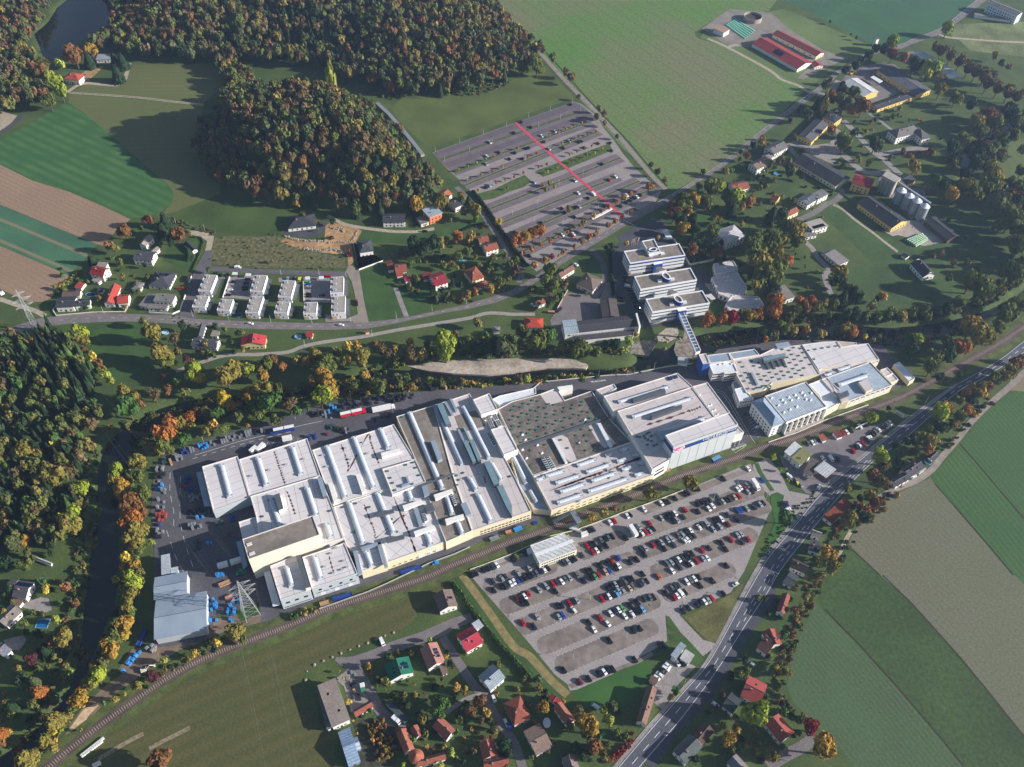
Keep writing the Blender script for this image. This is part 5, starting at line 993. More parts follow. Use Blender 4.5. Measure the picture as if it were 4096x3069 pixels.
quadbox(h, 'roof_plant', 'h2 535,0 590,-20 630,135 582,155', 9, 12.2, M_WWHITE, M_METD); stain(h, 'h2 660,-40 683,10 705,70 715,100 735,160 745,200', 1.2); stain(h, 'h2 305,30 325,90 345,150 355,190', .5); scatter(h, 'smoke_hatch', HATCH, 'h2 420,215 1088,160', ('h2', 300, 12, 992, -193))
h = hall('low white wing at the yard side below the tall cream block', 'h2 185,268 358,214 415,430 240,500', 8.2)
h = hall('tall cream block with a grey gravel roof', 'h2 222,438 920,203 990,395 283,640', 21.5, M_RGRAV, mat('cream_panel', (226, 216, 196), var=.05, scale=.15), 'high-bay hall', 'high_bay_hall')
for s in ('h2 258,482 312,465 320,487 268,505', 'h2 285,575 340,556 347,578 292,598'): quadbox(h, 'skylight', s, 21, 21.9, M_ROOFW)
quadbox(h, 'loading_canopy', 'h2 162,465 217,452 272,700 230,735', 4.6, 5.0, M_METB)
h = hall('grey-walled hall beside the pylon with one roof light', 'z5 1035,275 1480,95 1735,690 1215,865', 11, M_ROOFW, M_WGREY)
barrel(h, 'z5', 1318, 300, 1412, 640, 3.2); quadbox(h, 'roof_plant', 'z5 1478,100 1560,80 1735,640 1650,665', 10.5, 13.5, M_WWHITE, M_METD); stain(h, 'z5 1060,310 1085,400 1120,520 1150,620 1180,740', .5)
P = ccw(pts('z5 1215,865 1735,690', 11)+[(0, 0)]); a_, b_ = pts('z5 1215,865 1735,690', 11); wins(h, a_, b_, 5, 6.6, 3, 2.2); wins(h, a_, b_, 1.2, 1.8, 5, 3.0)
quadbox(h, 'loading_canopy', 'z5 920,375 1030,345 1215,945 1085,975', 4.3, 4.7, M_METW)
h = hall('grey-walled hall with vents and a short roof light by the lorry road', 't12 400,1500 765,1375 880,1645 z5 1755,665', 11, M_ROOFW, M_WGREY)
barrel(h, 't12', 500, 1500, 560, 1700, 3.2); scatter(h, 'roof_vent', VENT, 't12 660,1470 605,1585 770,1535 755,1610 680,1640 800,1590 700,1420', ('t12', 400, 1500, 765, 1375), drot=3.14); stain(h, 't12 630,1490 645,1545 660,1600 672,1640', 1)
a_, b_ = pts('z5 1755,665 t12 880,1645', 11); wins(h, a_, b_, 6.2, 7.8, 4, 1.6); wins(h, a_, b_, 4, 4.5, 6, 3.0); wins(h, a_, b_, .4, 3.4, 3, 2.6, M_METW, name='gate')
h = hall('broad white hall with three long roof lights and roof cabins', 't12 485,575 1190,352 1375,655 1090,738 1150,908 665,1048', 8.3)
barrel(h, 't12', 610, 545, 772, 995, 3.4); barrel(h, 't12', 842, 468, 1015, 912, 3.4); barrel(h, 't12', 1072, 395, 1145, 570, 3.4)
quadbox(h, 'roof_cabin', 't12 622,865 655,855 705,1010 672,1025', 8, 10.2, M_WWHITE); quadbox(h, 'roof_cabin', 't12 862,790 895,780 948,930 915,945', 8, 10.2, M_WWHITE); quadbox(h, 'roof_cabin', 't12 1078,600 1240,560 1250,590 1088,635', 8, 10.4, M_WWHITE)
scatter(h, 'roof_vent', VENT, 't12 588,622 622,720 783,560 822,658 940,512 975,608 1128,450 1170,545', ('t12', 485, 575, 1190, 352), drot=3.14); stain(h, 't12 735,525 770,620 775,640 790,680 800,720 805,745 965,445 985,500 1000,535 1010,570 1045,650 1058,690', 1.2)
quadbox(h, 'roof_plant', 't12 528,820 570,810 615,965 580,980', 8, 11.5, M_METD, M_METB)
h = hall('square white roof block with scattered hatches between long halls', 't12 1090,738 1378,655 1468,850 1178,962', 10)
scatter(h, 'smoke_hatch', HATCH, 't12 1135,760 1295,705 1355,685 1160,818 1180,862 1380,730 1408,795 1350,870 1200,925', ('t12', 1090, 738, 1378, 655)); boxpart(h, 'roof_duct', 't12', 1290, 885, 4.5, 1.5, 1.4, M_METB, ('t12', 1090, 738, 1378, 655)); boxpart(h, 'roof_duct', 't12', 1312, 840, 1.2, 5, 1.2, M_METB, ('t12', 1090, 738, 1378, 655))
h = hall('low white hall with three roof lights and grey duct bridges', 't12 668,1068 1150,912 1178,960 1440,870 1500,1000 1632,1368 1135,1548 1080,1365 845,1452 780,1400', 8, M_ROOFW, M_WCREAM)
barrel(h, 't12', 800, 1030, 925, 1398, 3.4); barrel(h, 't12', 1045, 950, 1190, 1305, 3.4); barrel(h, 't12', 1475, 1300, 1510, 1405, 3.4); barrel(h, 't12', 1310, 925, 1345, 1020, 3.2)
for q in ('1030,1125 1180,1085 1195,1110 1045,1150', '1120,1345 1270,1305 1285,1335 1135,1375'): quadbox(h, 'duct_bridge', 't12 '+q, 9.2, 10.4, M_METD)
for q in ('1265,1055 1430,1005 1445,1035 1280,1090', '1362,1280 1530,1222 1545,1255 1375,1312'): quadbox(h, 'roof_cabin', 't12 '+q, 8, 10.2, M_WWHITE)
quadbox(h, 'roof_cabin', 't12 1358,1080 1395,1070 1445,1220 1410,1235', 8, 8.9, M_METB); p_ = G('t12', 1458, 1160, 8); put(h, 'cooling_unit', FAN, p_[0], p_[1], 7.6, -1.15)
scatter(h, 'smoke_hatch', HATCH, 't12 860,1038 1085,960 978,1070 1170,1175 845,1285 1215,1285 750,1070', ('t12', 668, 1068, 1150, 912)); stain(h, 't12 935,1045 945,1075 985,1180 1010,1240 1020,1270 1030,1300 1045,1330 1260,1145 1270,1180 1290,1220 1320,1280 1330,1325 1360,1400 1375,1440 1195,990 1210,1040', 1.0)
boxpart(h, 'roof_block', 't12', 1500, 1095, 5, 5, 3, M_METD, ('t12', 668, 1068, 1150, 912))
a_, b_ = pts('t12 1135,1548 1632,1368', 8); wins(h, a_, b_, 1.4, 2.2, 9, 1.6); wins(h, a_, b_, .2, 3.6, 3, 3.2, M_METW, name='gate', t0=.5, t1=.95)
h = hall('small white annex framed by silver air ducts', 't12 848,1455 1080,1370 1132,1552 915,1622', 8.8, M_ROOFW, M_WCREAM)
barrel(h, 't12', 948, 1455, 1000, 1590, 3.0)
for q in ('838,1450 870,1440 918,1640 885,1655', '905,1415 1075,1365 1085,1385 915,1440', '1050,1370 1075,1362 1135,1580 1110,1590'): quadbox(h, 'air_duct', 't12 '+q, 9.2, 10.6, M_METB)
h = hall('long gravel-roofed hall with one endless ribbed roof light', 't12 1212,285 1535,188 1700,780 1870,1272 1640,1372 1480,960 1375,655', 8.6, M_RGRAV, M_WCREAM)
barrel(h, 't12', 1325, 255, 1612, 920, 3.2); barrel(h, 't12', 1650, 985, 1695, 1140, 2.8); barrel(h, 't12', 1740, 1200, 1785, 1310, 2.8)
quadbox(h, 'roof_plant', 't12 1508,498 1548,488 1610,650 1572,668', 8.4, 11.2, M_METB)
for q in ('1535,962 1695,910 1705,940 1550,1000', '1632,1172 1790,1128 1800,1160 1645,1210'): quadbox(h, 'roof_cabin', 't12 '+q, 8.4, 10.8, M_WWHITE)
p_ = G('t12', 1705, 1010, 8.4); put(h, 'cooling_unit', FAN, p_[0], p_[1], 8.1, -1.15, (1.3, .8, 1)); quadbox(h, 'roof_plant', 't12 1430,880 1475,870 1500,960 1455,975', 8.4, 10.4, M_METB)
quadbox(h, 'walkway', 't12 1400,885 1690,775 1725,778 1420,893', 10.6, 10.9, M_METD); scatter(h, 'smoke_hatch', HATCH, 't12 1265,290 1735,880 1735,940 1745,1000 1680,820 1590,1195', ('t12', 1212, 285, 1535, 188))
boxpart(h, 'roof_duct', 't12', 1815, 1100, 3.5, 9, 2.2, M_METB, ('t12', 1212, 285, 1535, 188))
h = hall('long pale hall with parallel roof lights and teal sheds', 'h3 433,151 790,35 910,262 1000,395 1130,650 1250,880 t22 168,1102 t12 1870,1272 1700,780', 8.4, M_ROOFP, M_WCREAM)
barrel(h, 'h3', 500, 275, 720, 745, 3.2); barrel(h, 'h3', 725, 170, 985, 685, 3.2); barrel(h, 'h3', 1000, 720, 1105, 905, 3.0); barrel(h, 't12', 1915, 960, 2030, 1205, 3.2); barrel(h, 't12', 1840, 815, 1905, 930, 3.0)
TEAL = mat('teal_metal', (112, 138, 148), var=.12, scale=.5, rough=.5)
for q in ('722,505 765,495 855,705 820,720', '928,715 985,700 1085,925 1030,940', '465,140 520,125 605,335 555,345', '785,495 825,488 905,690 870,700'): quadbox(h, 'roof_plant', 'h3 '+q, 8, 11.6, M_METD, TEAL)
for q in ('668,392 690,388 740,500 720,505', '725,372 745,368 800,490 785,495', '425,150 465,145 520,310 490,320', '590,88 615,84 668,205 648,210', '535,120 558,115 632,240 605,245'): quadbox(h, 'air_duct', 'h3 '+q, 8.2, 9.8, M_METB)
sheet_p = MB(); sheet_p.add([(*p, 8.02) for p in pts('h3 440,160 460,150 620,480 485,512 ', 8.4)], [(0, 1, 2, 3)]); sheet_p.add([(*p, 8.03) for p in pts('h3 640,260 720,230 850,200 950,355 700,420', 8.4)], [(0, 1, 2, 3, 4)]); sheet_p.build('gravel_patch', M_RGRAV, h)
for q in ('h3 985,440 1030,560', 'h3 985,440 1030,560'): pass
p_ = G('h3', 1005, 500, 8.4); put(h, 'cooling_unit', FAN, p_[0], p_[1], 8.1, -1.1, (1.6, .9, 1)); scatter(h, 'smoke_hatch', HATCH, 'h3 725,825 660,850 680,895 1190,860', ('h3', 433, 151, 790, 35))
quadbox(h, 'roof_plant', 't12 2080,890 2130,875 2212,1050 2212,1150 2170,1080', 8.2, 10.6, M_METD, TEAL); stain(h, 't12 1965,800 1975,830 1985,860', 1.0)
a_, b_ = pts('t12 1870,1272 t22 168,1102', 8.4); wins(h, a_, b_, 3.6, 4.6, 14, 1.7, t0=.12, t1=.98); wins(h, a_, b_, 1.0, 2.0, 14, 1.7, t0=.12, t1=.98)
h = hall('higher white block beside the air coolers', 'h3 822,95 985,32 1068,190 905,242', 12, M_ROOFW)
for q in ((985, 300), (1045, 275), (1010, 355), (1080, 335)):
 p_ = G('h3', *q, 9); put(h, 'cooling_unit', FAN, p_[0], p_[1], 8.0, -1.15, (.75, 1.3, 1))
h = hall('higher white block over the long pale hall', 'h3 1000,392 1140,352 1268,590 1130,642', 12, M_ROOFW)
h = hall('wide dark roof dotted with rows of green hatches', 't22 -123,222 0,155 240,92 385,38 455,145 690,62 840,300 1035,505 180,795 52,579', 7.5, M_RDARK, M_WWHITE)
for r0 in range(10):
 for c in range(11):
  x = 28+c*75-(r0 % 2)*22-r0*5+(18 if r0 > 4 else 0); y = 200-c*26+r0*42-(r0 % 2)*10
  if inside((x, y), [(0, 170), (240, 110), (280, 180), (460, 160), (640, 95), (700, 230), (760, 300), (640, 340), (330, 430), (50, 520), (-60, 330)]): p_ = G('t22', x, y, 7.05); put(h, 'smoke_hatch', HATCH, p_[0], p_[1], 7.04, .35)
scatter(h, 'smoke_hatch', HATCH, 't22 165,580 160,720 420,490 500,690 555,450 605,400 685,405 640,580 655,500 720,580 580,520 480,560 635,450 290,530', ('t22', 185, 800, 1035, 505)); scatter(h, 'skylight_dome', HATCHW, 't22 90,445 115,488 630,315 580,518 220,535 258,603 125,648 90,575', ('t22', 185, 800, 1035, 505))
[MB().add([(*p, 7.075) for p in pts(q, 7.05)], [tuple(range(len(q.split())-1))]).build('membrane_patch', M_ROOFP, h) for q in ('t22 240,95 380,45 455,150 400,165 310,190', 't22 345,480 420,440 480,470 560,660 500,680 420,600', 't22 655,360 740,345 900,520 800,560 740,500')]
for q in ('t22 345,475 365,470 480,680 460,688', 't22 735,345 765,340 870,540 845,552'): quadbox(h, 'air_duct', q, 7.2, 8.6, M_METW)
quadbox(h, 'air_duct', 't22 55,540 720,318 830,285 838,300 725,340 65,560', 7.1, 8.0, M_METD)
for q in ((295, 700), (335, 690)): p_ = G('t22', *q, 7.5); put(h, 'cooling_unit', FAN, p_[0], p_[1], 7.0, -1.15, (1.5, 1, 1))
quadbox(h, 'court_wall', 't22 390,30 522,12 528,40 410,62', 0, 8.5, M_WWHITE)
h = hall('low canopy roof of light grey metal by the fire lane', 't12 2042,135 2105,105 t22 205,35 210,85 0,160 -100,195', 6, M_METW, M_WGREY)
h = hall('low blue-grey link roof between the pale hall and the cream front hall', 't22 -20,600 50,588 183,805 335,1100 190,1085 60,880', 5.5, M_METB, M_WCREAM)
barrel(h, 't22', 8, 630, 125, 870, 2.6); barrel(h, 't22', 155, 930, 215, 1030, 2.2)
h = hall('cream front hall with eleven short ribbed roof lights', 't22 185,800 1035,505 1225,790 340,1098', 8.2, M_ROOFP, M_WCREAM)
for q in ((210, 840, 282, 815), (290, 805, 455, 755), (560, 715, 725, 658), (375, 865, 590, 795), (640, 772, 850, 700), (415, 942, 632, 868), (685, 848, 898, 775), (388, 1035, 605, 962), (655, 938, 1005, 822), (805, 628, 872, 608), (930, 588, 1002, 562), (1040, 632, 1110, 612), (905, 680, 982, 655), (1085, 702, 1155, 680), (948, 752, 1025, 728), (1060, 800, 1135, 772)): barrel(h, 't22', *q, 2.6, 1.0)
stain(h, 't22 440,890 510,865 640,815 705,798 770,775 895,730 965,700 1030,675 1085,652 320,930', 1.4); scatter(h, 'roof_vent', VENT, 't22 575,1025 825,750 845,820 730,655 450,748', ('t22', 185, 800, 1035, 505))
a_, b_ = pts('t22 340,1098 1225,790', 8.2); wins(h, a_, b_, 4.6, 5.2, 15, 1.9); wins(h, a_, b_, 1.4, 2.2, 15, 2.6)
h = hall('low roof beside the blue-edged hall', 't22 725,55 880,3 905,40 790,105', 9, M_ROOFP)
h = hall('rear pale hall roof with a ridge light and long ventilator', 't22 792,108 1430,-92 1560,25 1555,60 880,250', 12, M_ROOFP)
barrel(h, 't22', 915, 165, 1360, 30, 2.6); quadbox(h, 'roof_plant', 't22 1040,130 1318,40 1330,75 1050,158', 11.6, 13.8, M_METD)
for q in ('t21 1345,1600 1375,1592 1388,1620 1360,1628', 't21 1395,1588 1420,1580 1435,1605 1408,1612'): quadbox(h, 'skylight', q, 11.6, 12.4, M_GLASSB)
h = hall('large pale hall under the tall sign block with long roof lights', 't22 910,238 1555,28 1752,290 1350,440 1360,660 1212,745', 13, M_ROOFP, M_WWHITE)
barrel(h, 't22', 1035, 295, 1555, 130, 2.6); barrel(h, 't22', 1245, 440, 1675, 300, 2.8); quadbox(h, 'roof_plant', 't22 1200,268 1465,182 1472,205 1210,300', 12.6, 15, M_METD); quadbox(h, 'roof_plant', 't22 1245,420 1360,395 1370,440 1300,490', 12.6, 15, M_METB)
stain(h, 't22 1160,360 1260,330 1400,285 1520,240 1560,230 1590,220 1630,200', 1.6); scatter(h, 'smoke_hatch', HATCH, 't22 1080,460 1105,465 1140,455 1165,435 1185,425 1150,475 1170,530 1205,500 1225,540 1250,530 1205,455 1175,490', ('t22', 910, 238, 1555, 28))
a_, b_ = pts('t22 1212,745 1360,660', 13); wins(h, a_, b_, 7.5, 8.9, 1, 7); wins(h, a_, b_, 3.5, 5.5, 1, 8)
h = hall('right-hand strip of the large pale hall with paired hatches', 't22 1560,25 1690,-10 1885,252 1755,290', 12.4, M_ROOFP, M_METB)
scatter(h, 'skylight_dome', HATCHW, 't22 1620,102 1695,195 1718,188 1728,240 1750,232 1755,282 1775,272', ('t22', 910, 238, 1555, 28))
h = hall('tall grey block with a blue sign band and white roof', 'z2 435,1040 1545,645 1697,855 582,1245', 24.5, M_ROOFW, mat('panel_grey', (188, 194, 196), var=.05, scale=.1), 'sign building', 'sign_building')
PZ = ccw(pts('z2 435,1040 1545,645 1697,855 582,1245', 24.5))
b = MB(); O = inset(PZ, -.06); b.prism(O, 18.4, 22.2, None, 0); b.build('sign_band', mat('sign_blue', (34, 66, 128), var=.06, scale=.2), h)
qa = np.array(G('z2', 582, 1245, 24.5)); qb = np.array(G('z2', 1697, 855, 24.5)); dv = qb-qa; LW = np.linalg.norm(dv); dv /= LW; nv = np.array([dv[1], -dv[0]])
for k in range(1, 7):
 p = qa+dv*LW*k/7+nv*.03; MB().box(p[0], p[1], 0, .12, .06, 18.3, math.atan2(dv[1], dv[0])).build('panel_joint', M_METD, h)
def sign_text(txt, t, z, size, m, out=.12, shear=.25, parent=None, base=None, d=None, L=None, name='lettering'):
 cu = bpy.data.curves.new(name, 'FONT'); cu.body = txt; cu.size = size; cu.extrude = .03; cu.shear = shear; cu.align_x = 'CENTER'; cu.align_y = 'CENTER'
 ob = bpy.data.objects.new(name, cu); COL.objects.link(ob); dg = bpy.context.evaluated_depsgraph_get(); me = bpy.data.meshes.new_from_object(ob.evaluated_get(dg)); bpy.data.objects.remove(ob); bpy.data.curves.remove(cu)
 me.materials.clear(); me.materials.append(m); ob = bpy.data.objects.new(name, me); COL.objects.link(ob)
 b0 = qa if base is None else base; d0 = dv if d is None else d; l0 = LW if L is None else L
 p = b0+d0*l0*t+np.array([d0[1], -d0[0]])*out; rot = Matrix(((d0[0], 0, d0[1]), (d0[1], 0, -d0[0]), (0, 1, 0))).to_4x4()
 wm = Matrix.Translation((p[0], p[1], z)) @ rot
 if parent is not None: ob.parent = parent; ob.matrix_basis = Matrix.Translation(-parent.location) @ wm
 else: ob.matrix_basis = wm
 return ob
M_SIGNW = mat('sign_white', (240, 240, 240), var=.02)
sign_text('LIGHT & ELECTRONICS', .72, 21.0, 2.35, M_SIGNW, parent=h); sign_text('for automotive industry', .70, 19.3, 1.5, M_SIGNW, parent=h)
b = MB(); p0 = qa+dv*LW*.095+nv*.14
def ell(rx, rz_, off, cx=0, cz=20.6, n=28): return [tuple(p0+nv*off+dv*(cx+rx*math.cos(6.283*k/n)))+(cz+rz_*math.sin(6.283*k/n),) for k in range(n)]
b.add(ell(4.3, 2.3, 0), [tuple(range(28))], 0); b.add(ell(3.9, 1.95, .02), [tuple(range(28))], 1); b.add(ell(2.5, 1.2, .04, .9, 20.4), [tuple(range(28))], 2); b.add(ell(1.7, .8, .06, -.2, 20.9), [tuple(range(28))], 1)
b.build('logo', [M_SIGNW, mat('logo_pink', (228, 90, 150), var=.05), mat('logo_pink_light', (244, 180, 210), var=.05)], h)
sign_text('ZKW', .115, 20.3, 1.0, M_SIGNW, out=.24, parent=h)
h = hall('white cantilevered box at the end of the sign block', 'z2 1590,770 1797,988 1640,1035 1560,930', 12.5, M_ROOFP, M_WWHITE, z0=4.2)
for x, y in ((1770, 1010), (1690, 1030)):
 p_ = G('z2', x, y, 12); MB().tube((*p_, 0), (*p_, 4.2), .3).build('pillar', M_WGREY, h)
h = hall('blue stair tower at the end of the footbridge', 'h4 85,192 158,182 198,278 130,290', 13, M_ROOFP, mat('tower_blue', (44, 82, 156), var=.08, scale=.3), 'stair tower', 'stair_tower')
h = hall('grey metal roof behind the white office block', 'h4 172,200 385,175 418,255 198,280', 9.4, M_METB)
h = hall('white office block with rows of windows by the blue tower', 'h4 190,295 420,255 472,362 345,380 335,368 228,380', 8.6, M_METW, M_WWHITE, 'office block', 'office_block')
a_, b_ = pts('h4 228,380 335,368', 8.6); [wins(h, a_, b_, z, z+1.1, 6, 1.0) for z in (1.0, 3.6, 6.2)]; a_, b_ = pts('h4 345,380 472,362', 8.6); [wins(h, a_, b_, z, z+1.1, 7, 1.0) for z in (1.0, 3.6, 6.2)]; scatter(h, 'skylight_dome', HATCHW, 'h4 292,295 335,288 412,288', ('h4', 190, 295, 420, 255))
h = hall('blue-grey metal roof along the riverside', 'h4 385,178 640,138 690,195 430,240', 8, M_METB, M_WCREAM)
h = hall('sprawling pale riverside roof dotted with green hatches', 'h4 430,245 690,200 840,128 1110,97 1292,392 820,475 735,545 560,572 465,400', 7.5, M_ROOFP, M_WCREAM)
scatter(h, 'smoke_hatch', HATCH, 'h4 498,272 610,260 678,275 525,318 636,308 705,325 553,376 510,408 580,426 538,460 605,478 575,535 636,538 680,390 708,445 773,456 745,408 793,374 820,423 863,390 890,438 935,404 910,362 837,335 952,317 980,370 1008,420 1024,337 1052,384 1088,352 1115,402 1060,300 992,278 965,225 1038,245 1108,260 1010,195 1078,208 985,155 1028,128 1098,136 1125,176 1152,227 1194,295 1132,330 915,145 670,525 700,522 725,508 750,506 770,525 795,508', ('h4', 470, 590, 1292, 392))
for q in ('h4 738,262 760,258 800,330 775,335', 'h4 795,250 815,246 850,318 828,322', 'h4 850,240 870,236 905,305 885,308', 'h4 905,230 925,226 955,295 935,300'): quadbox(h, 'air_duct', q, 7.2, 8.4, M_METD)
quadbox(h, 'roof_plant', 'h4 718,225 940,178 950,205 738,262', 7.2, 10.5, M_METD, TEAL); quadbox(h, 'roof_plant', 'h4 600,370 620,366 680,490 662,494', 7.2, 8.2, M_METB)
quadbox(h, 'roof_pen', 'h4 842,88 975,67 997,102 868,125', 7, 9, M_METB)
h = hall('white-membrane end hall by the river bend', 'h5 145,95 350,68 490,62 530,120 800,82 912,245 350,330 310,345', 7.8, M_ROOFW, M_WCREAM)
scatter(h, 'smoke_hatch', HATCH, 'h5 207,155 275,143 345,132 411,122 481,112 262,242', ('h5', 310, 345, 912, 245))
h = hall('small triangular brown roof beside the white end hall', 'h5 498,64 685,76 690,95 540,121', 6.5, mat('roof_taupe', (176, 160, 150), var=.1), M_WCREAM)
h = hall('narrow pale roof strip with short roof lights', 'h5 310,350 912,252 905,268 400,412 345,425', 7.2, M_ROOFP, M_WCREAM)
barrel(h, 'h5', 495, 355, 630, 315, 2.8); barrel(h, 'h5', 365, 410, 450, 380, 2.6)
M_MB = roof_rib((172, 186, 200), dirof('h5', 400, 415, 540, 560), 1.2, 'ribbed_blue_roof')
h = hall('blue-grey metal workshop with a white ridge light', 'h5 395,418 820,264 1045,495 605,657 535,665', 8.2, M_MB, M_WCREAM)
barrel(h, 'h5', 500, 502, 800, 402, 3.2, 1.2); quadbox(h, 'roof_plant', 'h5 705,470 790,440 850,535 780,565', 8, 10.4, M_WCREAM, M_ROOFP); scatter(h, 'smoke_hatch', HATCH, 'h5 735,472 782,482 770,510 818,515', ('h5', 395, 418, 820, 264), (1.4, 1.4, 1.6))
a_, b_ = pts('h5 605,657 1045,495', 8.2); wins(h, a_, b_, 2.2, 6.0, 8, 3.4, M_METW, name='gate'); wins(h, a_, b_, 6.2, 7.2, 8, 3.0)
h = hall('light metal workshop roof with a grey ventilator', 'h5 210,488 335,440 535,662 390,745 320,600', 8.0, M_METW, M_WCREAM)
quadbox(h, 'roof_plant', 'h5 500,590 595,548 615,590 520,630', 8, 11.5, M_METD); quadbox(h, 'roof_plant', 'h5 520,635 600,610 605,640 540,668', 8, 9.6, M_ROOFP)
h = hall('small pink roof strip between two metal workshops', 'h5 337,437 393,419 533,560 442,553', 8.4, M_ROOFP)
h = hall('tall blue-grey metal hall with white buttressed front by the railway', 'h4 742,605 1150,462 1357,710 955,865', 12, roof_rib((176, 188, 200), dirof('h4', 742, 605, 955, 865), 1.6, 'ribbed_pale_roof'), M_WWHITE)
scatter(h, 'skylight_dome', HATCHW, 'h4 808,625 913,645 978,620 1042,596 1107,572 1200,576 1135,600 1070,625 1005,648 940,672 876,698 1150,640 1195,646 1058,714 992,740 930,768', ('h4', 742, 605, 1150, 462), (1.1, 1.1, .9))
a_, b_ = pts('h4 955,865 1357,710', 12); wins(h, a_, b_, 7.4, 9.6, 7, 4.0); wins(h, a_, b_, 3.0, 5.2, 7, 4.0)
for k in range(8):
 p = np.array(a_)+(np.array(b_)-np.array(a_))*(k/7*.96+.02); dd = np.array(b_)-np.array(a_); MB().box(p[0]+dd[1]/np.linalg.norm(dd)*.7, p[1]-dd[0]/np.linalg.norm(dd)*.7, 0, .7, 1.6, 10.5, math.atan2(dd[1], dd[0])).build('buttress', M_WWHITE, h)
b = MB(); l_ = [np.array(a_)+(np.array(b_)-np.array(a_))*t for t in (0, 1)]; nq = np.array([(b_[1]-a_[1]), -(b_[0]-a_[0])]); nq = nq/np.linalg.norm(nq); b.prism([tuple(l_[0]), tuple(l_[1]), tuple(l_[1]+nq*3), tuple(l_[0]+nq*3)], 0, 1.2, 0, 0); b.build('loading_ramp', M_CONC, h)
e = house('three-storey white office with a hipped blue-grey roof and many windows', 'h4', 608, 662, 815, 915, 945, 865, 11.5, 3, roof=(148, 164, 184), kind='hip', cat='office', name='office_house', chim=0, win=12, floors=3, rib=1.2)
h = hall('white cube office with small square windows', 'h4 442,535 522,517 634,632 490,660', 7.2, M_METW, M_WWHITE, 'office block', 'office_block')
a_, b_ = pts('h4 442,535 490,660', 7.2); [wins(h, a_, b_, z, z+1, 6, .9) for z in (1.2, 4.6)]; a_, b_ = pts('h4 490,660 634,632', 7.2); [wins(h, a_, b_, z, z+1, 5, .9) for z in (1.2, 4.6)]
h = hall('low blue-grey canopy roof beside the white cube office', 'h4 420,465 478,455 528,520 445,535', 4, M_METB)
h = hall('beige box with a sunken roof at the workshop end', 'h5 922,345 990,322 1048,378 975,412', 6, M_ROOFP, M_WCREAM); h = hall('lower beige box at the workshop end', 'h5 978,414 1048,381 1102,442 1030,470', 5, M_ROOFP, M_WCREAM)
h = hall('long white freight shed beside the railway bend', 'h5 1055,290 1110,265 1265,430 1210,465', 4.6, M_METW, M_WCREAM, 'shed', 'freight_shed')
e = tag(empty('covered_footbridge', (*G('t21', 1540, 1220, 0), 0)), 'long white and blue covered footbridge over the weir', 'footbridge')
b = MB(); P = pts('z1 1160,1442 1240,1426 t21 1630,1372 1588,1386', 12); b.prism(P, 9, 11.9, 0, 1, True); b.build('deck', [mat('bridge_blue', (80, 100, 140), var=.2, scale=.4), M_WWHITE], e)
for i, j in ((0, 3), (1, 2)):
 a_ = np.array(P[i]); c_ = np.array(P[j]); MB().box(*((a_+c_)/2), 11.9, np.linalg.norm(c_-a_), .5, .3, math.atan2(*(c_-a_)[::-1])).build('edge_beam', M_EDGE, e)
b = MB(); a_ = np.array(P[0])*.5+np.array(P[1])*.5; c_ = np.array(P[2])*.5+np.array(P[3])*.5
for k in range(1, 12): q = a_+(c_-a_)*k/12; b.box(*q, 11.9, .25, 3.2, .3, math.atan2(*(c_-a_)[::-1]))
b.build('roof_rib', M_WWHITE, e)
for t in (.35, .92): q = a_+(c_-a_)*t; MB().box(*q, -3, 1.2, 2.6, 12, math.atan2(*(c_-a_)[::-1])).build('pier', M_CONC, e)
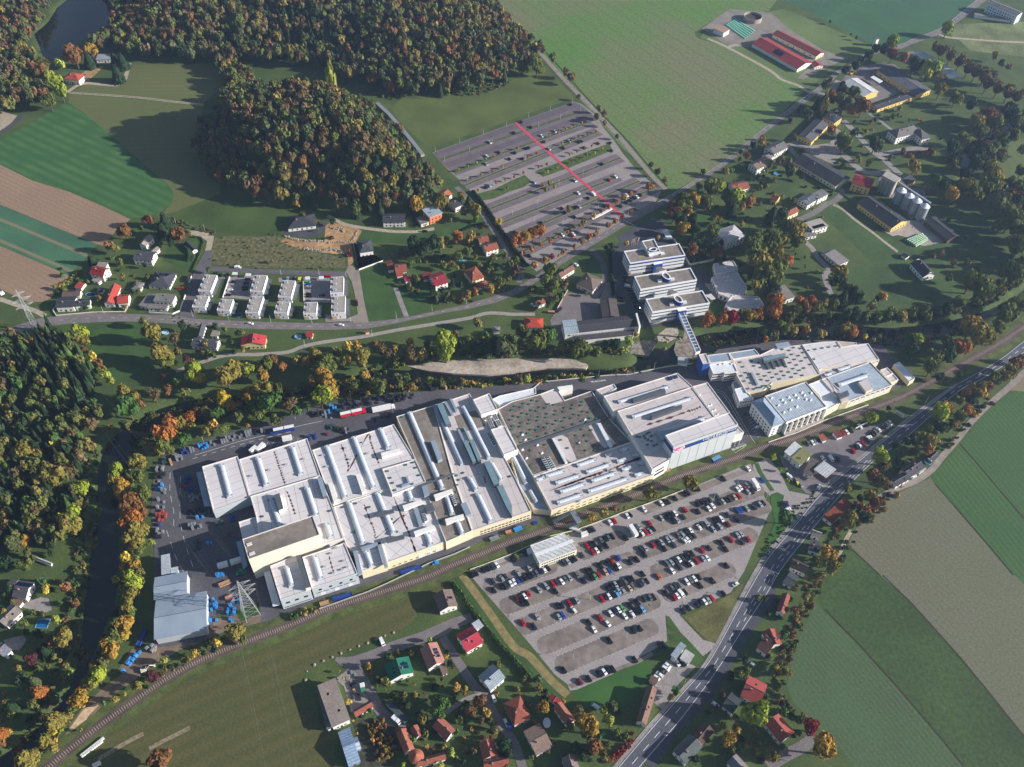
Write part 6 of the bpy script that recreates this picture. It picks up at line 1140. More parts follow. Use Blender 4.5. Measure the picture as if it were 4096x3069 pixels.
# office slabs
M_SPAN = mat('office_white', (222, 224, 226), var=.04, scale=.2); M_OBLUE = mat('office_blue', (36, 66, 140), var=.08, scale=.3); M_GRNG = glass_mat('office_glass', (22, 42, 62), .15)
for k, (s, lab) in enumerate((('z1 205,365 1160,230 1268,435 310,575', 'rear white-banded office slab with a blue top floor and raised roof block'), ('z1 382,800 1355,650 1470,860 492,1030', 'middle white-banded office slab with an oval roof tower'), ('z1 580,1190 1560,1042 1692,1262 697,1420', 'front white-banded office slab where the footbridge starts'))):
 z = 13.6; P = ccw(pts(s, z)); c = centroid(P); e = tag(empty('office_slab', (*c, 0)), lab, 'office building', 'banded office slabs')
 MB().prism(inset(P, .6), 0, 2.6, 0, 0).build('base', M_CONC, e); MB().prism(inset(P, .35), 2.6, z-.9, 0, 0).build('window_band', M_GRNG, e)
 for z0, z1 in ((2.4, 4.6), (5.9, 7.7), (9.0, 10.8)):
  b = MB(); I = inset(P, .5); n = 4; b.add([(*p, z0) for p in P]+[(*p, z1) for p in P]+[(*p, z0) for p in I]+[(*p, z1) for p in I], [(i, (i+1) % n, n+(i+1) % n, n+i) for i in range(n)]+[(n+i, n+(i+1) % n, 3*n+(i+1) % n, 3*n+i) for i in range(n)]+[(2*n+i, 2*n+(i+1) % n, (i+1) % n, i) for i in range(n)]); b.build('spandrel', M_SPAN, e)
 if k == 0: MB().prism(inset(P, .2), 11.0, 12.7, None, 0).build('blue_storey', M_OBLUE, e)
 b = MB(); I = inset(P, .7); zt, zb = z, (12.7 if k == 0 else 12.1)
 b.add([(*p, zb) for p in P]+[(*p, zt) for p in P]+[(*p, zt) for p in I]+[(*p, zt-.7) for p in I], [(i, (i+1) % n, n+(i+1) % n, n+i) for i in range(n)]+[(n+i, n+(i+1) % n, 2*n+(i+1) % n, 2*n+i) for i in range(n)]+[(2*n+i, 2*n+(i+1) % n, 3*n+(i+1) % n, 3*n+i) for i in range(n)]); b.build('parapet', M_SPAN, e)
 b = MB(); b.add([(*p, zt-.65) for p in I], [(0, 1, 2, 3)]); b.build('roof', M_RGRAV, e)
 if k == 0:
  b = MB(); Q = ccw(pts('z1 515,190 728,152 840,375 640,402', 16)); b.prism(Q, 0, 15.6, None, 0); b.build('roof_block', M_SPAN, e)
  b = MB(); I2 = inset(Q, .6); b.add([(*p, 16) for p in Q]+[(*p, 16) for p in I2]+[(*p, 15.4) for p in I2]+[(*p, 15.5) for p in Q], [(i, (i+1) % 4, 4+(i+1) % 4, 4+i) for i in range(4)]+[(4+i, 4+(i+1) % 4, 8+(i+1) % 4, 8+i) for i in range(4)]+[(12+i, 12+(i+1) % 4, (i+1) % 4, i) for i in range(4)]); b.build('block_parapet', M_SPAN, e)
  b = MB(); b.add([(*p, 15.4) for p in I2], [(0, 1, 2, 3)]); b.build('block_roof', M_RGRAV, e)
  cx, cy = G('z1', 708, 342, 16); a0 = .25; rx, ry, zz, hh = 3.4, 2.1, 15.4, 1.2
 else:
  cx, cy = G('z1', *((935, 800), (1143, 1198))[k-1], 16); a0 = -1.05; rx, ry, zz, hh = 4.3, 2.6, 12.8, 3.8
 b = MB(); N_ = 28
 E = lambda f, zv: [(cx+rx*f*math.cos(6.283*i/N_)*math.cos(a0)-ry*f*math.sin(6.283*i/N_)*math.sin(a0), cy+rx*f*math.cos(6.283*i/N_)*math.sin(a0)+ry*f*math.sin(6.283*i/N_)*math.cos(a0), zv) for i in range(N_)]
 rg = lambda u, v_: [(u*N_+i, u*N_+(i+1) % N_, v_*N_+(i+1) % N_, v_*N_+i) for i in range(N_)]
 b.add(E(1, zz)+E(1, zz+hh-.3), rg(0, 1), 0); b.add(E(1.05, zz+hh-.3)+E(1.05, zz+hh)+E(.78, zz+hh)+E(.78, zz+hh-.8), rg(0, 1)+rg(1, 2)+rg(2, 3), 1); b.add(E(.8, zz+hh-.8), [tuple(range(N_))], 2)
 b.build('oval_skylight' if k == 0 else 'oval_tower', [M_OBLUE, M_SPAN, M_GLASSB if k == 0 else M_RGRAV], e)
 acs = (((668, 440), (870, 408)), ((825, 880), (1040, 850)), ((1030, 1285), (1250, 1250)))[k]
 for x, y in acs: p = G('z1', x, y, 13.5); MB().box(p[0], p[1], 12.9, 3.2, 2.4, 1.3, .2).build('air_unit', M_METW, e)
 if k < 2:
  q = ('z1 702,545 850,518 880,575 725,605', 'z1 905,955 1060,915 1080,975 930,1005')[k]; MB().prism(pts(q, 10), 0, 10, 1, 0).build('stair_link', [M_OBLUE, M_SPAN], e)
  q = ('z1 762,645 835,632 945,690 815,720', 'z1 965,1045 1045,1028 1140,1085 1015,1120')[k]; MB().prism(pts(q, 12.5), 6, 12.5, 1, 0).build('link_roof', [M_SPAN, M_RGRAV], e)
 else: MB().prism(pts('z1 1115,1350 1270,1320 1290,1385 1145,1410', 12.5), 0, 12.5, 1, 0).build('stair_link', [M_OBLUE, M_SPAN], e)
# white terrace blocks
M_TERR = mat('terrace_gravel', (158, 152, 146), var=.14, scale=.5, scale2=2)
M_TWH = mat('terrace_white', (232, 232, 234), var=.04, scale=.2); M_TAN = mat('tan_panel', (204, 170, 130), var=.08)
for k, (s, lab) in enumerate((('z3 340,165 555,175 440,455 225,445', 'white terrace block in the upper row beside the side street'), ('z3 1215,172 1440,180 1340,455 1120,450', 'white terrace block in the upper row between parking court and gardens'),
  ('z3 1680,268 1900,272 1828,555 1603,548', 'white terrace block in the upper row beside the yellow van'), ('z4 1160,215 1365,200 1393,475 1168,487', 'white terrace block at the upper right corner by the brown street'),
  ('z3 202,532 425,538 343,730 120,722', 'short white terrace block at the village road corner'), ('z3 628,585 852,592 770,785 548,778', 'short white terrace block beside the round pool'),
  ('z3 1142,532 1367,540 1265,828 1040,820', 'long white terrace block in the lower row, fourth from the right'), ('z3 1610,632 1825,637 1765,830 1538,825', 'short white terrace block in the lower row, third from the right'),
  ('z4 718,640 942,638 928,832 703,840', 'short white terrace block under the second parking court'), ('z4 1172,547 1400,530 1422,818 1185,832', 'long white terrace block at the lower right corner by the brown street'))):
 z = 6.3; P = pts(s, z); A, d, n, L, W = frame_of(P[3], P[2], P[1]); Q = [tuple(A), tuple(A+d*L), tuple(A+d*L+n*W), tuple(A+n*W)]; c = centroid(Q)
 e = tag(empty('terrace_block', (*c, 0)), lab, 'terrace house', 'white flat-roofed terrace blocks')
 MB().prism(Q, 0, z-.3, None, 0).build('wall', M_TWH, e)
 b = MB(); I = inset(Q, .25); Qc = ccw(Q); b.add([(*p, z-.3) for p in Qc]+[(*p, z) for p in Qc]+[(*p, z) for p in I]+[(*p, z-.25) for p in I], [(i, (i+1) % 4, 4+(i+1) % 4, 4+i) for i in range(4)]+[(4+i, 4+(i+1) % 4, 8+(i+1) % 4, 8+i) for i in range(4)]+[(8+i, 8+(i+1) % 4, 12+(i+1) % 4, 12+i) for i in range(4)]); b.build('parapet', M_TWH, e)
 b = MB(); b.add([(*p, z-.22) for p in I], [(0, 1, 2, 3)]); b.build('roof', M_TERR, e)
 rz = math.atan2(n[1], n[0]); nu = max(2, round(W/5.6))
 for u in range(nu):
  p = A+n*W*((u+.6)/nu)+d*1.6; b = MB(); b.box(*p, z-.2, .5, 3.0, 1.5, rz-.9); b.box(*(p+d*1.3-n*.5), z-.2, .6, 2.2, .5, rz-.5); b.build('solar_collector', M_METB, e)
  q = p+d*2.6; MB().tube((*q, z-.2), (*q, z+1.1), .22).build('flue', M_METW, e)
 a_, b_ = tuple(A), tuple(A+d*L)
 if area([a_, b_, c]) < 0: a_, b_ = b_, a_
 dd = np.array(b_)-np.array(a_); nn = np.array([dd[1], -dd[0]])/np.linalg.norm(dd); q = np.array(a_)+dd*.2+nn*.03
 MB().box(*q, .3, L*.34, .1, 2.6, math.atan2(dd[1], dd[0])).build('tan_panel', M_TAN, e)
 wins(e, a_, b_, 3.6, 5.0, 2, .8, t0=0, t1=.55); wins(e, a_, b_, 1.2, 2.5, 1, .8, t0=.5, t1=.75)
 a_, b_ = tuple(A+d*L), tuple(A+d*L+n*W)
 if area([a_, b_, c]) < 0: a_, b_ = b_, a_
 wins(e, a_, b_, .2, 2.4, nu*2, 1.5); wins(e, a_, b_, 3.6, 4.6, nu*2, .9)
 dd = np.array(b_)-np.array(a_); nn = np.array([dd[1], -dd[0]])/np.linalg.norm(dd); q = (np.array(a_)+np.array(b_))/2+nn*1.5
 MB().box(*q, 2.6, W, 3, .2, math.atan2(dd[1], dd[0])).build('canopy', M_METD, e)
for s, lab in (('z3 820,122 905,127 900,170 808,165', 'white carport box at the head of the first parking court, left one'), ('z3 1048,143 1138,147 1132,192 1040,188', 'white carport box at the head of the first parking court, right one'), ('z4 740,200 815,198 818,245 738,248', 'white carport box at the head of the second court, left one'), ('z4 975,193 1055,191 1058,240 970,242', 'white carport box at the head of the second court, right one')):
 P = ccw(pts(s, 2.8)); c = centroid(P); e = tag(empty('carport', (*c, 0)), lab, 'carport', 'white parking court carports'); MB().prism(P, 2.3, 2.8, 0, 0, True).build('roof', M_METW, e)
 for p in inset(P, .4): MB().tube((*p, 0), (*p, 2.35), .1).build('post', M_METD, e)
# houses: label, sheet, eave A, eave B, far eave C, options
RD, RU, CR, DK, CH, BR, GY, TN, GRN = (178, 70, 58), (150, 86, 66), (150, 44, 58), (78, 80, 88), (62, 64, 72), (124, 104, 92), (128, 126, 124), (150, 142, 132), (28, 108, 84)
HS = [
 ('white barn-like house with a tan grey roof at the field edge', 't01', 1262, 472, 1330, 392, 1283, 358, dict(ze=5, rise=2, roof=TN)),
 ('white house with a long dark roof and terrace above the lawn', 't01', 1145, 587, 1310, 602, 1328, 518, dict(ze=5.4, rise=2, roof=DK, floors=2)),
 ('low grey-roofed wing with round terrace beside the dark-roofed house', 't01', 1320, 545, 1385, 490, 1345, 470, dict(ze=3.4, rise=1, roof=TN, chim=0)),
 ('tall white house with a small red roof and skylights', 't01', 770, 708, 890, 737, 905, 655, dict(ze=5.5, rise=3.2, roof=(156, 52, 48), floors=2, sky=4)),
 ('tan flat annex behind the white red-roofed house', 't01', 830, 650, 915, 655, 905, 612, dict(ze=5, rise=.6, roof=TN, chim=0, win=1, kind='flat')),
 ('small white porch house below the red skylight roof', 't01', 790, 768, 850, 790, 862, 755, dict(ze=2.8, rise=.5, roof=TN, kind='flat', chim=0, win=2)),
 ('dark-roofed garage beside the conifer on the lawn', 't01', 1655, 525, 1582, 452, 1632, 420, dict(ze=2.8, rise=1.6, roof=CH, chim=0, win=1, cat='garage', name='garage')),
 ('bungalow with dark hipped roof and solar panels', 't01', 1275, 815, 1465, 828, 1435, 698, dict(ze=3.2, rise=2.8, roof=DK, kind='hip', solar=-4)),
 ('small hipped grey garage between two village houses', 't01', 1130, 842, 1212, 850, 1236, 784, dict(ze=2.8, rise=1.2, roof=GY, kind='hip', chim=0, win=1, cat='garage', name='garage')),
 ('modern white house, lower flat storey with terrace', 't01', 1268, 1008, 1442, 1012, 1522, 890, dict(ze=3.3, rise=.4, roof=GY, kind='flat', chim=0)),
 ('modern white house, upper flat storey with roof hatches', 't01', 1322, 948, 1492, 958, 1516, 888, dict(ze=6.4, rise=.4, roof=GY, kind='flat', chim=0, sky=2, floors=2)),
 ('white garage with flat grey roof beside the modern house', 't01', 1196, 985, 1262, 1000, 1325, 892, dict(ze=3.2, rise=.3, roof=GY, kind='flat', chim=0, win=1, cat='garage', name='garage')),
 ('red-tiled house with a steep main roof by the village road', 't01', 893, 970, 957, 816, 1045, 822, dict(ze=4, rise=3, roof=RD, chim=1)),
 ('red-tiled cross wing of the village road house', 't01', 1010, 970, 1110, 962, 1116, 884, dict(ze=4, rise=2.4, roof=RD, sky=1, chim=0)),
 ('dark plain roof house with white balcony side', 't01', 475, 1002, 635, 995, 630, 908, dict(ze=5, rise=1.2, roof=CH, floors=1)),
 ('dark roof house with pale green front', 't01', 640, 993, 778, 977, 796, 922, dict(ze=4.5, rise=1.2, roof=CH, wall='g', sky=2)),
 ('brown roof carrying three solar panels', 't01', 532, 908, 690, 900, 738, 844, dict(ze=3.4, rise=1.2, roof=(108, 88, 84), solar=-3, chim=0)),
 ('bright red shed roof behind the solar house', 't01', 640, 830, 700, 842, 742, 786, dict(ze=2.6, rise=.8, roof=RD, chim=0, win=0, cat='shed', name='shed')),
 ('small dark garden shed behind the red-tiled house', 't01', 835, 868, 885, 872, 898, 832, dict(ze=2.3, rise=.7, roof=CH, chim=0, win=0, cat='shed', name='shed')),
 ('dark shed with open front by the side street', 't01', 1615, 770, 1640, 770, 1660, 712, dict(ze=2.3, rise=.7, roof=CH, chim=0, win=0, cat='shed', name='shed')),
 ('long white farmhouse with a half-hipped slate roof', 't01', 1645, 1332, 1872, 1352, 1902, 1278, dict(ze=4, rise=2.4, roof=DK, kind='half', half=.5, win=6)),
 ('slate-roofed wing of the white farmhouse', 't01', 1695, 1260, 1727, 1150, 1780, 1162, dict(ze=4, rise=2.2, roof=DK, chim=0)),
 ('small tan-roofed outbuilding behind the farmhouse', 't01', 1815, 1250, 1880, 1256, 1892, 1204, dict(ze=3, rise=.5, roof=TN, kind='flat', chim=0, win=1, cat='shed', name='shed')),
 ('red-roofed house with a yellow gable and brick balcony', 'z3', 1385, 1380, 1412, 1222, 1002, 1130, dict(ze=4.6, rise=3.0, roof=(186, 62, 66), wall='y', chim=1, sky=3)),
 ('narrow shed with a red roof on the village road slope', 'z4', 745, 1242, 866, 1242, 860, 1142, dict(ze=3, rise=.8, roof=(170, 54, 56), wall='c', chim=0, win=1, cat='shed', name='shed')),
 ('tiny red bus shelter by the cycle path', 't11', 940, 1218, 982, 1214, 978, 1196, dict(ze=2.4, rise=.3, roof=RD, chim=0, win=0, cat='shelter', name='bus_shelter', door=False)),
 ('grey-roofed playground pavilion above the river', 't11', 2045, 1212, 2110, 1212, 2110, 1165, dict(ze=2.6, rise=.8, roof=GY, kind='hip', chim=0, win=0, cat='pavilion', name='pavilion')),
 ('charcoal villa with a broad hipped roof beside the wooded knoll', 't11', 272, 323, 520, 294, 530, 185, dict(ze=3.4, rise=4, roof=CH, kind='hip')),
 ('white house with a plain dark roof under the wooded knoll', 't11', 1092, 268, 1290, 265, 1290, 188, dict(ze=5.2, rise=1.8, roof=CH, floors=2, win=6)),
 ('orange-walled modern house with a pale blue-grey roof', 't11', 1500, 228, 1614, 185, 1552, 112, dict(ze=7.4, rise=.5, roof=(160, 176, 190), kind='flat', wall='o', floors=2, chim=1, sky=1)),
 ('white terrace annex in front of the orange-walled house', 't11', 1425, 285, 1500, 262, 1462, 205, dict(ze=3.2, rise=.3, roof=GY, kind='flat', chim=0, win=1)),
 ('white house with a dark roof at the upper lane', 't11', 1722, 142, 1792, 112, 1716, 48, dict(ze=5.2, rise=2.6, roof=CH)),
 ('orange-brown roofed house at the upper lane', 't11', 1640, 60, 1700, 20, 1650, -45, dict(ze=4.5, rise=2.0, roof=(176, 104, 76))),
 ('new white house with slate hip roof and yellow stripe', 't11', 893, 532, 1018, 512, 965, 416, dict(ze=5.4, rise=2.4, roof=DK, kind='hip', floors=1)),
 ('rust-roofed house with a dormer by the grass lane', 't11', 1205, 702, 1306, 692, 1290, 617, dict(ze=4.4, rise=3, roof=RU)),
 ('open red shed beside the rust-roofed dormer house', 't11', 1290, 780, 1348, 766, 1332, 722, dict(ze=2.8, rise=.9, roof=CR, chim=0, win=0, cat='shed', name='shed')),
 ('low red porch roof in front of the dormer house', 't11', 1215, 736, 1275, 728, 1268, 695, dict(ze=2.8, rise=.5, roof=RD, kind='shed', chim=0, win=0, cat='porch', name='porch')),
 ('dark red barn behind the dormer house', 't11', 1140, 680, 1195, 672, 1170, 590, dict(ze=3.4, rise=1.2, roof=(116, 58, 50), chim=0, win=0, cat='barn', name='barn')),
 ('crimson-roofed white house with a garden of blue spruces', 't11', 1548, 820, 1664, 784, 1568, 698, dict(ze=5.2, rise=2.4, roof=CR, floors=2)),
 ('crimson garage roof beside the spruce garden house', 't11', 1445, 762, 1520, 752, 1490, 700, dict(ze=3, rise=.8, roof=CR, chim=0, win=0, cat='garage', name='garage')),
 ('cream house with a tall rust hip roof at the road bend', 't11', 1868, 778, 1976, 738, 1890, 645, dict(ze=5, rise=3, roof=RU, kind='hip', wall='c', floors=2)),
 ('low hipped rust annex at the road bend', 't11', 1925, 832, 2012, 802, 1975, 765, dict(ze=3, rise=1.6, roof=RU, kind='hip', wall='c', chim=0)),
 ('white house with a rust roof beside the upper lane hedge', 't11', 1988, 522, 2102, 490, 2085, 420, dict(ze=5.2, rise=2.4, roof=RU, floors=2)),
 ('rust-roofed house behind the one at the upper lane hedge', 't11', 1930, 445, 2018, 432, 1992, 370, dict(ze=4.6, rise=2.4, roof=RU)),
 ('brown-roofed cottage beside the car park road', 't21', 425, 745, 548, 668, 512, 628, dict(ze=4, rise=2.4, roof=(128, 92, 80))),
 ('large white house with a broad taupe hip roof', 't21', 552, 797, 700, 862, 782, 756, dict(ze=4.4, rise=4, roof=(112, 100, 92), kind='hip', floors=1, win=6)),
 ('red-roofed cottage in the garden below the road', 't21', 226, 986, 358, 940, 345, 893, dict(ze=3.4, rise=2.2, roof=RU)),
 ('bright red hip-roofed cottage on the river bank', 't21', 105, 1172, 270, 1178, 272, 1092, dict(ze=3.6, rise=2.2, roof=(188, 74, 54), kind='hip', win=2)),
 ('dark brown timber hall beside the grey yard', 't21', 780, 1086, 757, 930, 905, 936, dict(ze=5.6, rise=1.4, roof=(92, 84, 82), wall='b', chim=0, win=0, cat='hall', name='timber_hall')),
 ('pale villa with a mansard roof in the dark park', 't21', 1850, 442, 2022, 382, 1945, 275, dict(ze=8, rise=3, roof=(186, 186, 190), kind='hip', floors=2, chim=2)),
 ('white-walled house with grey roof beside the wheat field road', 't20', 2118, 1468, 2260, 1402, 2195, 1345, dict(ze=6, rise=2.6, roof=BR, floors=2)),
 ('rust-roofed small house by the wheat field road', 't20', 1925, 1655, 2060, 1625, 2000, 1560, dict(ze=4, rise=2.4, roof=RU)),
 ('open farm shed with a brown sheet roof', 't20', 1830, 288, 1886, 255, 1810, 206, dict(ze=5, rise=.4, roof=(164, 140, 124), kind='shed', chim=0, win=0, cat='shed', name='farm_shed', door=False)),
 ('long red cattle barn with a glazed ridge', 't30', -140, 375, 255, 598, 345, 520, dict(ze=4, rise=3.2, roof=(152, 62, 66), chim=0, win=0, cat='barn', name='cattle_barn', solar=6)),
 ('small red milking annex at the cattle barn end', 't30', 362, 545, 405, 582, 444, 535, dict(ze=3, rise=1.4, roof=(164, 64, 62), chim=0, cat='barn', name='milking_annex')),
 ('narrow red and brown farm building behind the cattle barn', 't30', 35, 295, 418, 490, 484, 452, dict(ze=4, rise=2.2, roof=(146, 74, 70), wall='c', chim=0, cat='barn', name='farm_building', win=5)),
 ('cream machine hall with a bright white roof', 't30', 640, 716, 825, 838, 966, 798, dict(ze=5.6, rise=2.2, roof=(206, 208, 210), wall='Y', chim=0, win=0, cat='hall', name='machine_hall')),
 ('long yellow machine hall with a dark sheet roof', 't30', 940, 602, 1280, 822, 1422, 782, dict(ze=5.4, rise=1.6, roof=(96, 98, 106), wall='Y', chim=0, win=6, cat='hall', name='machine_hall', sky=2)),
 ('low yellow wing closing the estate yard', 't30', 948, 946, 1278, 834, 1210, 800, dict(ze=4, rise=1.2, roof=CH, wall='Y', chim=3, cat='hall', name='estate_wing', win=7)),
 ('storage hall with a white strip roof behind dark trees', 't30', 1245, 470, 1530, 645, 1610, 612, dict(ze=5, rise=.6, roof=(196, 198, 200), wall='Y', kind='shed', chim=0, win=4, cat='hall', name='storage_hall')),
 ('yellow estate office with dark hip roof', 't30', 470, 1012, 580, 1062, 642, 1010, dict(ze=7, rise=1.4, roof=CH, kind='hip', wall='Y', floors=2, chim=2)),
 ('yellow school-like building with long dark roof', 't30', 380, 1228, 528, 1078, 402, 1035, dict(ze=4.6, rise=2.2, roof=(92, 92, 98), wall='Y', win=6)),
 ('white manor with hipped grey roof and chimneys', 't30', 1112, 1195, 1330, 1140, 1305, 1062, dict(ze=7, rise=4, roof=(118, 114, 112), kind='hip', floors=2, chim=2, sky=3, win=6)),
 ('white side wing of the manor with grey hip roof', 't30', 1332, 1208, 1414, 1192, 1335, 1085, dict(ze=7, rise=3.4, roof=(104, 102, 104), kind='hip', floors=2, chim=0)),
 ('very long barn with a deep slate roof', 't30', 215, 1390, 588, 1612, 655, 1502, dict(ze=4.6, rise=3.4, roof=CH, wall='c', win=10, chim=1, cat='barn', name='long_barn')),
 ('white gabled house with grey roof at the estate gate', 't30', 60, 1332, 178, 1272, 105, 1205, dict(ze=6, rise=2.6, roof=(110, 108, 110), floors=2)),
 ('grey-roofed low annex at the estate gate', 't30', 0, 1380, 80, 1340, 30, 1300, dict(ze=3.4, rise=1.6, roof=GY, chim=0)),
 ('apartment block with grey roof and pale balcony front', 't30', 1890, 25, 2158, 135, 2212, 110, dict(ze=10.5, rise=1.2, roof=(108, 112, 116), wall='p', floors=3, win=12, cat='apartment block', name='apartment_block')),
 ('flat garage row in front of the apartment block', 't30', 1785, 135, 2140, 185, 2150, 165, dict(ze=2.8, rise=.3, roof=GY, kind='flat', chim=0, win=0, cat='garage', name='garage_row')),
 ('crimson-roofed mill house with white gable bands', 'z6', 20, 565, 358, 668, 268, 455, dict(ze=8, rise=3, roof=CR, wall='Y', floors=2, win=5)),
 ('yellow-walled mill barn with a long slate roof', 'z6', 125, 918, 724, 1352, 1000, 1220, dict(ze=5, rise=3.4, roof=CH, wall='Y', win=10, chim=4, cat='barn', name='mill_barn')),
 ('dark open shed beside the green bale stack', 'z6', 1272, 1224, 1692, 1562, 1858, 1440, dict(ze=4, rise=1.8, roof=CH, wall='b', chim=0, win=0, cat='shed', name='storage_shed')),
 ('dark shed with a yellow gable behind the silos', 'z6', 980, 608, 1146, 522, 958, 392, dict(ze=5, rise=1.8, roof=CH, wall='Y', chim=0, win=1, cat='shed', name='storage_shed')),
 ('narrow black-roofed shed hidden among the stream trees', 't30', 1455, 1515, 1640, 1620, 1655, 1590, dict(ze=3, rise=1, roof=CH, chim=0, win=0, cat='shed', name='storage_shed')),
 ('yellow house with red roof behind the mill lane', 't31', 20, 62, 75, 85, 132, 50, dict(ze=4.6, rise=2.4, roof=RU, wall='Y')),
 ('rust-roofed cottage with a pale gable on the mill lane', 't31', 175, 218, 272, 170, 232, 120, dict(ze=4.4, rise=2.2, roof=RU, wall='c')),
 ('white double house with dark roof, lower half', 't31', 345, 118, 432, 62, 368, -8, dict(ze=5.4, rise=1.4, roof=(98, 104, 114), floors=2)),
 ('white double house with grey roof, upper half', 't31', 435, 68, 528, 20, 462, -22, dict(ze=5.8, rise=.5, roof=GY, kind='flat', floors=2)),
 ('flat white house carrying rows of dark solar panels', 't31', 385, 340, 524, 300, 450, 232, dict(ze=5.6, rise=.4, roof=(176, 170, 164), kind='flat', chim=0, floors=2, solar=6)),
 ('white garage wing below the flat solar house', 't31', 322, 400, 428, 378, 420, 330, dict(ze=3, rise=.3, roof=GY, kind='flat', chim=0, win=1)),
 ('flat grey-roofed bungalow in the estate meadow', 't31', 612, 640, 702, 598, 598, 490, dict(ze=3.8, rise=.4, roof=(150, 144, 142), kind='flat', chim=0)),
 ('dark flat carport beside the meadow bungalow', 't31', 508, 560, 562, 535, 542, 482, dict(ze=2.8, rise=.2, roof=(84, 84, 88), kind='flat', chim=0, win=0, cat='carport', name='carport', door=False)),
 ('white country house with a steep slate roof in the meadow', 't31', 1228, 618, 1340, 742, 1428, 696, dict(ze=4.4, rise=4, roof=(66, 66, 74), win=5, sky=3, kind='half', half=.4)),
 ('small slate-roofed shed at the country house gate', 't31', 1150, 545, 1195, 575, 1228, 548, dict(ze=2.6, rise=.8, roof=CH, chim=0, win=0, cat='shed', name='shed')),
 ('flat grey pavilion on the autumn river bank', 't31', 130, 942, 236, 912, 160, 802, dict(ze=4.6, rise=.4, roof=(140, 130, 130), kind='flat', chim=0)),
 ('white metal-roofed workshop of the petrol station', 't32', 205, 642, 296, 552, 224, 510, dict(ze=5, rise=.5, roof=(196, 200, 204), kind='shed', chim=0, win=1, cat='workshop', name='workshop')),
 ('olive metal-roofed workshop of the petrol station', 't32', 278, 708, 382, 616, 298, 556, dict(ze=5.2, rise=.5, roof=(128, 130, 84), kind='shed', chim=1, win=1, cat='workshop', name='workshop')),
 ('low station shop with a stained dark flat roof', 't32', 372, 804, 442, 672, 372, 640, dict(ze=3.8, rise=.3, roof=(94, 88, 84), kind='flat', chim=0, win=4, cat='shop', name='station_shop')),
 ('orange rust sheet shed by the railway', 't32', 478, 502, 516, 486, 488, 430, dict(ze=2.8, rise=.5, roof=(166, 88, 66), kind='shed', chim=0, win=0, cat='shed', name='shed', door=False)),
 ('dark red open carport by the railway', 't32', 602, 476, 656, 456, 602, 402, dict(ze=2.8, rise=.3, roof=(112, 58, 60), kind='shed', chim=0, win=0, cat='carport', name='carport', door=False)),
 ('slate-roofed house beside the field lane, lower half', 't32', 1112, 890, 1236, 822, 1190, 760, dict(ze=4, rise=1.4, roof=CH, sky=2, chim=0)),
 ('slate-roofed house beside the field lane, upper half', 't32', 1222, 818, 1358, 728, 1270, 655, dict(ze=4.2, rise=2, roof=(70, 70, 76), sky=2, chim=2)),
 ('white garden porch at the field lane house', 't32', 1318, 775, 1370, 740, 1350, 715, dict(ze=2.8, rise=.2, roof=(190, 188, 186), kind='flat', chim=0, win=0, cat='porch', name='porch', door=False)),
 ('dark shed beside the round pool on the field lane', 't32', 1420, 668, 1482, 612, 1442, 580, dict(ze=2.8, rise=1, roof=CH, chim=0, win=0, cat='shed', name='shed')),
 ('rust flat roof with a white rim beside the main road', 't32', 552, 1215, 738, 1048, 652, 990, dict(ze=3.6, rise=.3, roof=(132, 66, 48), kind='flat', chim=0, win=3, cat='shop', name='roadside_shop')),
 ('small white gable house in the shade of the main road', 't32', 372, 1305, 455, 1335, 476, 1292, dict(ze=4.6, rise=2, roof=(184, 176, 170))),
 ('dark roof with skylights beside the small white gable', 't32', 350, 1440, 440, 1470, 480, 1380, dict(ze=4.4, rise=1.6, roof=(68, 72, 80), sky=2)),
 ('dark brown roof house with white gable end by the main road', 't32', 185, 1585, 330, 1650, 395, 1580, dict(ze=4.6, rise=2.4, roof=(76, 62, 58), vb='t32')),
 ('red-brown roof house with white gable at the field corner', 't33', 142, 345, 195, 185, 120, 165, dict(ze=4.6, rise=2.4, roof=(136, 72, 60))),
 ('red ridge house in deep shade by the field lane', 't33', 122, 598, 62, 465, -40, 520, dict(ze=4.6, rise=2.6, roof=(150, 76, 62))),
 ('dark long shed in shade beside the main road', 't33', 125, 60, 200, 110, 235, -10, dict(ze=3.6, rise=1, roof=(76, 78, 86), chim=0, win=1, cat='shed', name='shed')),
 ('rose-red roofed house in the garden by the main road', 't23', 1972, 1042, 2138, 1128, 2235, 962, dict(ze=5, rise=2.8, roof=(168, 78, 74), floors=1, sky=1)),
 ('pinkish red tiled house beside the maroon tree', 't33', 108, 1452, -30, 1285, 88, 1190, dict(ze=4.8, rise=2.4, roof=(158, 80, 70))),
 ('brown-black roofed long barn in shade by the main road', 't23', 2110, 622, 2200, 690, 2290, 480, dict(ze=4.8, rise=2, roof=(86, 56, 50), win=2)),
 ('dark green-grey roofed house with a white gable', 't23', 1500, 1636, 1648, 1484, 1518, 1384, dict(ze=5, rise=2, roof=(84, 92, 92), floors=2)),
 ('rust-dark roof behind the green-grey house', 't23', 1555, 1388, 1655, 1268, 1765, 1330, dict(ze=4.2, rise=1.8, roof=(92, 66, 58))),
 ('dark flat shed with a white gable rim by the side road', 't23', 1810, 1128, 1905, 1202, 1960, 1050, dict(ze=4, rise=1, roof=(64, 70, 74), chim=0, win=1)),
 ('corrugated grey roof house at the lower edge', 't23', 2078, 1695, 1938, 1542, 1850, 1610, dict(ze=4.6, rise=2, roof=(124, 120, 124), rib=1.4)),
 ('brown-roofed house with roof collectors beside the hedge', 't13', 1746, 266, 1692, 120, 1536, 180, dict(ze=4.8, rise=3, roof=(118, 100, 92), solar=1)),
 ('crimson tin-roofed house beside the clipped hedge', 't13', 1820, 668, 1966, 582, 1882, 430, dict(ze=4.8, rise=3, roof=(170, 52, 68), sky=3)),
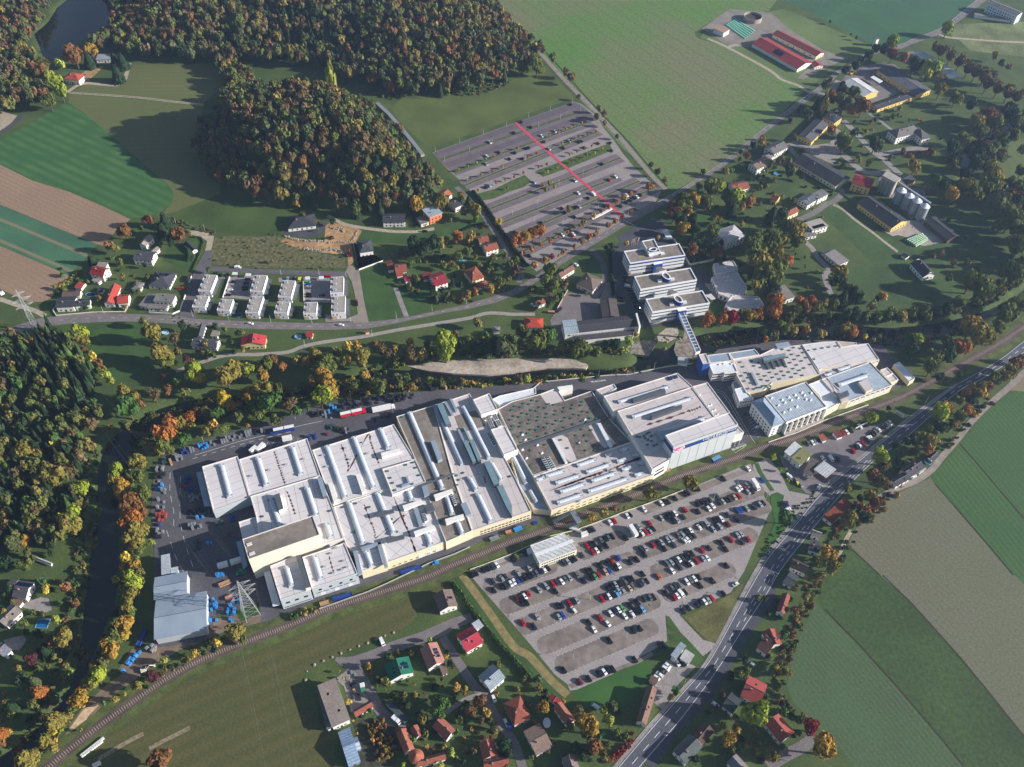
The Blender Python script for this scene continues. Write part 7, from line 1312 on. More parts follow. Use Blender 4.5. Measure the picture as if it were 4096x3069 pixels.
 ('small pale lean-to behind the crimson tin roof', 't13', 1905, 480, 1968, 440, 1910, 390, dict(ze=2.8, rise=.3, roof=(186, 192, 200), kind='flat', chim=0, win=0, cat='lean-to', name='lean_to', door=False)),
 ('dusty pink roofed house with three solar panels', 't13', 1638, 752, 1563, 576, 1410, 630, dict(ze=5.2, rise=3, roof=(168, 120, 108), solar=3)),
 ('brown balcony annex at the dusty pink house', 't13', 1610, 865, 1662, 845, 1620, 765, dict(ze=3, rise=.4, roof=BR, kind='shed', chim=0, win=1)),
 ('house with a bright green metal roof', 't13', 1366, 842, 1318, 700, 1098, 745, dict(ze=4.8, rise=3, roof=GRN, sky=4, solar=2, chim=1)),
 ('white house with a blue-grey metal roof at the bend', 't13', 2026, 1000, 2156, 886, 2066, 750, dict(ze=5, rise=2.4, roof=(140, 152, 164), rib=1.0)),
 ('large flat gravel-roofed nursery store beside the dark meadow', 't13', 655, 1320, 816, 1248, 670, 895, dict(ze=5.6, rise=.4, roof=(150, 138, 130), kind='flat', chim=0, win=2, sky=2, cat='store', name='nursery_store')),
 ('low dark strip annex along the nursery store', 't13', 612, 1340, 652, 1325, 505, 965, dict(ze=3.8, rise=.3, roof=(110, 104, 104), kind='flat', chim=0, win=0, cat='store', name='store_annex', door=False)),
 ('greenhouse with ribbed glass roof beside the nursery store', 't13', 800, 1657, 905, 1612, 790, 1322, dict(ze=3.6, rise=2.4, roof=(140, 164, 192), rib=1.5, chim=0, wall='G', cat='greenhouse', name='greenhouse')),
 ('glass cross wing of the greenhouse', 't13', 845, 1530, 912, 1500, 872, 1395, dict(ze=3.4, rise=1.6, roof=(176, 190, 208), rib=1.5, chim=0, wall='G', cat='greenhouse', name='greenhouse')),
 ('small rust-tiled hall in the nursery yard', 't13', 862, 1228, 1018, 1136, 985, 1080, dict(ze=3.6, rise=1.6, roof=RU, chim=0, win=2)),
 ('long terracotta-roofed house in the nursery lane', 't13', 1372, 1502, 1300, 1320, 1205, 1352, dict(ze=4.4, rise=2.4, roof=(164, 96, 76))),
 ('short terracotta-roofed house in the nursery lane', 't13', 1442, 1382, 1395, 1290, 1318, 1312, dict(ze=4.2, rise=2, roof=(160, 92, 74))),
 ('terracotta-roofed house with a cross gable beside the green tree', 't13', 1728, 1340, 1605, 1222, 1512, 1300, dict(ze=4.6, rise=2.4, roof=(158, 96, 80))),
 ('terracotta-roofed row at the lower picture edge', 't13', 1400, 1660, 1645, 1590, 1610, 1530, dict(ze=3.8, rise=1.6, roof=(150, 86, 66))),
 ('rust-roofed house beside the dark red maples', 't13', 2092, 1560, 2055, 1415, 1930, 1470, dict(ze=4.8, rise=2.4, roof=(166, 94, 74))),
 ('broad rust-roofed house at the lower street', 't13', 1975, 1690, 2190, 1640, 2172, 1555, dict(ze=4.6, rise=2, roof=(148, 80, 64))),
 ('dark flat carport in the nursery lane shade', 't13', 1115, 1112, 1280, 1282, 1316, 1242, dict(ze=3, rise=.3, roof=(74, 80, 88), kind='flat', chim=0, win=0, cat='carport', name='carport', door=False)),
 ('rust hip-roofed house with white gable beside the golden tree', 't23', 18, 1302, 166, 1230, 90, 1030, dict(ze=4.8, rise=3, roof=(146, 82, 66), kind='hip')),
 ('bright red flat shed at the meadow corner', 't23', 395, 1132, 428, 1086, 348, 1012, dict(ze=3, rise=.7, roof=(150, 46, 46), chim=0, win=0, cat='shed', name='shed')),
 ('long narrow house with a terracotta roof strip', 't23', 552, 1256, 430, 1092, 360, 1150, dict(ze=4.6, rise=2.4, roof=(150, 92, 72))),
 ('taupe gabled house beside the white round pool', 't23', 212, 1560, 354, 1480, 235, 1275, dict(ze=4.8, rise=1.8, roof=(138, 116, 104), chim=1)),
 ('long brown-roofed roadside inn', 't23', 1160, 1300, 1255, 985, 1180, 910, dict(ze=4.6, rise=2.8, roof=(124, 94, 84), vb='t23', sky=4)),
 ('blue-grey roofed car dealer building', 't23', 1418, 728, 1506, 612, 1460, 574, dict(ze=6, rise=.4, roof=(150, 164, 178), kind='flat', chim=0, floors=2, cat='showroom', name='car_showroom')),
 ('white glass-fronted car dealer annex', 't23', 1526, 772, 1578, 692, 1500, 640, dict(ze=4, rise=.4, roof=(190, 190, 190), kind='flat', chim=0, win=6, cat='showroom', name='car_showroom')),
 ('small brown shed at the end of the inn', 't23', 1180, 918, 1245, 950, 1275, 900, dict(ze=2.8, rise=.5, roof=(110, 90, 80), kind='shed', chim=0, win=0, cat='shed', name='shed', door=False)),
 ('taupe roof with a white side at the lower edge', 't23', 600, 1720, 545, 1545, 440, 1620, dict(ze=5, rise=2, roof=(128, 112, 108))),
 ('white house with charcoal roof and blue solar panels', 't03', 100, 190, 222, 206, 308, 62, dict(ze=4.6, rise=2.4, roof=(86, 82, 86), solar=-5)),
 ('dark roof wing of the white solar house', 't03', 45, 130, 105, 140, 160, 35, dict(ze=4.6, rise=1.8, roof=(80, 78, 82), chim=0)),
 ('tan-grey roof house with white skylights', 't03', 52, 446, 196, 312, 62, 280, dict(ze=4.2, rise=1.6, roof=(136, 128, 122), sky=2)),
 ('blue-grey roof corner house by the river gardens', 't03', 40, 712, 106, 645, -20, 580, dict(ze=4.2, rise=1.6, roof=(124, 128, 140), vb='t03')),
 ('brown flat carport below the white solar house', 't03', 165, 275, 205, 225, 110, 215, dict(ze=2.8, rise=.2, roof=(122, 98, 84), kind='flat', chim=0, win=0, cat='carport', name='carport', door=False)),
 ('large pale corrugated hall beside the river', 't03', 1330, 557, 1788, 470, 1756, 142, dict(ze=7, rise=1.8, roof=M_METB, wall='g2', rib=1.3, chim=0, win=0, cat='hall', name='storage_hall')),
 ('pale corrugated upper bay of the river hall', 't03', 1328, 215, 1618, 160, 1604, -30, dict(ze=7.4, rise=1.4, roof=M_METB, wall='g2', rib=1.3, chim=0, win=0, cat='hall', name='storage_hall')),
 ('flat pale annex of the river hall', 't02', 1395, 1657, 1472, 1640, 1468, 1472, dict(ze=5, rise=.3, roof=(176, 186, 198), wall='g2', kind='flat', chim=0, win=0, cat='hall', name='hall_annex', door=False)),
 ('small bright annex beside the river hall', 't02', 1478, 1655, 1540, 1642, 1535, 1585, dict(ze=4, rise=.3, roof=(190, 200, 212), wall='g2', kind='flat', chim=0, win=0, cat='hall', name='hall_annex', door=False)),
 ('red-roofed country house by the far pond', 't00', 545, 680, 680, 700, 725, 640, dict(ze=5, rise=3, roof=(178, 86, 70), kind='hip', floors=1, win=5, sky=2)),
 ('white cabin with a grey roof beside the far pond', 't00', 825, 520, 985, 515, 975, 470, dict(ze=3.4, rise=.5, roof=(150, 158, 166), kind='shed', chim=0, win=5, cat='cabin', name='cabin')),
 ('white pump hut at the river pool below the weir', 't21', 1432, 1480, 1525, 1490, 1520, 1438, dict(ze=3.2, rise=.4, roof=(180, 186, 194), kind='flat', chim=0, win=0, cat='hut', name='pump_hut')),
]
WALLS = {'g': mat('render_green', (206, 218, 190), var=.06), 'c': M_WCREAM, 'y': mat('render_pale_yellow', (216, 204, 150), var=.08), 'Y': M_WYEL, 'o': mat('render_orange', (206, 124, 84), var=.1), 'b': mat('dark_timber', (92, 76, 66), var=.25, scale=1), 'p': mat('balcony_white', (208, 214, 222), var=.1, scale=.6), 'G': glass_mat('greenhouse_glass', (120, 140, 156), .2), 'g2': M_WGREY}
for q in HS:
 lab, v, *co = q; kw = dict(co.pop()); w_ = kw.pop('wall', None); house(lab, v, *co, wall=WALLS.get(w_), **kw)
p = G('t13', 1385, 1572, 4); e = tag(empty('round_turret', (*p, 0)), 'round turret with a conical rust tile roof', 'turret'); MB().tube((*p, 0), (*p, 4.6), 3.2, None, 20).build('wall', M_WCREAM, e); MB().tube((*p, 4.5), (*p, 7.4), 3.9, .1, 20).build('roof', mat('turret_tile', (156, 92, 72), var=.2, scale=1), e)
for s, z, lab in (('t21 1740,622 1912,590 1955,672 1760,715', 5.6, 'high pale flat pavilion in the villa park'), ('t21 1725,740 1945,690 2032,825 2000,885 1870,912 1790,882', 4.6, 'middle pale flat pavilion with arcade openings'), ('t21 1845,972 1905,890 2130,905 2182,985 1890,1038', 4.6, 'lower pale flat pavilion near the river trees')):
 h = hall(lab, s, z, M_ROOFP, M_WWHITE, 'pavilion', 'flat_pavilion', group='pale flat pavilions'); P = ccw(pts(s, z))
 for i in range(len(P)): wins(h, P[i], P[(i+1) % len(P)], .5, 3.0, max(2, int(wall_len(P[i], P[(i+1) % len(P)])/3.4)), 1.5)
 scatter(h, 'skylight_dome', HATCHW, {'h': 't21 1850,660', 'm': 't21 1838,740 1868,735 1860,772 1900,765', 'l': 't21 1960,945 2035,935'}[lab[0]], ('t21', 1725, 740, 1945, 690))
e = house('long dark-roofed hall with a white clerestory above the river', 't21', 455, 1232, 1102, 1160, 1072, 1062, ze=7.5, rise=1.2, roof=(70, 68, 74), wall=M_WWHITE, chim=0, win=0, cat='hall', name='long_hall')
P = pts('t21 545,1245 1060,1190 1045,1240 545,1292', 4.4); MB().prism(P, 0, 4.4, 0, 1).build('lower_roof', [mat('roof_dark_low', (74, 70, 76), var=.15), M_WWHITE], e)
a_, b_ = pts('t21 470,1232 1090,1165', 7); wins(e, a_, b_, 5.0, 6.4, 19, 1.6, M_DOME, out=.3)
b = MB(); P = pts('t21 432,1115 552,1102 580,1215 455,1235', 8.6); b.prism(P, 8.4, 8.75, 0, 0, True); b.build('metal_bay', roof_rib((160, 176, 188), dirof('t21', 432, 1115, 455, 1235), 1.2), e)
P = pts('t21 1068,1050 1082,1048 1112,1160 1098,1165', 10); MB().prism(P, 0, 10, 0, 0).build('fire_wall', M_WWHITE, e)
def canopy(lab, s, z, m, edge, name='station_canopy', cat='canopy', th=.6):
 P = ccw(pts(s, z)); c = centroid(P); e = tag(empty(name, (*c, 0)), lab, cat); MB().prism(P, z-th, z, 0, 1, True).build('roof', [m, edge], e)
 for p in inset(P, 1.6): MB().tube((*p, 0), (*p, z-th), .18).build('post', M_METD, e)
 return e
canopy('pale petrol station canopy with a red rim', 't32 395,742 482,668 592,742 502,818', 5.2, roof_rib((186, 192, 196), dirof('t32', 395, 742, 482, 668), 1.6), mat('canopy_red', (172, 60, 70), var=.1))
canopy('small white fuel canopy in the estate yard', 't30 885,668 912,654 992,700 962,716', 4.5, M_METW, M_METW, 'fuel_canopy'); canopy('pale carport roof beside the office forecourt', 't21 1300,332 1342,330 1393,405 1338,412', 3, M_METW, M_METW, 'office_carport', 'carport', .3)
canopy('thin white entrance canopy beside the front office slab', 'z1 1600,1125 1710,1098 1790,1185 1720,1205', 3.4, M_ROOFP, M_METW, 'entrance_canopy', 'canopy', .3); canopy('pale tractor canopy behind the storage hall', 't30 1532,640 1605,612 1678,660 1560,676', 4.6, M_METW, M_METW, 'tractor_canopy', 'canopy', .4)
h = hall('two-storey white cabin block with a ribbed roof beside the railway', 'a 350,610 932,395 1157,690 512,930', 5.9, roof_rib((206, 208, 208), dirof('a', 350, 610, 512, 930)[::-1], 2.45, 'cabin_roof'), mat('cabin_wall', (216, 212, 196), var=.06), 'cabin block', 'cabin_block', par=.12)
quadbox(h, 'roof_strip', 'a 418,745 1070,500 1105,545 445,800', 5.7, 6.0, M_METW)
a_, b_ = pts('a 512,930 1157,690', 5.9); wins(h, a_, b_, 1.0, 2.1, 14, 1.0); wins(h, a_, b_, 3.7, 4.8, 14, 1.0); quadbox(h, 'entrance_box', 'a 288,672 350,650 380,720 310,748', 0, 2.8, M_METW)
h = hall('small white container cabin at the footbridge foot', 'a 1225,390 1325,355 1352,405 1240,440', 2.8, M_METW, M_METW, 'cabin', 'container_cabin', par=.1)
e = tag(empty('steel_footbridge', (*G('a', 1120, 150, 0), 0)), 'galvanised steel footbridge with stairs over the railway', 'footbridge')
STEEL = mat('galvanised', (150, 156, 162), var=.2, scale=1, rough=.5, metal=.3)
def deck(s, z0, z1, nm, w=2.2):
 p = G(s[0], s[1], s[2], z0); q = G(s[0], s[3], s[4], z1); b = MB(); d = np.array(q)-np.array(p); n = np.array([-d[1], d[0]])/np.linalg.norm(d)
 c = [tuple(np.array(p)+n*w/2)+(z0,), tuple(np.array(p)-n*w/2)+(z0,), tuple(np.array(q)-n*w/2)+(z1,), tuple(np.array(q)+n*w/2)+(z1,)]; up = lambda k: [(x, y, z+k) for x, y, z in c]
 b.add(c+up(.25), [(4, 5, 6, 7), (3, 2, 1, 0), (0, 1, 5, 4), (1, 2, 6, 5), (2, 3, 7, 6), (3, 0, 4, 7)])
 for i, j in ((0, 3), (1, 2)):
  for k in (.7, 1.25): b.tube(up(k)[i], up(k)[j], .06, None, 4)
  for t in np.linspace(0, 1, 9): m_ = np.array(c[i])*(1-t)+np.array(c[j])*t; b.tube(tuple(m_), tuple(m_+np.array([0, 0, 1.3])), .05, None, 4, caps=False)
 b.build(nm, STEEL, e)
deck(('a', 1075, 30, 1195, 225), 6.2, 6.2, 'deck', 3.0); deck(('a', 740, 215, 900, 135), .2, 3.2, 'stair'); deck(('a', 900, 135, 1060, 40), 3.2, 6.2, 'stair'); deck(('a', 1190, 230, 1020, 290), 6.2, 3.2, 'stair'); deck(('a', 1020, 300, 1180, 350), 3.2, .2, 'stair')
for x, y, t in ((1085, 45, 6.2), (1190, 215, 6.2), (1025, 295, 3.2), (905, 135, 3.2)): p = G('a', x, y, t); MB().tube((*p, 0), (*p, t), .2).build('column', STEEL, e)
e = tag(empty('grain_silo_block', (*G('z6', 640, 700, 0), 0)), 'tall ribbed concrete grain silo block with a flat head house', 'silo'); SIL = mat('silo_concrete', (158, 156, 148), var=.15, scale=.3)
P = pts('z6 560,440 640,350 885,490 790,565', 16); MB().prism(P, 13.2, 16, 0, 0).build('head_house', SIL, e); a_ = np.array(P[0]); b_ = np.array(P[3]); 
for k in range(4): q = a_+(b_-a_)*((k+.5)/4); r_ = np.linalg.norm(b_-a_)/8; nq = np.array(P[1])-a_; nq = nq/np.linalg.norm(nq); q2 = q+nq*r_; MB().tube((*q2, 0), (*q2, 13.3), r_, None, 16).build('cell', SIL, e)
MB().prism(inset(P, 1.2), 0, 13.2, 0, 0).build('core', SIL, e)
SM_ = stripe_mat('silo_metal', (168, 176, 184), (128, 136, 146), (1, .2), .8, duty=.3, rough=.35)
for k, (x, y) in enumerate(((895, 700), (1030, 792), (1160, 875), (1295, 968))):
 p = G('z6', x, y, 12.4); e = tag(empty('metal_silo', (*p, 0)), ('metal grain silo with a cone roof next to the concrete block', 'metal grain silo with a cone roof, second from the concrete block', 'metal grain silo with a cone roof, third from the concrete block', 'last metal grain silo of the row, beside the dark open shed')[k], 'silo', 'metal grain silos')
 r_ = 83/4.315*depth(*p, 12)/FPX; MB().tube((*p, 0), (*p, 12.4), r_, None, 28, caps=False).build('shell', SM_, e); b = MB(); b.tube((*p, 12.4), (*p, 15.2), r_*1.04, .3, 28); b.build('cone_roof', M_METW, e)
e = tag(empty('conveyor_gantry', (*G('z6', 1100, 720, 0), 0)), 'steel conveyor gantry running above the metal silos', 'conveyor'); a_ = np.array(G('z6', 835, 545, 17)); b_ = np.array(G('z6', 1395, 915, 17)); b = MB(); L_ = np.linalg.norm(b_-a_); b.box(*((a_+b_)/2), 16.2, L_, 1.6, .9, math.atan2(*(b_-a_)[::-1])); b.build('belt_housing', M_METB, e)
for t in (.05, .3, .55, .8, .98): q = a_+(b_-a_)*t; MB().tube((*q, 0), (*q, 16.3), .18, None, 6).build('leg', M_METD, e)
p = G('t20', 2075, 175, 0); r_ = 78/2.16*depth(*p, 3)/FPX; e = tag(empty('slurry_tank', (*p, 0)), 'open round concrete slurry tank beside the green bales', 'tank'); b = MB(); n_ = 32
ring = lambda r, z: [(p[0]+r*math.cos(6.283*i/n_), p[1]+r*math.sin(6.283*i/n_), z) for i in range(n_)]; b.add(ring(r_, 0)+ring(r_, 5)+ring(r_-.4, 5)+ring(r_-.4, 2.5), [(u*n_+i, u*n_+(i+1) % n_, (u+1)*n_+(i+1) % n_, (u+1)*n_+i) for u in range(3) for i in range(n_)]); b.build('wall', M_CONC, e); b = MB(); b.add(ring(r_-.4, 2.5), [tuple(range(n_))]); b.build('slurry', mat('slurry', (72, 66, 58), var=.2), e)
p = G('t30', 920, 395, 0); e = tag(empty('transformer_house', (*p, 0)), 'slim white transformer tower at the green field edge', 'transformer tower'); MB().box(*p, 0, 3.4, 3.4, 8, .4).build('wall', M_WWHITE, e); b = MB(); b.box(*p, 8, 3.9, 3.9, .3, .4); b.build('roof', M_METD, e)
L_ = pts('t10 1042,885 1150,985 1250,1100 1350,1220 1440,1335', 2.4); e = tag(empty('flood_wall', (*L_[0], 0)), 'long grey-topped retaining dam wall beside the knoll', 'wall'); a_, c_ = offset_line(L_, 3.6); MB().prism([tuple(q) for q in a_]+[tuple(q) for q in c_[::-1]], 0, 2.4, 0, 1).build('dam', [mat('dam_grey', (128, 132, 138), var=.1), M_CONC], e)
# vehicles
def paint(name, c, metal=.0):
 m, nt, b = new_mat(name); b.inputs['Base Color'].default_value = (*lin(c), 1); b.inputs['Roughness'].default_value = .28; b.inputs['Metallic'].default_value = metal; b.inputs['Coat Weight'].default_value = .5; b.inputs['Coat Roughness'].default_value = .08; return m
CC = {'k': ((20, 21, 24), 'black'), 'n': ((50, 56, 66), 'dark grey'), 'w': ((222, 224, 226), 'white'), 's': ((160, 166, 172), 'silver'), 'g': ((104, 108, 112), 'grey'), 'r': ((158, 18, 32), 'red'),
      'b': ((24, 66, 150), 'blue'), 'l': ((96, 156, 208), 'light blue'), 'y': ((214, 206, 60), 'yellow'), 'e': ((78, 150, 84), 'green'), 'o': ((178, 84, 34), 'orange'), 'm': ((98, 24, 38), 'maroon'), 't': ((178, 152, 124), 'beige'), 'v': ((26, 34, 66), 'navy blue')}
PAINT = {k: paint('paint_'+v[1].replace(' ', '_'), v[0], .25 if k in 'sg' else 0) for k, v in CC.items()}
M_TYRE = mat('tyre', (26, 26, 28), var=.1); M_CGL = glass_mat('car_glass', (16, 20, 26), .06)
def car_meshes(kind):
 prof = {'hatch': [(-2.05, .3), (-2.1, .75), (-1.95, 1.0), (-1.6, 1.4), (-.6, 1.5), (.35, 1.44), (1.15, .98), (1.95, .8), (2.1, .55), (2.08, .3)],
   'estate': [(-2.25, .3), (-2.32, .8), (-2.2, 1.05), (-1.95, 1.42), (-.5, 1.5), (.4, 1.45), (1.2, 1.0), (2.1, .82), (2.28, .55), (2.25, .3)],
   'van': [(-2.45, .35), (-2.5, 1.2), (-2.4, 1.95), (-1.0, 2.02), (.9, 1.98), (1.6, 1.3), (2.3, 1.05), (2.45, .7), (2.42, .35)]}[kind]
 W_ = .98 if kind == 'van' else .88
 wd = lambda z: W_*(1-.2*max(0, (z-.85)/.65)) if kind != 'van' else W_*(1-.06*max(0, z-1.1))
 b = MB(); n = len(prof); b.add([(x, -wd(z), z) for x, z in prof]+[(x, wd(z), z) for x, z in prof], [(i, i+1, n+i+1, n+i) for i in range(n-1)]+[tuple(range(n))[::-1], tuple(range(n, 2*n)), (n-1, 0, n, 2*n-1)])
 for sx in (-1.3, 1.35):
  for sy in (-1, 1): b.tube((sx, sy*(W_-.14), .32), (sx, sy*(W_+.02), .32), .32, None, 10, 1)
 body = b.mesh('car_body', [PAINT['w'], M_TYRE])
 g = MB(); up = lambda i, j, t: (prof[i][0]*(1-t)+prof[j][0]*t, prof[i][1]*(1-t)+prof[j][1]*t)
 fi = [i for i in range(n-1) if prof[i][1] > 1.25 and prof[i+1][1] < 1.35][-1]; ri = [i for i in range(n-1) if prof[i][1] < 1.25 and prof[i+1][1] > 1.3][0]
 for i in (fi, ri):
  p, q = up(i, i+1, .1), up(i, i+1, .92); dx, dz = q[0]-p[0], q[1]-p[1]; L_ = math.hypot(dx, dz); ox, oz = -dz/L_*.015, dx/L_*.015
  g.add([(p[0]+ox, -wd(p[1])+.08, p[1]+oz), (p[0]+ox, wd(p[1])-.08, p[1]+oz), (q[0]+ox, wd(q[1])-.08, q[1]+oz), (q[0]+ox, -wd(q[1])+.08, q[1]+oz)], [(0, 1, 2, 3)])
 z0, z1 = (1.0, 1.38) if kind != 'van' else (1.25, 1.8); x0, x1 = {'hatch': (-1.6, .65), 'estate': (-1.95, .7), 'van': (-.2, 1.15)}[kind]
 for sy in (-1, 1): g.add([(x0, sy*(wd(z0)+.012), z0), (x1+.3, sy*(wd(z0)+.012), z0), (x1-.3, sy*(wd(z1)+.012), z1), (x0+.2, sy*(wd(z1)+.012), z1)], [(0, 1, 2, 3)])
 return body, g.mesh('car_windows', [M_CGL])
CARM = {k: car_meshes(k) for k in ('hatch', 'estate', 'van')}
CARS = []
def cars(zone, head, s, kind=None, jit=.05):
 """head: sheet x1 y1 x2 y2 giving the heading"""
 v0, x1, y1, x2, y2 = head.split(); a = G(v0, float(x1), float(y1)); c = G(v0, float(x2), float(y2)); h = math.atan2(c[1]-a[1], c[0]-a[0]); v = None
 for wd in s.split():
  if ',' not in wd: v = wd; continue
  q = wd.split(','); p = G(v, float(q[0]), float(q[1]), .7)
  CARS.append((depth(*p), p[0], p[1], h+random.gauss(0, jit)+(math.pi if random.random() < .15 else 0), q[2][0], ('van' if 'V' in q[2] else random.choice(['hatch', 'hatch', 'estate'])), zone))
HN = 'a 1985 60 2060 150'
cars('in the railway side parking row', HN, 'a 2025,100,w 2070,85,k 1725,215,w 1802,193,r 1360,350,k 1430,330,n b 1900,150,w 1470,320,k 975,500,k 1035,495,k 875,570,n 815,585,k 640,660,k 515,720,k 460,725,k 400,745,w 105,850,w 2145,350,b d 460,170,w 395,205,n 305,235,k 230,260,k 105,310,k 35,340,k a 120,805,y 260,755,k 45,850,k')
cars('beside the white cabin block', HN, 'a 935,915,n 1000,890,s 1060,865,k 1115,838,k 593,1030,w 655,1005,k 525,1060,v 465,1095,g 400,1115,n 335,1140,k 265,1170,k 195,1200,v 135,1220,b 70,1235,w 15,1268,w 330,1005,s 138,1090,s d 400,460,n 552,405,s 615,380,n 548,545,k 622,540,n 410,605,k')
cars('in the first gravel row', HN, 'a 1330,612,r 1390,600,k 1450,580,k 1575,525,g 1645,500,k 1705,485,g 1765,460,k 2000,480,k 1432,725,r 1495,697,w 1550,665,k 1660,615,k 1240,780,n b 1880,440,w 1830,465,r 1765,475,w 1720,505,w 1365,630,n 1240,690,n 1160,715,k 1100,725,k 1030,760,k 810,860,r 640,920,w 575,940,k 510,960,k 455,980,k 405,1000,s 1965,545,k 1900,550,s 1740,625,r 1670,645,t 1590,680,n 1525,695,k 1467,718,s 1415,735,n 1288,790,w 1220,840,w 1035,890,k 785,985,n 675,1040,s 615,1055,k 200,1095,r 20,1150,s 260,1190,k 208,1225,s 140,1250,r 70,1265,w 15,1290,k')
cars('in the second gravel row', HN, 'a 1875,830,b 1757,885,r 1700,915,k 1560,955,k 1870,960,w 1830,1000,k 2070,900,k 2190,855,k 1710,1050,b 1650,1070,t 1400,1045,k 1345,1060,k 1530,1120,r 1470,1150,e 1410,1170,k 1280,1220,v 1162,1125,g 1030,1175,s 958,1200,g 893,1235,w 810,1255,n 745,1275,r 625,1315,s 500,1380,s 785,1400,k 318,1450,r 255,1490,w 180,1510,k 122,1530,m 225,1610,k 290,1600,k b 2160,745,k 2108,765,s 2005,810,n 1880,840,s 1770,865,b 1720,875,b 1545,950,v 1440,1020,w 1385,1035,k 1330,1045,k 1185,1105,s 1115,1130,n 1055,1160,w 1700,1025,k 1555,1110,m 1410,1145,s 1350,1175,k 1300,1195,s 905,1215,w 835,1235,k 762,1280,s 695,1300,g 965,1310,n 905,1340,n 857,1375,w 800,1390,w 575,1360,s 515,1380,s 405,1420,s 350,1430,k 262,1470,r 620,1470,n 455,1530,k 60,1545,n 125,1525,s 110,1630,k')
cars('in the third gravel row', HN, 'a 1155,1565,s 1080,1590,k 1030,1610,r 1985,1235,g 2045,1205,k 2105,1185,k 1820,1285,s 1890,1270,k 1757,1310,k 1700,1350,k 1950,1385,s 1880,1395,s 1842,1445,l 1770,1470,k 1710,1490,w 1650,1505,k 1593,1535,r 2065,1350,t 2120,1320,g e 240,105,k 205,110,k 358,145,w 212,217,s 250,202,b d 915,1170,r 1105,1235,v 1155,1065,s b 1610,1375,r 1780,1280,s 1720,1300,s 1905,1370,r 1795,1415,n 1440,1430,k 1515,1540,k 1110,1560,r 1225,1520,k c 505,130,g 580,115,s 645,90,n 705,60,w 770,35,n 830,15,k 885,-10,k 930,-40,k 1125,50,s 1195,35,w 1020,90,r 920,130,w 865,140,k 720,190,n 590,255,w 1530,165,k 360,360,o 80,310,k 150,435,k 90,455,g 40,485,n')
cars('in the lower gravel rows', HN, 'e 620,225,r 510,270,k 697,283,w 560,340,w 725,183,w 765,158,v 805,148,w 843,133,e 865,208,w 940,188,w 975,165,k 1005,158,k 1040,140,l 922,102,k 990,70,k 1065,40,n 1118,25,g 1150,22,k 715,450,k 950,350,k 1015,330,k 262,745,k 420,860,m 510,830,k 612,780,k 660,760,w 700,745,k 748,735,k 965,640,k 1215,500,k 1255,495,v c 845,445,w 905,420,g 970,390,w 1050,365,k 1285,425,k 1070,505,k 590,555,g 645,525,n 695,505,n 485,635,k 635,720,r 680,685,w 745,650,wV 810,625,k 1475,650,k 1275,730,r 1218,765,s 1150,790,w 1085,800,k 1020,845,k 870,895,k 780,950,k')
cars('turning beside the main road hedge', 'c 1640 520 1730 460', 'c 1685,490,w')
cars('on the main road', 't23 1700 770 1790 640', 't23 1755,803,g c 2105,720,y t32 1555,98,k t31 1828,1583,w', jit=.02)
cars('on the petrol station yard', 't32 370 495 400 530', 't32 385,512,w 410,503,s 350,520,g 433,487,m 650,425,r 680,420,w 715,405,k 795,372,w 845,352,k 1055,340,w 1030,355,s 995,375,k 955,400,w 930,425,g 905,440,k 860,490,k 825,517,r 790,535,w 765,550,k 740,585,r 545,650,wV 575,650,n 605,655,k 478,650,w 175,795,w 200,815,w 225,835,v 250,855,y 285,875,s')
cars('beside the petrol station entrance', 't32 140 1090 200 1075', 't32 150,1030,n 155,1055,v 172,1087,w 872,465,w'); cars('in front of the petrol station canopy', 't32 425 920 465 870', 't32 445,895,wV'); cars('outside the slate-roofed field lane house', 't32 1240 820 1285 795', 't32 1260,806,w')
cars('on the car dealer forecourt', 't23 1300 780 1370 830', 't23 1345,780,w 1328,805,w 1300,830,k 1275,858,w 1248,885,w'); cars('beside the car dealer annex', 't23 1410 730 1445 780', 't23 1428,755,w 1475,762,k'); cars('on the side road', 't23 1740 1100 1790 1135', 't23 2065,765,s 1758,1118,w t23 720,1135,wV'); cars('under the autumn trees', 't23 760 1400 800 1370', 't23 780,1382,e')
cars('on the village road', 't11 715 1150 760 1155', 't11 735,1152,w t01 2165,1140,w'); cars('in the white terrace streets', 't11 600 730 640 732', 't11 610,730,r 632,734,r t01 2055,655,wV t11 1460,342,k'); cars('beside the brown street', 't11 868 935 868 975', 't11 868,948,r 870,968,k'); cars('in the white terrace parking courts', 'z3 780 300 860 300', 'z3 825,295,k 780,435,w 745,518,k 1085,248,m 1060,315,v 1040,385,k 1035,420,k z4 780,297,e 785,338,b 790,375,s 780,400,g 790,500,k 800,545,k 1030,520,k 790,625,n'); cars('at the head of the terrace courts', 'z3 1760 260 1770 220', 'z3 545,155,k 665,175,g 720,175,k 1770,240,s 1870,235,k 1980,245,yV'); cars('by the bungalow with solar panels', 't01 1545 835 1580 830', 't01 1560,833,r')
cars('in the southern house streets', 't13 1080 555 1100 600', 't13 1090,577,wV 2055,1065,w 2160,1275,w 2190,1310,b')
HU = 't20 243 1165 276 1190'
cars('in the upper lot far rows', HU, 't20 510,903,k 85,1055,n 165,1100,k 20,1150,k 370,1135,s 258,1175,w 280,1225,k 495,1218,s 580,1228,k 600,1222,k 745,1240,m 850,1235,k 125,1285,k 145,1279,k 320,1288,s 445,1280,k 625,1278,k 860,1303,k 25,1322,k 92,1372,k 778,1418,k 895,1527,w 840,1555,r 542,1560,s 192,1575,s t10 2020,1230,s 2100,1318,m 1995,1350,w 1990,1418,s 2190,1375,k 1985,1620,k 2018,1605,s')
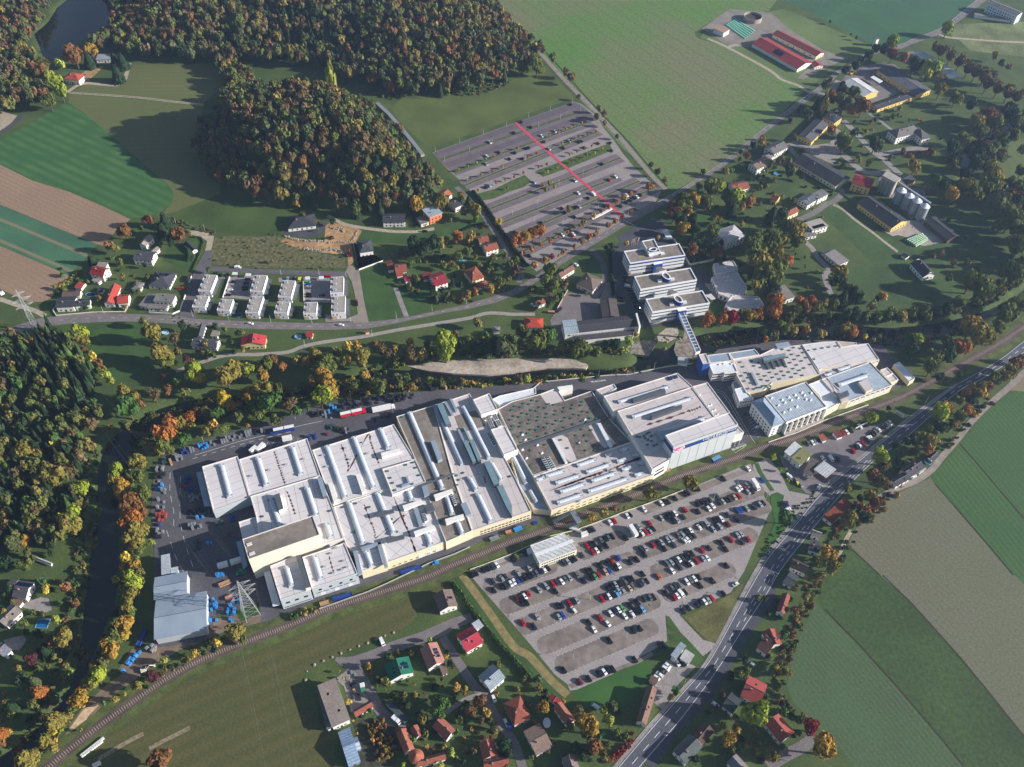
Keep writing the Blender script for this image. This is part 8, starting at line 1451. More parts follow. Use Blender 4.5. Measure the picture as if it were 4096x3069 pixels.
cars('in the upper lot near rows', HU, 't21 573,12,w 705,22,wV 658,55,k 990,32,w 1080,45,w 1060,55,k 1110,28,k 1030,78,n 990,95,k 940,125,v 1070,150,g 890,75,k 540,220,k 430,145,k 455,180,k 580,130,s 550,135,k 255,268,k 800,125,k 435,372,w 500,335,k 520,378,r 530,366,w 570,348,g 660,400,w 705,375,k 150,555,k 25,352,v')
cars('beside the office slabs', 't21 920 940 980 950', 't21 935,912,k 945,943,k 985,770,k 975,740,k 1000,818,wV 1020,850,k 1030,878,n 1045,910,k 1055,935,k 1065,955,k 1085,990,v 1095,1008,k 1115,1045,k'); cars('near the offices road', 't21 535 622 570 642', 't21 552,631,w 1350,92,w 180,980,w'); cars('on the inner works road', 't22 1995 265 2045 255', 't22 2020,258,v 2125,378,w')
CARS.sort(key=lambda t: t[0]); NONE = 320; labs = []
for dp, x, y, h, c, kind, zone in CARS[:NONE]:
 e = tag(empty('parked_car' if 'road' not in zone else 'car', (x, y, .13), h), None, 'van' if kind == 'van' else 'car', 'cars '+zone)
 if kind == 'van': e.name = 'van'
 o = bpy.data.objects.new('body', CARM[kind][0]); COL.objects.link(o); o.parent = e; o.material_slots[0].link = 'OBJECT'; o.material_slots[0].material = PAINT[c]
 o = bpy.data.objects.new('window', CARM[kind][1]); COL.objects.link(o); o.parent = e
 labs.append((e, '%s %s %s' % (CC[c][1], {'van': 'van', 'estate': 'estate car', 'hatch': 'car'}[kind], zone), x/dp))
unique_labels(labs)
if CARS[NONE:]:
 b = MB(); ks = list(PAINT); 
 for dp, x, y, h, c, kind, zone in CARS[NONE:]:
  cs, sn = math.cos(h), math.sin(h)
  for me, off in ((CARM[kind][0], None), (CARM[kind][1], 14)):
   b.add([(x+cs*q.co.x-sn*q.co.y, y+sn*q.co.x+cs*q.co.y, .13+q.co.z) for q in me.vertices], [tuple(p.vertices) for p in me.polygons]); k0 = len(b.m)-len(me.polygons)
   for i, p in enumerate(me.polygons): b.m[k0+i] = (ks.index(c) if p.material_index == 0 else 15) if off is None else off
 tag(b.build('distant_traffic', [PAINT[k] for k in ks]+[M_CGL, M_TYRE]), 'small cars standing in the upper lot far rows', 'cars', kind='stuff')
def lorry(lab, v, x1, y1, x2, y2, boxes, side, top, cabc, name='lorry', cat='lorry', hgt=3.9, cab=True, wd=2.55):
 a = np.array(G(v, x1, y1, 1.5)); c = np.array(G(v, x2, y2, 1.5)); d = c-a; L = np.linalg.norm(d); h = math.atan2(d[1], d[0]); e = tag(empty(name, (*a, .12), h), lab, cat)
 x = 0; n = boxes; Lc = 2.3 if cab else 0; bl = (L-Lc)/n
 for k in range(n): MB().box(x+bl/2, 0, 1.0, bl-.45, wd, hgt-1.0, 0, 0, 1).build('cargo_box', [side, top], e, False); x += bl
 if cab:
  b = MB(); b.add([(L-Lc+.1, -1.2, .5), (L, -1.2, .5), (L, 1.2, .5), (L-Lc+.1, 1.2, .5), (L-Lc+.1, -1.15, 3.1), (L-.35, -1.1, 3.0), (L-.35, 1.1, 3.0), (L-Lc+.1, 1.15, 3.1), (L+.05, -1.2, 1.7), (L+.05, 1.2, 1.7)], [(0, 1, 8, 5, 4), (3, 7, 6, 9, 2), (4, 5, 6, 7), (0, 4, 7, 3), (1, 2, 9, 8), (8, 9, 6, 5)]); b.build('cab', cabc, e, False)
  b = MB(); b.add([(L+.0, -1.0, 1.85), (L+.0, 1.0, 1.85), (L-.28, .95, 2.85), (L-.28, -.95, 2.85)], [(0, 1, 2, 3)]); b.build('windscreen', M_CGL, e, False)
 for wx in ([1.2, 2.4]+([L-1.2] if cab else [])+([bl+1.2] if n > 1 else [])):
  for sy in (-1, 1): MB().tube((wx, sy*1.0, .5), (wx, sy*1.28, .5), .5, None, 10).build('wheel', M_TYRE, e, False)
 return e
TW, TRD, TBL = mat('tarp_white', (222, 222, 222), var=.06, scale=1), mat('tarp_red', (190, 26, 52), var=.05), mat('tarp_blue', (28, 58, 132), var=.05)
lorry('red lorry and trailer with white roofs beside the crates', 't12', 728, 285, 950, 235, 2, TRD, TW, TRD); lorry('blue lorry and trailer with white roofs on the lorry lane', 't12', 335, 385, 120, 428, 2, TBL, TW, TBL); lorry('grey-white articulated lorry passing the crate stacks', 't12', 1003, 240, 1200, 198, 1, TW, TW, TW)
for q in (('h1', 548, 432, 615, 375), ('h1', 612, 420, 690, 345)): lorry('white box trailer parked slanting by the white hall' if q[1] < 600 else 'longer white box trailer parked slanting by the white hall', *q, 1, TW, TW, TW, 'box_trailer', 'trailer', cab=False)
lorry('white open-fronted trailer on the lorry lane bend', 'h1', 865, 300, 965, 280, 1, TW, TW, TW, 'box_trailer', 'trailer', cab=False); lorry('long white box trailer in the railway side row', 'a', 2065, 280, 2185, 465, 1, TW, TW, TW, 'box_trailer', 'trailer', cab=False); lorry('white box truck at the end of the first gravel row', 'b', 1965, 350, 2085, 520, 1, TW, TW, TW, 'box_truck', 'truck')
lorry('grey-white trailer standing in the shaded yard', 't02', 1880, 1590, 1975, 1562, 1, TW, TW, TW, 'box_trailer', 'trailer', cab=False); lorry('pale trailer at the loading canopy of the cream block', 't02', 1990, 1560, 2090, 1525, 1, TW, TW, TW, 'box_trailer', 'trailer', cab=False)
lorry('green container trailer below the cream block', 'z5', 450, 420, 640, 345, 1, mat('tarp_green', (40, 110, 84), var=.1), mat('tarp_green', ()), TW, 'container_trailer', 'trailer', cab=False, hgt=3); lorry('small white delivery truck in the nursery yard', 't13', 1180, 1220, 1245, 1280, 1, TW, TW, TW, 'delivery_truck', 'truck', hgt=3); lorry('white tipper truck with a green load bed', 't13', 930, 1010, 915, 935, 1, mat('load_green', (60, 120, 90), var=.2), mat('load_green', ()), TW, 'tipper_truck', 'truck', hgt=1.9); lorry('blue container on the gravel beside the tall sign block', 'z2', 1240, 1490, 1385, 1425, 1, TBL, mat('container_blue_top', (96, 140, 172), var=.1), TBL, 'freight_container', 'container', cab=False, hgt=3)
lorry('white camper trailer beside the ploughed field', 't01', 0, 890, 38, 872, 1, TW, TW, TW, 'caravan', 'caravan', cab=False, hgt=2.8)
# pylons and lines
M_LAT = mat('lattice_steel', (176, 180, 182), var=.1, rough=.5, metal=.2)
def pylon(lab, v, x, y, hgt, base, rz, arms):
 p = GT(v, x, y); e = tag(empty('lattice_pylon', p, rz), lab, 'pylon'); b = MB(); wd = lambda z: base*(1-z/hgt)**1.15*.5+.18; zs = [0, 5, 9.5, 13.5, 17, 20, 23, 25.5, 28, 30.5, 33, 35.5, hgt]; zs = [z*hgt/zs[-1] for z in zs]
 cn = lambda z: [(sx*wd(z), sy*wd(z), z) for sx, sy in ((-1, -1), (1, -1), (1, 1), (-1, 1))]
 for z0, z1 in zip(zs[:-1], zs[1:]):
  a, c = cn(z0), cn(z1)
  for k in range(4): b.tube(a[k], c[k], .13, None, 4, caps=False); j = (k+1) % 4; b.tube(a[k], c[j], .06, None, 3, caps=False); b.tube(a[j], c[k], .06, None, 3, caps=False); b.tube(c[k], c[j], .06, None, 3, caps=False)
 b.build('mast', M_LAT, e, False); tips = []
 for z, ln in arms:
  b = MB(); w_ = wd(z)
  for s in (-1, 1):
   t = (s*ln, 0, z+.3); tips.append((e, t))
   for sy in (-1, 1): b.tube((s*w_, sy*w_, z), t, .1, None, 4); b.tube((s*w_, sy*w_, z+1.8), t, .1, None, 4)
   for q in (.3, .6): b.tube((s*(w_+(ln-w_)*q), w_*(1-q), z+.1), (s*(w_+(ln-w_)*q), -w_*(1-q), z+1.0-q), .06, None, 3)
  b.build('crossarm', M_LAT, e, False)
  for s in (-1, 1): MB().tube((s*ln, 0, z+.3), (s*ln, 0, z-1.4), .13, None, 6).build('insulator', mat('insulator', (110, 72, 62), var=.1), e, False)
 return e, [(p[0]+t[0]*math.cos(rz), p[1]+t[0]*math.sin(rz), p[2]+t[2]-1.7) for _, t in tips]
pa = GT('z7', 652, 960); pb = GT('z5', 709, 1095); dr = math.atan2(pb[1]-pa[1], pb[0]-pa[0])
_, T1 = pylon('tall lattice pylon beside the village road bend', 'z7', 652, 960, 39.5, 5.0, dr+math.pi/2, ((24, 6), (29.5, 7), (35, 4.5))); _, T2 = pylon('lattice pylon with wide arms in the works yard', 'z5', 709, 1095, 36.5, 8.0, dr+math.pi/2-.15, ((21, 7), (26, 8), (31.5, 6)))
M_WIRE = mat('wire', (112, 114, 118), var=.1, rough=.4)
far_ = G('t13', 300, 1900)
for k in range(6):
 q = np.array(T2[k])+np.array([far_[0]-pb[0], far_[1]-pb[1], 0])*1.1; p2 = (q[0], q[1], T2[k][2]); b = MB()
 for u, w_ in ((T1[k], T2[k]), (T2[k], p2)):
  P = [tuple(np.array(u)*(1-t)+np.array(w_)*t-np.array([0, 0, 22*t*(1-t)])) for t in np.linspace(0, 1, 15)]
  for i in range(14): b.tube(P[i], P[i+1], 0.016, None, 3, caps=False)
 tag(b.build('power_line', M_WIRE), '%s thin power line slung between the two lattice pylons, counted along the arms' % ORD[k], 'power line', 'power lines of the pylons')
# lamps
def lamps(zone, s, hgt, arm=1):
 zs = []; v = None
 for wd_ in s.split():
  if ',' not in wd_: v = wd_; continue
  x, y = map(float, wd_.split(',')); p = GT(v, x, y)
  if not hasattr(lamps, 'm'):
   lamps.m = MB().tube((0, 0, 0), (0, 0, 1), .09, .06, 6).mesh('pole', [M_METW]); lamps.h = MB().box(0, 0, -.1, 1.6, .35, .14).mesh('lamp_head', [M_METD])
  e = tag(empty('street_lamp', p, random.random()*3), None, 'street lamp', 'street lamps '+zone); o = bpy.data.objects.new('pole', lamps.m); COL.objects.link(o); o.parent = e; o.scale = (1, 1, hgt); o = bpy.data.objects.new('lamp_head', lamps.h); COL.objects.link(o); o.parent = e; o.location = (.4, 0, hgt); zs.append((e, 'slim pale street lamp '+zone, p[0]/depth(*p)))
 unique_labels(zs)
lamps('in the big car park', 'd 440,415 1210,1130 2070,775 a 2080,325 1790,1230 1380,1550 b 540,925 1300,690 1700,470 1560,1320 2200,690 c 320,195 740,920 1340,645 e 510,45 350,630 880,425', 7)
lamps('along the village road', 't01 488,1075 900,1055 1670,1080 1980,1115 t11 130,1130 485,1140 820,1128 1215,1098 1522,1032 1820,970 2142,868 t21 1195,100 1000,215', 7); lamps('in the upper car park', 't10 1550,1310 1762,1238 1965,1165 2165,1095 2045,1240 1845,1310 1632,1395 1825,1570 t20 145,1015 330,960 522,890 590,970 418,1030 230,1100 115,1390 612,1510 405,1595 t21 222,110 5,200 190,260 440,275 590,90 745,140', 6); lamps('on the cycle path', 't11 425,1340 1005,1250 t12 820,120 340,310 t02 1765,515 t21 745,1610 1225,1540 990,1600', 7); lamps('along the main road', 't23 1990,190 1480,960 1200,1330 t32 1350,185 500,900 t33 30,60', 8); lamps('on the white terrace streets', 't11 780,740 548,720 218,720 820,1130 t01 1520,275 1770,335', 6)
# stacks and containers in the works yard
ST = {'k': ('black wire crate', (44, 46, 52)), 'b': ('bright blue crate', (58, 140, 206)), 'g': ('grey mesh crate', (126, 132, 138)), 'r': ('rust red crate', (152, 70, 64)), 'v': ('deep blue crate', (36, 66, 140)), 'p': ('purple red crate', (120, 48, 90)), 't': ('pale wooden box', (176, 140, 104)), 'd': ('dark green crate', (52, 76, 74))}
STM = {k: mat('crate_'+k, v[1], var=.3, scale=1.5) for k, v in ST.items()}; zs = []
def crate_mesh(k, n):
 b = MB()
 for i in range(n):
  b.box(0, 0, i*.85+.12, 1.2, 1.9, .62); b.box(-.45, 0, i*.85, .12, 1.9, .12); b.box(.45, 0, i*.85, .12, 1.9, .12); b.box(0, 0, i*.85+.74, 1.28, 1.98, .06)
 return b.mesh('crate_stack', [STM[k]])
CRM = {}
def stack(zone, s, ref, step=(1.6, 2.3), nmax=3):
 """s: groups sheet x,y,colour,rows,columns"""
 v, x1, y1, x2, y2 = ref.split(); a = np.array(G(v, float(x1), float(y1))); c = np.array(G(v, float(x2), float(y2))); d = (c-a)/np.linalg.norm(c-a); n = np.array([-d[1], d[0]]); h = math.atan2(d[1], d[0]); v = None
 for w_ in s.split():
  if ',' not in w_: v = w_; continue
  q = w_.split(','); p0 = np.array(G(v, float(q[0]), float(q[1]))); k = q[2]
  for i in range(int(q[3])):
   for j in range(int(q[4])):
    if random.random() < .45: continue
    p = p0+d*(i-(int(q[3])-1)/2)*step[0]+n*(j-(int(q[4])-1)/2)*step[1]; m_ = random.randint(1, nmax)
    if (k, m_) not in CRM: CRM[k, m_] = crate_mesh(k, m_)
    o = bpy.data.objects.new('crate_stack', CRM[k, m_]); COL.objects.link(o); o.location = (*p, .1); o.rotation_euler = (0, 0, h+random.gauss(0, .08)); tag(o, None, 'crates', 'stacked crates '+zone); zs.append((o, '%s stack %s' % (ST[k][0], zone), p[0]/depth(*p)))
stack('beside the parked red lorry', 't12 520,285,k,3,3 590,270,g,2,3 660,225,b,4,3 720,225,d,2,3 765,195,k,2,3 825,180,k,3,4 870,175,k,2,3 930,145,k,3,4 985,150,k,3,4 1085,140,k,5,3 1170,150,k,3,3 1240,130,k,4,3 1320,120,k,5,2 660,295,g,2,1', 't12 500 300 1380 110')
stack('inside the lorry lane bend', 't12 650,380,d,3,2 630,430,p,2,2 700,400,k,2,2 760,390,k,4,3 790,420,g,2,2 475,475,v,2,2 505,468,v,2,2 1060,310,k,4,2 1150,275,k,3,2', 't12 500 300 1380 110'); stack('along the upper yard kerb', 't02 1435,675,d,3,2 1480,690,t,1,2 1515,645,g,2,3 1560,645,g,2,2 1600,600,v,3,2 1660,575,g,2,2 1760,550,b,4,2 1850,520,g,3,2 1930,500,g,4,2 2010,480,g,3,2 2080,455,g,2,2 2150,440,g,3,2 t12 20,420,k,3,2 60,410,g,2,2 t12 1530,45,k,3,2 1660,40,t,3,1 1760,35,g,4,1', 't02 1440 690 2200 440')
stack('down the riverside yard edge', 't02 1385,745,g,3,2 1390,805,k,4,2 1385,860,g,2,2 1380,905,b,3,2 1400,950,g,3,3 1395,1020,g,3,2 1390,1075,g,3,1 1395,1110,r,4,1 1395,1165,r,4,3 1395,1225,v,2,1 1385,1290,g,3,3 1380,1320,k,2,2', 't02 1340 800 1450 790', (1.7, 2.0)); stack('in the shaded inner yard', 't02 1640,840,v,4,2 1600,895,p,3,2 1660,920,v,3,1 1690,985,g,5,3 1690,1110,k,6,2 1720,1165,b,4,1 1690,1240,g,5,2 1830,1230,d,3,1 1900,1210,d,3,1 2010,1170,v,2,2 1720,1400,d,3,3 1800,1390,b,3,1 1980,1300,p,1,1 1920,1655,b,4,1', 't02 1600 900 1720 870')
stack('beside the works pylon', 'z5 40,880,b,2,3 90,940,b,2,3 60,1010,b,2,2 40,1230,b,4,3 95,1200,b,1,2 320,1000,b,1,4 350,1100,b,1,4 385,1200,b,1,4 385,940,b,2,2 400,1040,b,2,3 200,440,b,4,1 520,870,b,2,2 100,1320,t,2,1 60,1350,t,2,1', 'z5 280 920 400 900'); stack('on the riverside mud yard', 't03 1085,800,b,2,3 1115,765,b,2,3 1145,730,b,2,3 1175,695,b,2,3 1310,635,g,3,2 1300,670,g,2,2 1340,650,t,1,1', 't03 1080 800 1120 820'); stack('along the railway side works road', 't12 1480,1575,b,3,1 1530,1560,b,3,1 1580,1545,b,2,1 a 420,240,v,3,1 500,225,b,2,1', 't12 1450 1590 1580 1540', nmax=2)
stack('in the nursery goods yard', 't13 810,870,g,3,2 840,890,g,3,2 800,920,t,2,2 845,950,k,3,2 830,990,t,2,2 860,1050,k,3,3', 't13 790 880 880 840', nmax=1)
zz = []
for n_, (v, x1, y1, x2, y2, col, lab) in enumerate((('t13', 665, 215, 830, 172, 'v', 'long deep blue skip wagon by the works fence'), ('t13', 555, 262, 640, 238, 't', 'rusty open skip by the works fence'), ('t12', 1250, 1645, 1430, 1590, 'v', 'flat blue skip row beside the railway fence'), ('t12', 2020, 1360, 2105, 1330, 'g', 'grey skip beside the railway'), ('a', 70, 370, 215, 310, 'b', 'bright blue container by the railway footbridge'), ('t12', 2155, 1300, 2215, 1285, 'r', 'orange-red skip by the railway footbridge'), ('z5', 165, 635, 365, 555, 't', 'open rusty skip at the pylon'), ('z5', 275, 860, 410, 805, 'r', 'red steel beam rack at the pylon'), ('z2', 320, 1700, 520, 1640, 't', 'open bin of scrap at the cream hall corner'), ('t21', 1120, 1150, 1135, 1185, 'd', 'green bin at the end of the long dark hall'), ('t21', 385, 1045, 425, 1015, 'k', 'black skip in the grey yard'), ('t21', 310, 1045, 375, 1050, 'r', 'rust red skip in the grey yard'), ('t03', 1195, 620, 1265, 480, 'v', 'long blue-grey pipe rack beside the river hall'))):
 a = np.array(G(v, x1, y1)); c = np.array(G(v, x2, y2)); d = c-a; L = np.linalg.norm(d); h = math.atan2(d[1], d[0]); e = tag(empty('skip', (*((a+c)/2), .1), h), lab, 'skip'); b = MB(); w_, hh = 2.3, 1.7
 V = [(-L/2+.3, -w_/2+.2, 0), (L/2-.3, -w_/2+.2, 0), (L/2-.3, w_/2-.2, 0), (-L/2+.3, w_/2-.2, 0), (-L/2, -w_/2, hh), (L/2, -w_/2, hh), (L/2, w_/2, hh), (-L/2, w_/2, hh)]; b.add(V, [(0, 1, 5, 4), (1, 2, 6, 5), (2, 3, 7, 6), (3, 0, 4, 7)]); b.build('tub', STM[col], e, False); b = MB(); b.add([(x*.97, y*.95, hh*.8+.1*math.sin(i)) for i, (x, y, z) in enumerate(V[4:])], [(0, 1, 2, 3)]); b.build('load', STM['t' if col in 'tr' else col], e, False)
# bales, boulders, pools, walls, signs
def rows(name, cat, lab, grp, me, s, nx_, ny_, z=.1, keep=1, lay_=1, dz=1.1):
 P = [np.array(q) for q in pts(s)]; h = math.atan2(*(P[1]-P[0])[::-1]); q_ = []
 for l in range(lay_):
  for i in range(nx_):
   for j in range(ny_-l):
    if random.random() > keep: continue
    u, w_ = (i+.5)/nx_, (j+.5+l*.5)/ny_; p = P[0]*(1-u)*(1-w_)+P[1]*u*(1-w_)+P[2]*u*w_+P[3]*(1-u)*w_
    o = bpy.data.objects.new(name, me); COL.objects.link(o); o.location = (*p, z+l*dz); o.rotation_euler = (0, 0, h+random.gauss(0, .06)); tag(o, None, cat, grp); q_.append((o, lab, p[0]/depth(*p)))
 unique_labels(q_)
def bale_mesh(c, n): b = MB(); b.tube((-.65, 0, .62), (.65, 0, .62), .62, None, 12); b.tube((-.7, 0, .62), (.7, 0, .62), .5, None, 10); return b.mesh('bale', [mat(n, c, var=.2, scale=1)])
B1, B2, B3 = bale_mesh((112, 186, 166), 'bale_turquoise'), bale_mesh((176, 206, 176), 'bale_pale_green'), MB().box(0, 0, 0, 1.5, 1.1, 1.0).box(0, 0, 1.0, 1.46, 1.06, .06).mesh('bale', [mat('bale_white', (212, 214, 206), var=.1, scale=1)])
rows('silage_bale', 'bale', 'turquoise silage bale stacked between shed and slurry tank', 'turquoise silage bales', B1, 't20 1840,218 1930,168 2105,268 2010,345', 6, 16); rows('silage_bale', 'bale', 'pale green silage bale on the concrete yard', 'pale green silage bales', B2, 'z6 930,1560 1220,1450 1345,1570 1140,1690', 8, 6, lay_=2); rows('wrapped_pallet', 'pallet', 'white wrapped pallet in the double row beside the level crossing', 'white wrapped pallets', B3, 't03 700,1560 905,1395 880,1455 715,1575', 10, 2, keep=1); rows('wrapped_pallet', 'pallet', 'white pallet stack by the dirt track below the railway', 'white wrapped pallets by the track', B3, 't03 800,1640 860,1610 875,1640 820,1660', 3, 2)
BL_ = MB(); _r = np.random.default_rng(3); _q = []; 
for z_, r_ in ((0, .75), (.35, 1.0), (.75, .8), (1.0, .35)): _q += [(r_*(1+.25*_r.normal()*.5)*math.cos(k), r_*(1+.2*_r.normal()*.5)*math.sin(k), z_) for k in np.linspace(0, 5.6, 9)]
BL_.add(_q, [(i*9+k, i*9+(k+1) % 9, i*9+9+(k+1) % 9, i*9+9+k) for i in range(3) for k in range(9)]+[tuple(range(27, 36))]); BL_ = BL_.mesh('boulder', [mat('boulder_stone', (150, 140, 124), var=.3, scale=1)])
def boulders(zone, s, step, sc=1.0, wd_=0, n=1):
 q_ = []
 for p, h in walk(smooth_line(pts(s)), step):
  for _ in range(n):
   q = p+np.array([-math.sin(h), math.cos(h)])*random.uniform(-wd_, wd_); o = bpy.data.objects.new('boulder', BL_); COL.objects.link(o); k = sc*random.uniform(.7, 1.3); o.location = (*q, H1(*q)+.02); o.scale = (k, k*random.uniform(.7, 1.1), k*.8); o.rotation_euler = (0, 0, random.random()*6); tag(o, None, 'boulder', 'boulders '+zone); q_.append((o, 'pale boulder '+zone, q[0]/depth(*q)))
 unique_labels(q_)
boulders('along the dark meadow edge', 't13 430,910 440,830 500,780 610,730 700,690 790,655 880,618 960,590 1030,560 1110,525 1230,485', 5.0, .75); boulders('in the new retaining wall', 't11 250,385 350,415 580,430', 1.5, .9, .8, 2); boulders('in the lower stone row', 't11 420,490 560,505 690,500 760,540', 1.6, .9, 1.2, 2); boulders('in the heap beside the charcoal villa', 't11 640,310 700,320 770,340', 1.8, .9, 1.8, 2); boulders('in the short upper stone wall', 't11 630,440 820,425 870,340', 1.8, .9, .8, 1); boulders('along the river wall below the long hall', 't21 860,1395 960,1375 1040,1350 1060,1290', 2.0, .7, 3, 2); boulders('in the weir', 't21 1260,1260 1350,1310 1450,1250 1520,1330 1570,1430', 4, .9, 5, 2)
def pool(lab, v, x, y, rx, ry, shape='round', z=1.0, water=(60, 140, 176), rim=None):
 p = GT(v, x, y); k = depth(*p)/FPX/VIEWS[v][2]; e = tag(empty('swimming_pool', p), lab, 'pool'); n = 24 if shape == 'round' else 4; r1, r2 = rx*k, ry*k/ .74; o_ = 0 if n == 24 else math.pi/4
 rg = lambda f, zz: [(p[0]+f*r1*math.cos(6.283*i/n+o_), p[1]+f*r2*math.sin(6.283*i/n+o_), p[2]+zz) for i in range(n)]
 b = MB(); b.add(rg(1, 0)+rg(1, z)+rg(.93, z)+rg(.93, z-.3), [(u*n+i, u*n+(i+1) % n, (u+1)*n+(i+1) % n, (u+1)*n+i) for u in range(3) for i in range(n)]); b.build('rim', rim or mat('pool_rim', (116, 160, 196), var=.1), e)
 m, nt, bb = new_mat('pool_water'); bb.inputs['Base Color'].default_value = (*lin(water), 1); bb.inputs['Roughness'].default_value = .08; b = MB(); b.add(rg(.94, z-.25), [tuple(range(n))]); b.build('water', m, e)
pool('round blue-rimmed pool between white terrace blocks', 'z3', 938, 880, 52, 38, water=(40, 54, 62)); pool('round turquoise pool beside the white solar house', 't03', 357, 66, 34, 30, water=(40, 128, 120)); pool('rectangular covered pool in the river gardens', 't03', 370, 420, 75, 44, 'sq', .4, (30, 100, 150)); pool('round white-covered pool beside the taupe house', 't23', 300, 1280, 33, 32, water=(206, 216, 226), rim=M_METW); pool('oval dark pool behind the brown solar roof', 't01', 785, 893, 46, 20, z=.6, water=(30, 40, 60)); pool('round blue pool by the field lane shed', 't32', 1380, 680, 30, 24, water=(40, 56, 70)); pool('long turquoise pool in the lane garden', 't11', 1785, 600, 46, 16, 'sq', .3, (80, 180, 196), M_CONC); pool('pale round pool below the village road', 'z4', 622, 1250, 66, 38, water=(136, 160, 170)); pool('blue round pool beside the rust mill cottage', 't30', 65, 1505, 20, 17, water=(70, 150, 200)); pool('pale round pool by the dark clearing', 't01', 1428, 1220, 30, 20, water=(180, 214, 220))
p = G('t02', 375, 1545); e = house('white plastic garden tunnel greenhouse across the river', 't02', 440, 1580, 312, 1530, 325, 1500, ze=1.4, rise=1.3, roof=(200, 200, 196), wall=M_METW, chim=0, win=0, cat='greenhouse', name='tunnel_greenhouse', door=False, rib=1.2)
def wall(lab, s, h, t, m, name='wall', cat='wall'):
 L = [np.array(q) for q in pts(s)]; a_, c_ = offset_line(L, t); e = tag(empty(name, (*L[0], 0)), lab, cat); MB().prism([tuple(q) for q in a_]+[tuple(q) for q in c_[::-1]], -.3, h, 0, 0).build('wall_body', m, e); a2, c2 = offset_line(L, t+.12); MB().prism([tuple(q) for q in a2]+[tuple(q) for q in c2[::-1]], h, h+.1, 0, 0, True).build('coping', M_EDGE, e)
wall('low stone wall along the village road', 't01 460,1030 490,1078 800,1050 1080,1045 1105,1000', 1.1, .5, mat('stone_wall', (160, 148, 130), var=.3, scale=1)); wall('white wall around the modern white house', 't01 1290,1050 1490,1062 1555,1035 1605,895', 1.2, .3, M_WWHITE); wall('white garden wall above the grass plot', 't11 840,450 890,660 890,680 1100,600', 1.2, .3, M_WWHITE); wall('pale wall along the villa park', 't21 1395,420 1535,640 1740,598', 2.0, .4, M_WCREAM); wall('pale rail wall along the works lane by the river', 't12 250,1650 500,1640 t21 250,1650 560,1620 800,1595 1000,1585 1330,1520 1560,1490', .9, .3, M_CONC); wall('yellow pipe fence above the car park railway side', 'd 0,262 260,170 700,0 a 690,460 1180,345 1230,320 1700,150 2050,10 b 0,825 370,690 805,520', .8, .15, mat('rail_yellow', (196, 196, 140), var=.1), 'fence', 'fence'); wall('grey mesh fence along the works side of the railway', 't13 550,298 970,150 1130,80 t12 1500,1560 1720,1480 1850,1420', 1.4, .06, mat('fence_grey', (132, 136, 138), var=.2), 'fence', 'fence'); wall('white park strip wall inside the upper car park', 't21 690,238 770,200 860,150', .8, 2.2, M_WWHITE); wall('low parapet along the railway below the east halls', 'h6 280,575 560,480 860,350 1269,205', .9, .3, M_CONC); wall('rust edging wall beside the grey yard', 't21 390,1020 480,860', 1.4, .3, mat('rust_wall', (166, 104, 76), var=.2)); wall('white parking court wall between terrace gardens', 'z3 655,575 775,215', 1.2, .3, M_WWHITE); wall('white wall beside the second terrace court', 'z4 718,640 708,300', 1.2, .3, M_WWHITE)
for k, (x, y) in enumerate(((1028, 472), (1045, 468), (1063, 460), (1082, 458))):
 p = G('t21', x, y); e = tag(empty('flagpole', (*p, 0)), ('pale pink flag', 'grey-white flag', 'red flag', 'white flag')[k]+' on a pole behind the rear office slab', 'flag'); MB().tube((*p, 0), (*p, 7.5), .07).build('pole', M_METW, e); b = MB(); b.box(p[0]+.5, p[1], 3.6, 1.1, .06, 3.6); b.build('cloth', mat('flag_%d' % k, ((226, 170, 180), (214, 214, 216), (200, 30, 60), (232, 232, 232))[k], var=.05), e)
p = G('t32', 1125, 290); e = tag(empty('billboard', (*p, 0)), 'white roadside billboard on two posts beside the main road', 'billboard'); b = MB(); b.box(*p, 1.5, 6, .2, 3, -.8); b.build('panel', M_METW, e); b = MB(); b.box(*p, 2.0, 4.2, .3, 1.2, -.8); b.build('picture', M_METB, e); MB().tube((p[0]-1.5, p[1]+1.5, 0), (p[0]-1.5, p[1]+1.5, 2), .12).build('post', M_METD, e)
p = np.array(G('t32', 745, 412)); q = np.array(G('t32', 865, 350)); d = q-p; e = tag(empty('car_showroom_banner', (*p, 0)), 'blue and white banner beam above parked station cars', 'sign'); MB().box(*((p+q)/2), 2.4, np.linalg.norm(d), .3, 1.0, math.atan2(*d[::-1])).build('banner', M_METW, e); MB().box(*((p+q)/2), 2.6, np.linalg.norm(d)*.5, .36, .6, math.atan2(*d[::-1])).build('stripe', M_OBLUE, e)
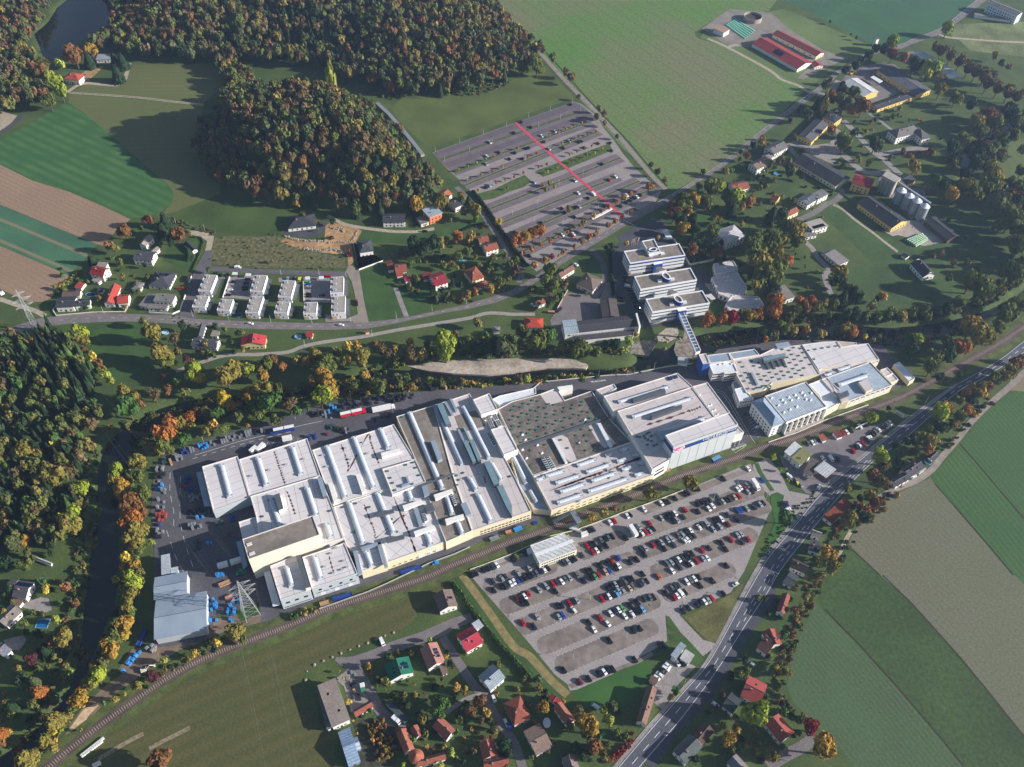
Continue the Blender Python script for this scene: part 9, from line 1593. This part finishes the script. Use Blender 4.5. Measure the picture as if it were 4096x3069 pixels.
def ground_text(txt, v, x, y, x2, y2, size):
 a = np.array(G(v, x, y)); c = np.array(G(v, x2, y2)); d = (c-a)/np.linalg.norm(c-a); o = sign_text(txt, 0, 0, size, M_PAINT, 0, 0, None, a, d, 1, 'road_marking'); o.matrix_basis = Matrix.Translation((*((a+c)/2), .24)) @ Matrix.Rotation(math.atan2(d[1], d[0]), 4, 'Z'); o['kind'] = 'structure'
ground_text('FEUERWEHR', 't21', 705, 1645, 785, 1635, 1.9); ground_text('FEUERWEHR', 'z2', 1635, 1285, 1790, 1225, 2.0)
def digger(lab, v, x, y, rz, c):
 p = GT(v, x, y); e = tag(empty('excavator', p, rz), lab, 'excavator'); m_ = mat('digger_'+lab[:3], c, var=.1)
 for s in (-1, 1): MB().box(0, s*1.1, 0, 3.6, .55, .8).build('track', M_TYRE, e, False)
 MB().box(-.3, 0, .8, 2.8, 2.3, 1.0).build('body', m_, e, False); MB().box(.4, .6, 1.8, 1.4, 1.0, 1.3).build('cab', M_CGL, e, False); b = MB(); b.tube((1.0, -.3, 1.5), (3.4, -.3, 3.8), .25, .2); b.tube((3.4, -.3, 3.8), (5.4, -.3, 1.8), .2, .15); b.box(5.4, -.3, .9, .8, 1.0, .9); b.build('boom', m_, e, False)
digger('red excavator on the bare house plot', 't11', 805, 555, 1.6, (196, 66, 50)); digger('white excavator in the riverside mud yard', 't03', 1250, 825, .5, (206, 204, 196)); digger('yellow loader on the estate yard edge', 't30', 718, 645, .4, (214, 170, 40)); digger('dark digger among the boulders', 't11', 655, 405, 3.6, (80, 74, 60))
unique_labels(zs)
# air
m = bpy.data.materials.new('haze_air'); m.use_nodes = True; nt = m.node_tree; nt.nodes.remove(nt.nodes['Principled BSDF']); v_ = nt.nodes.new('ShaderNodeVolumePrincipled'); v_.inputs['Color'].default_value = (.45, .64, 1.0, 1); v_.inputs['Density'].default_value = HAZE; v_.inputs['Anisotropy'].default_value = .25
nt.links.new(v_.outputs[0], nt.nodes['Material Output'].inputs['Volume'])
b = MB(); b.box(0, 500, -5.0, 2600, 2200, 480); o = b.build('haze', m); o['kind'] = 'stuff'; o['label'] = 'thin blue autumn haze over the whole valley'
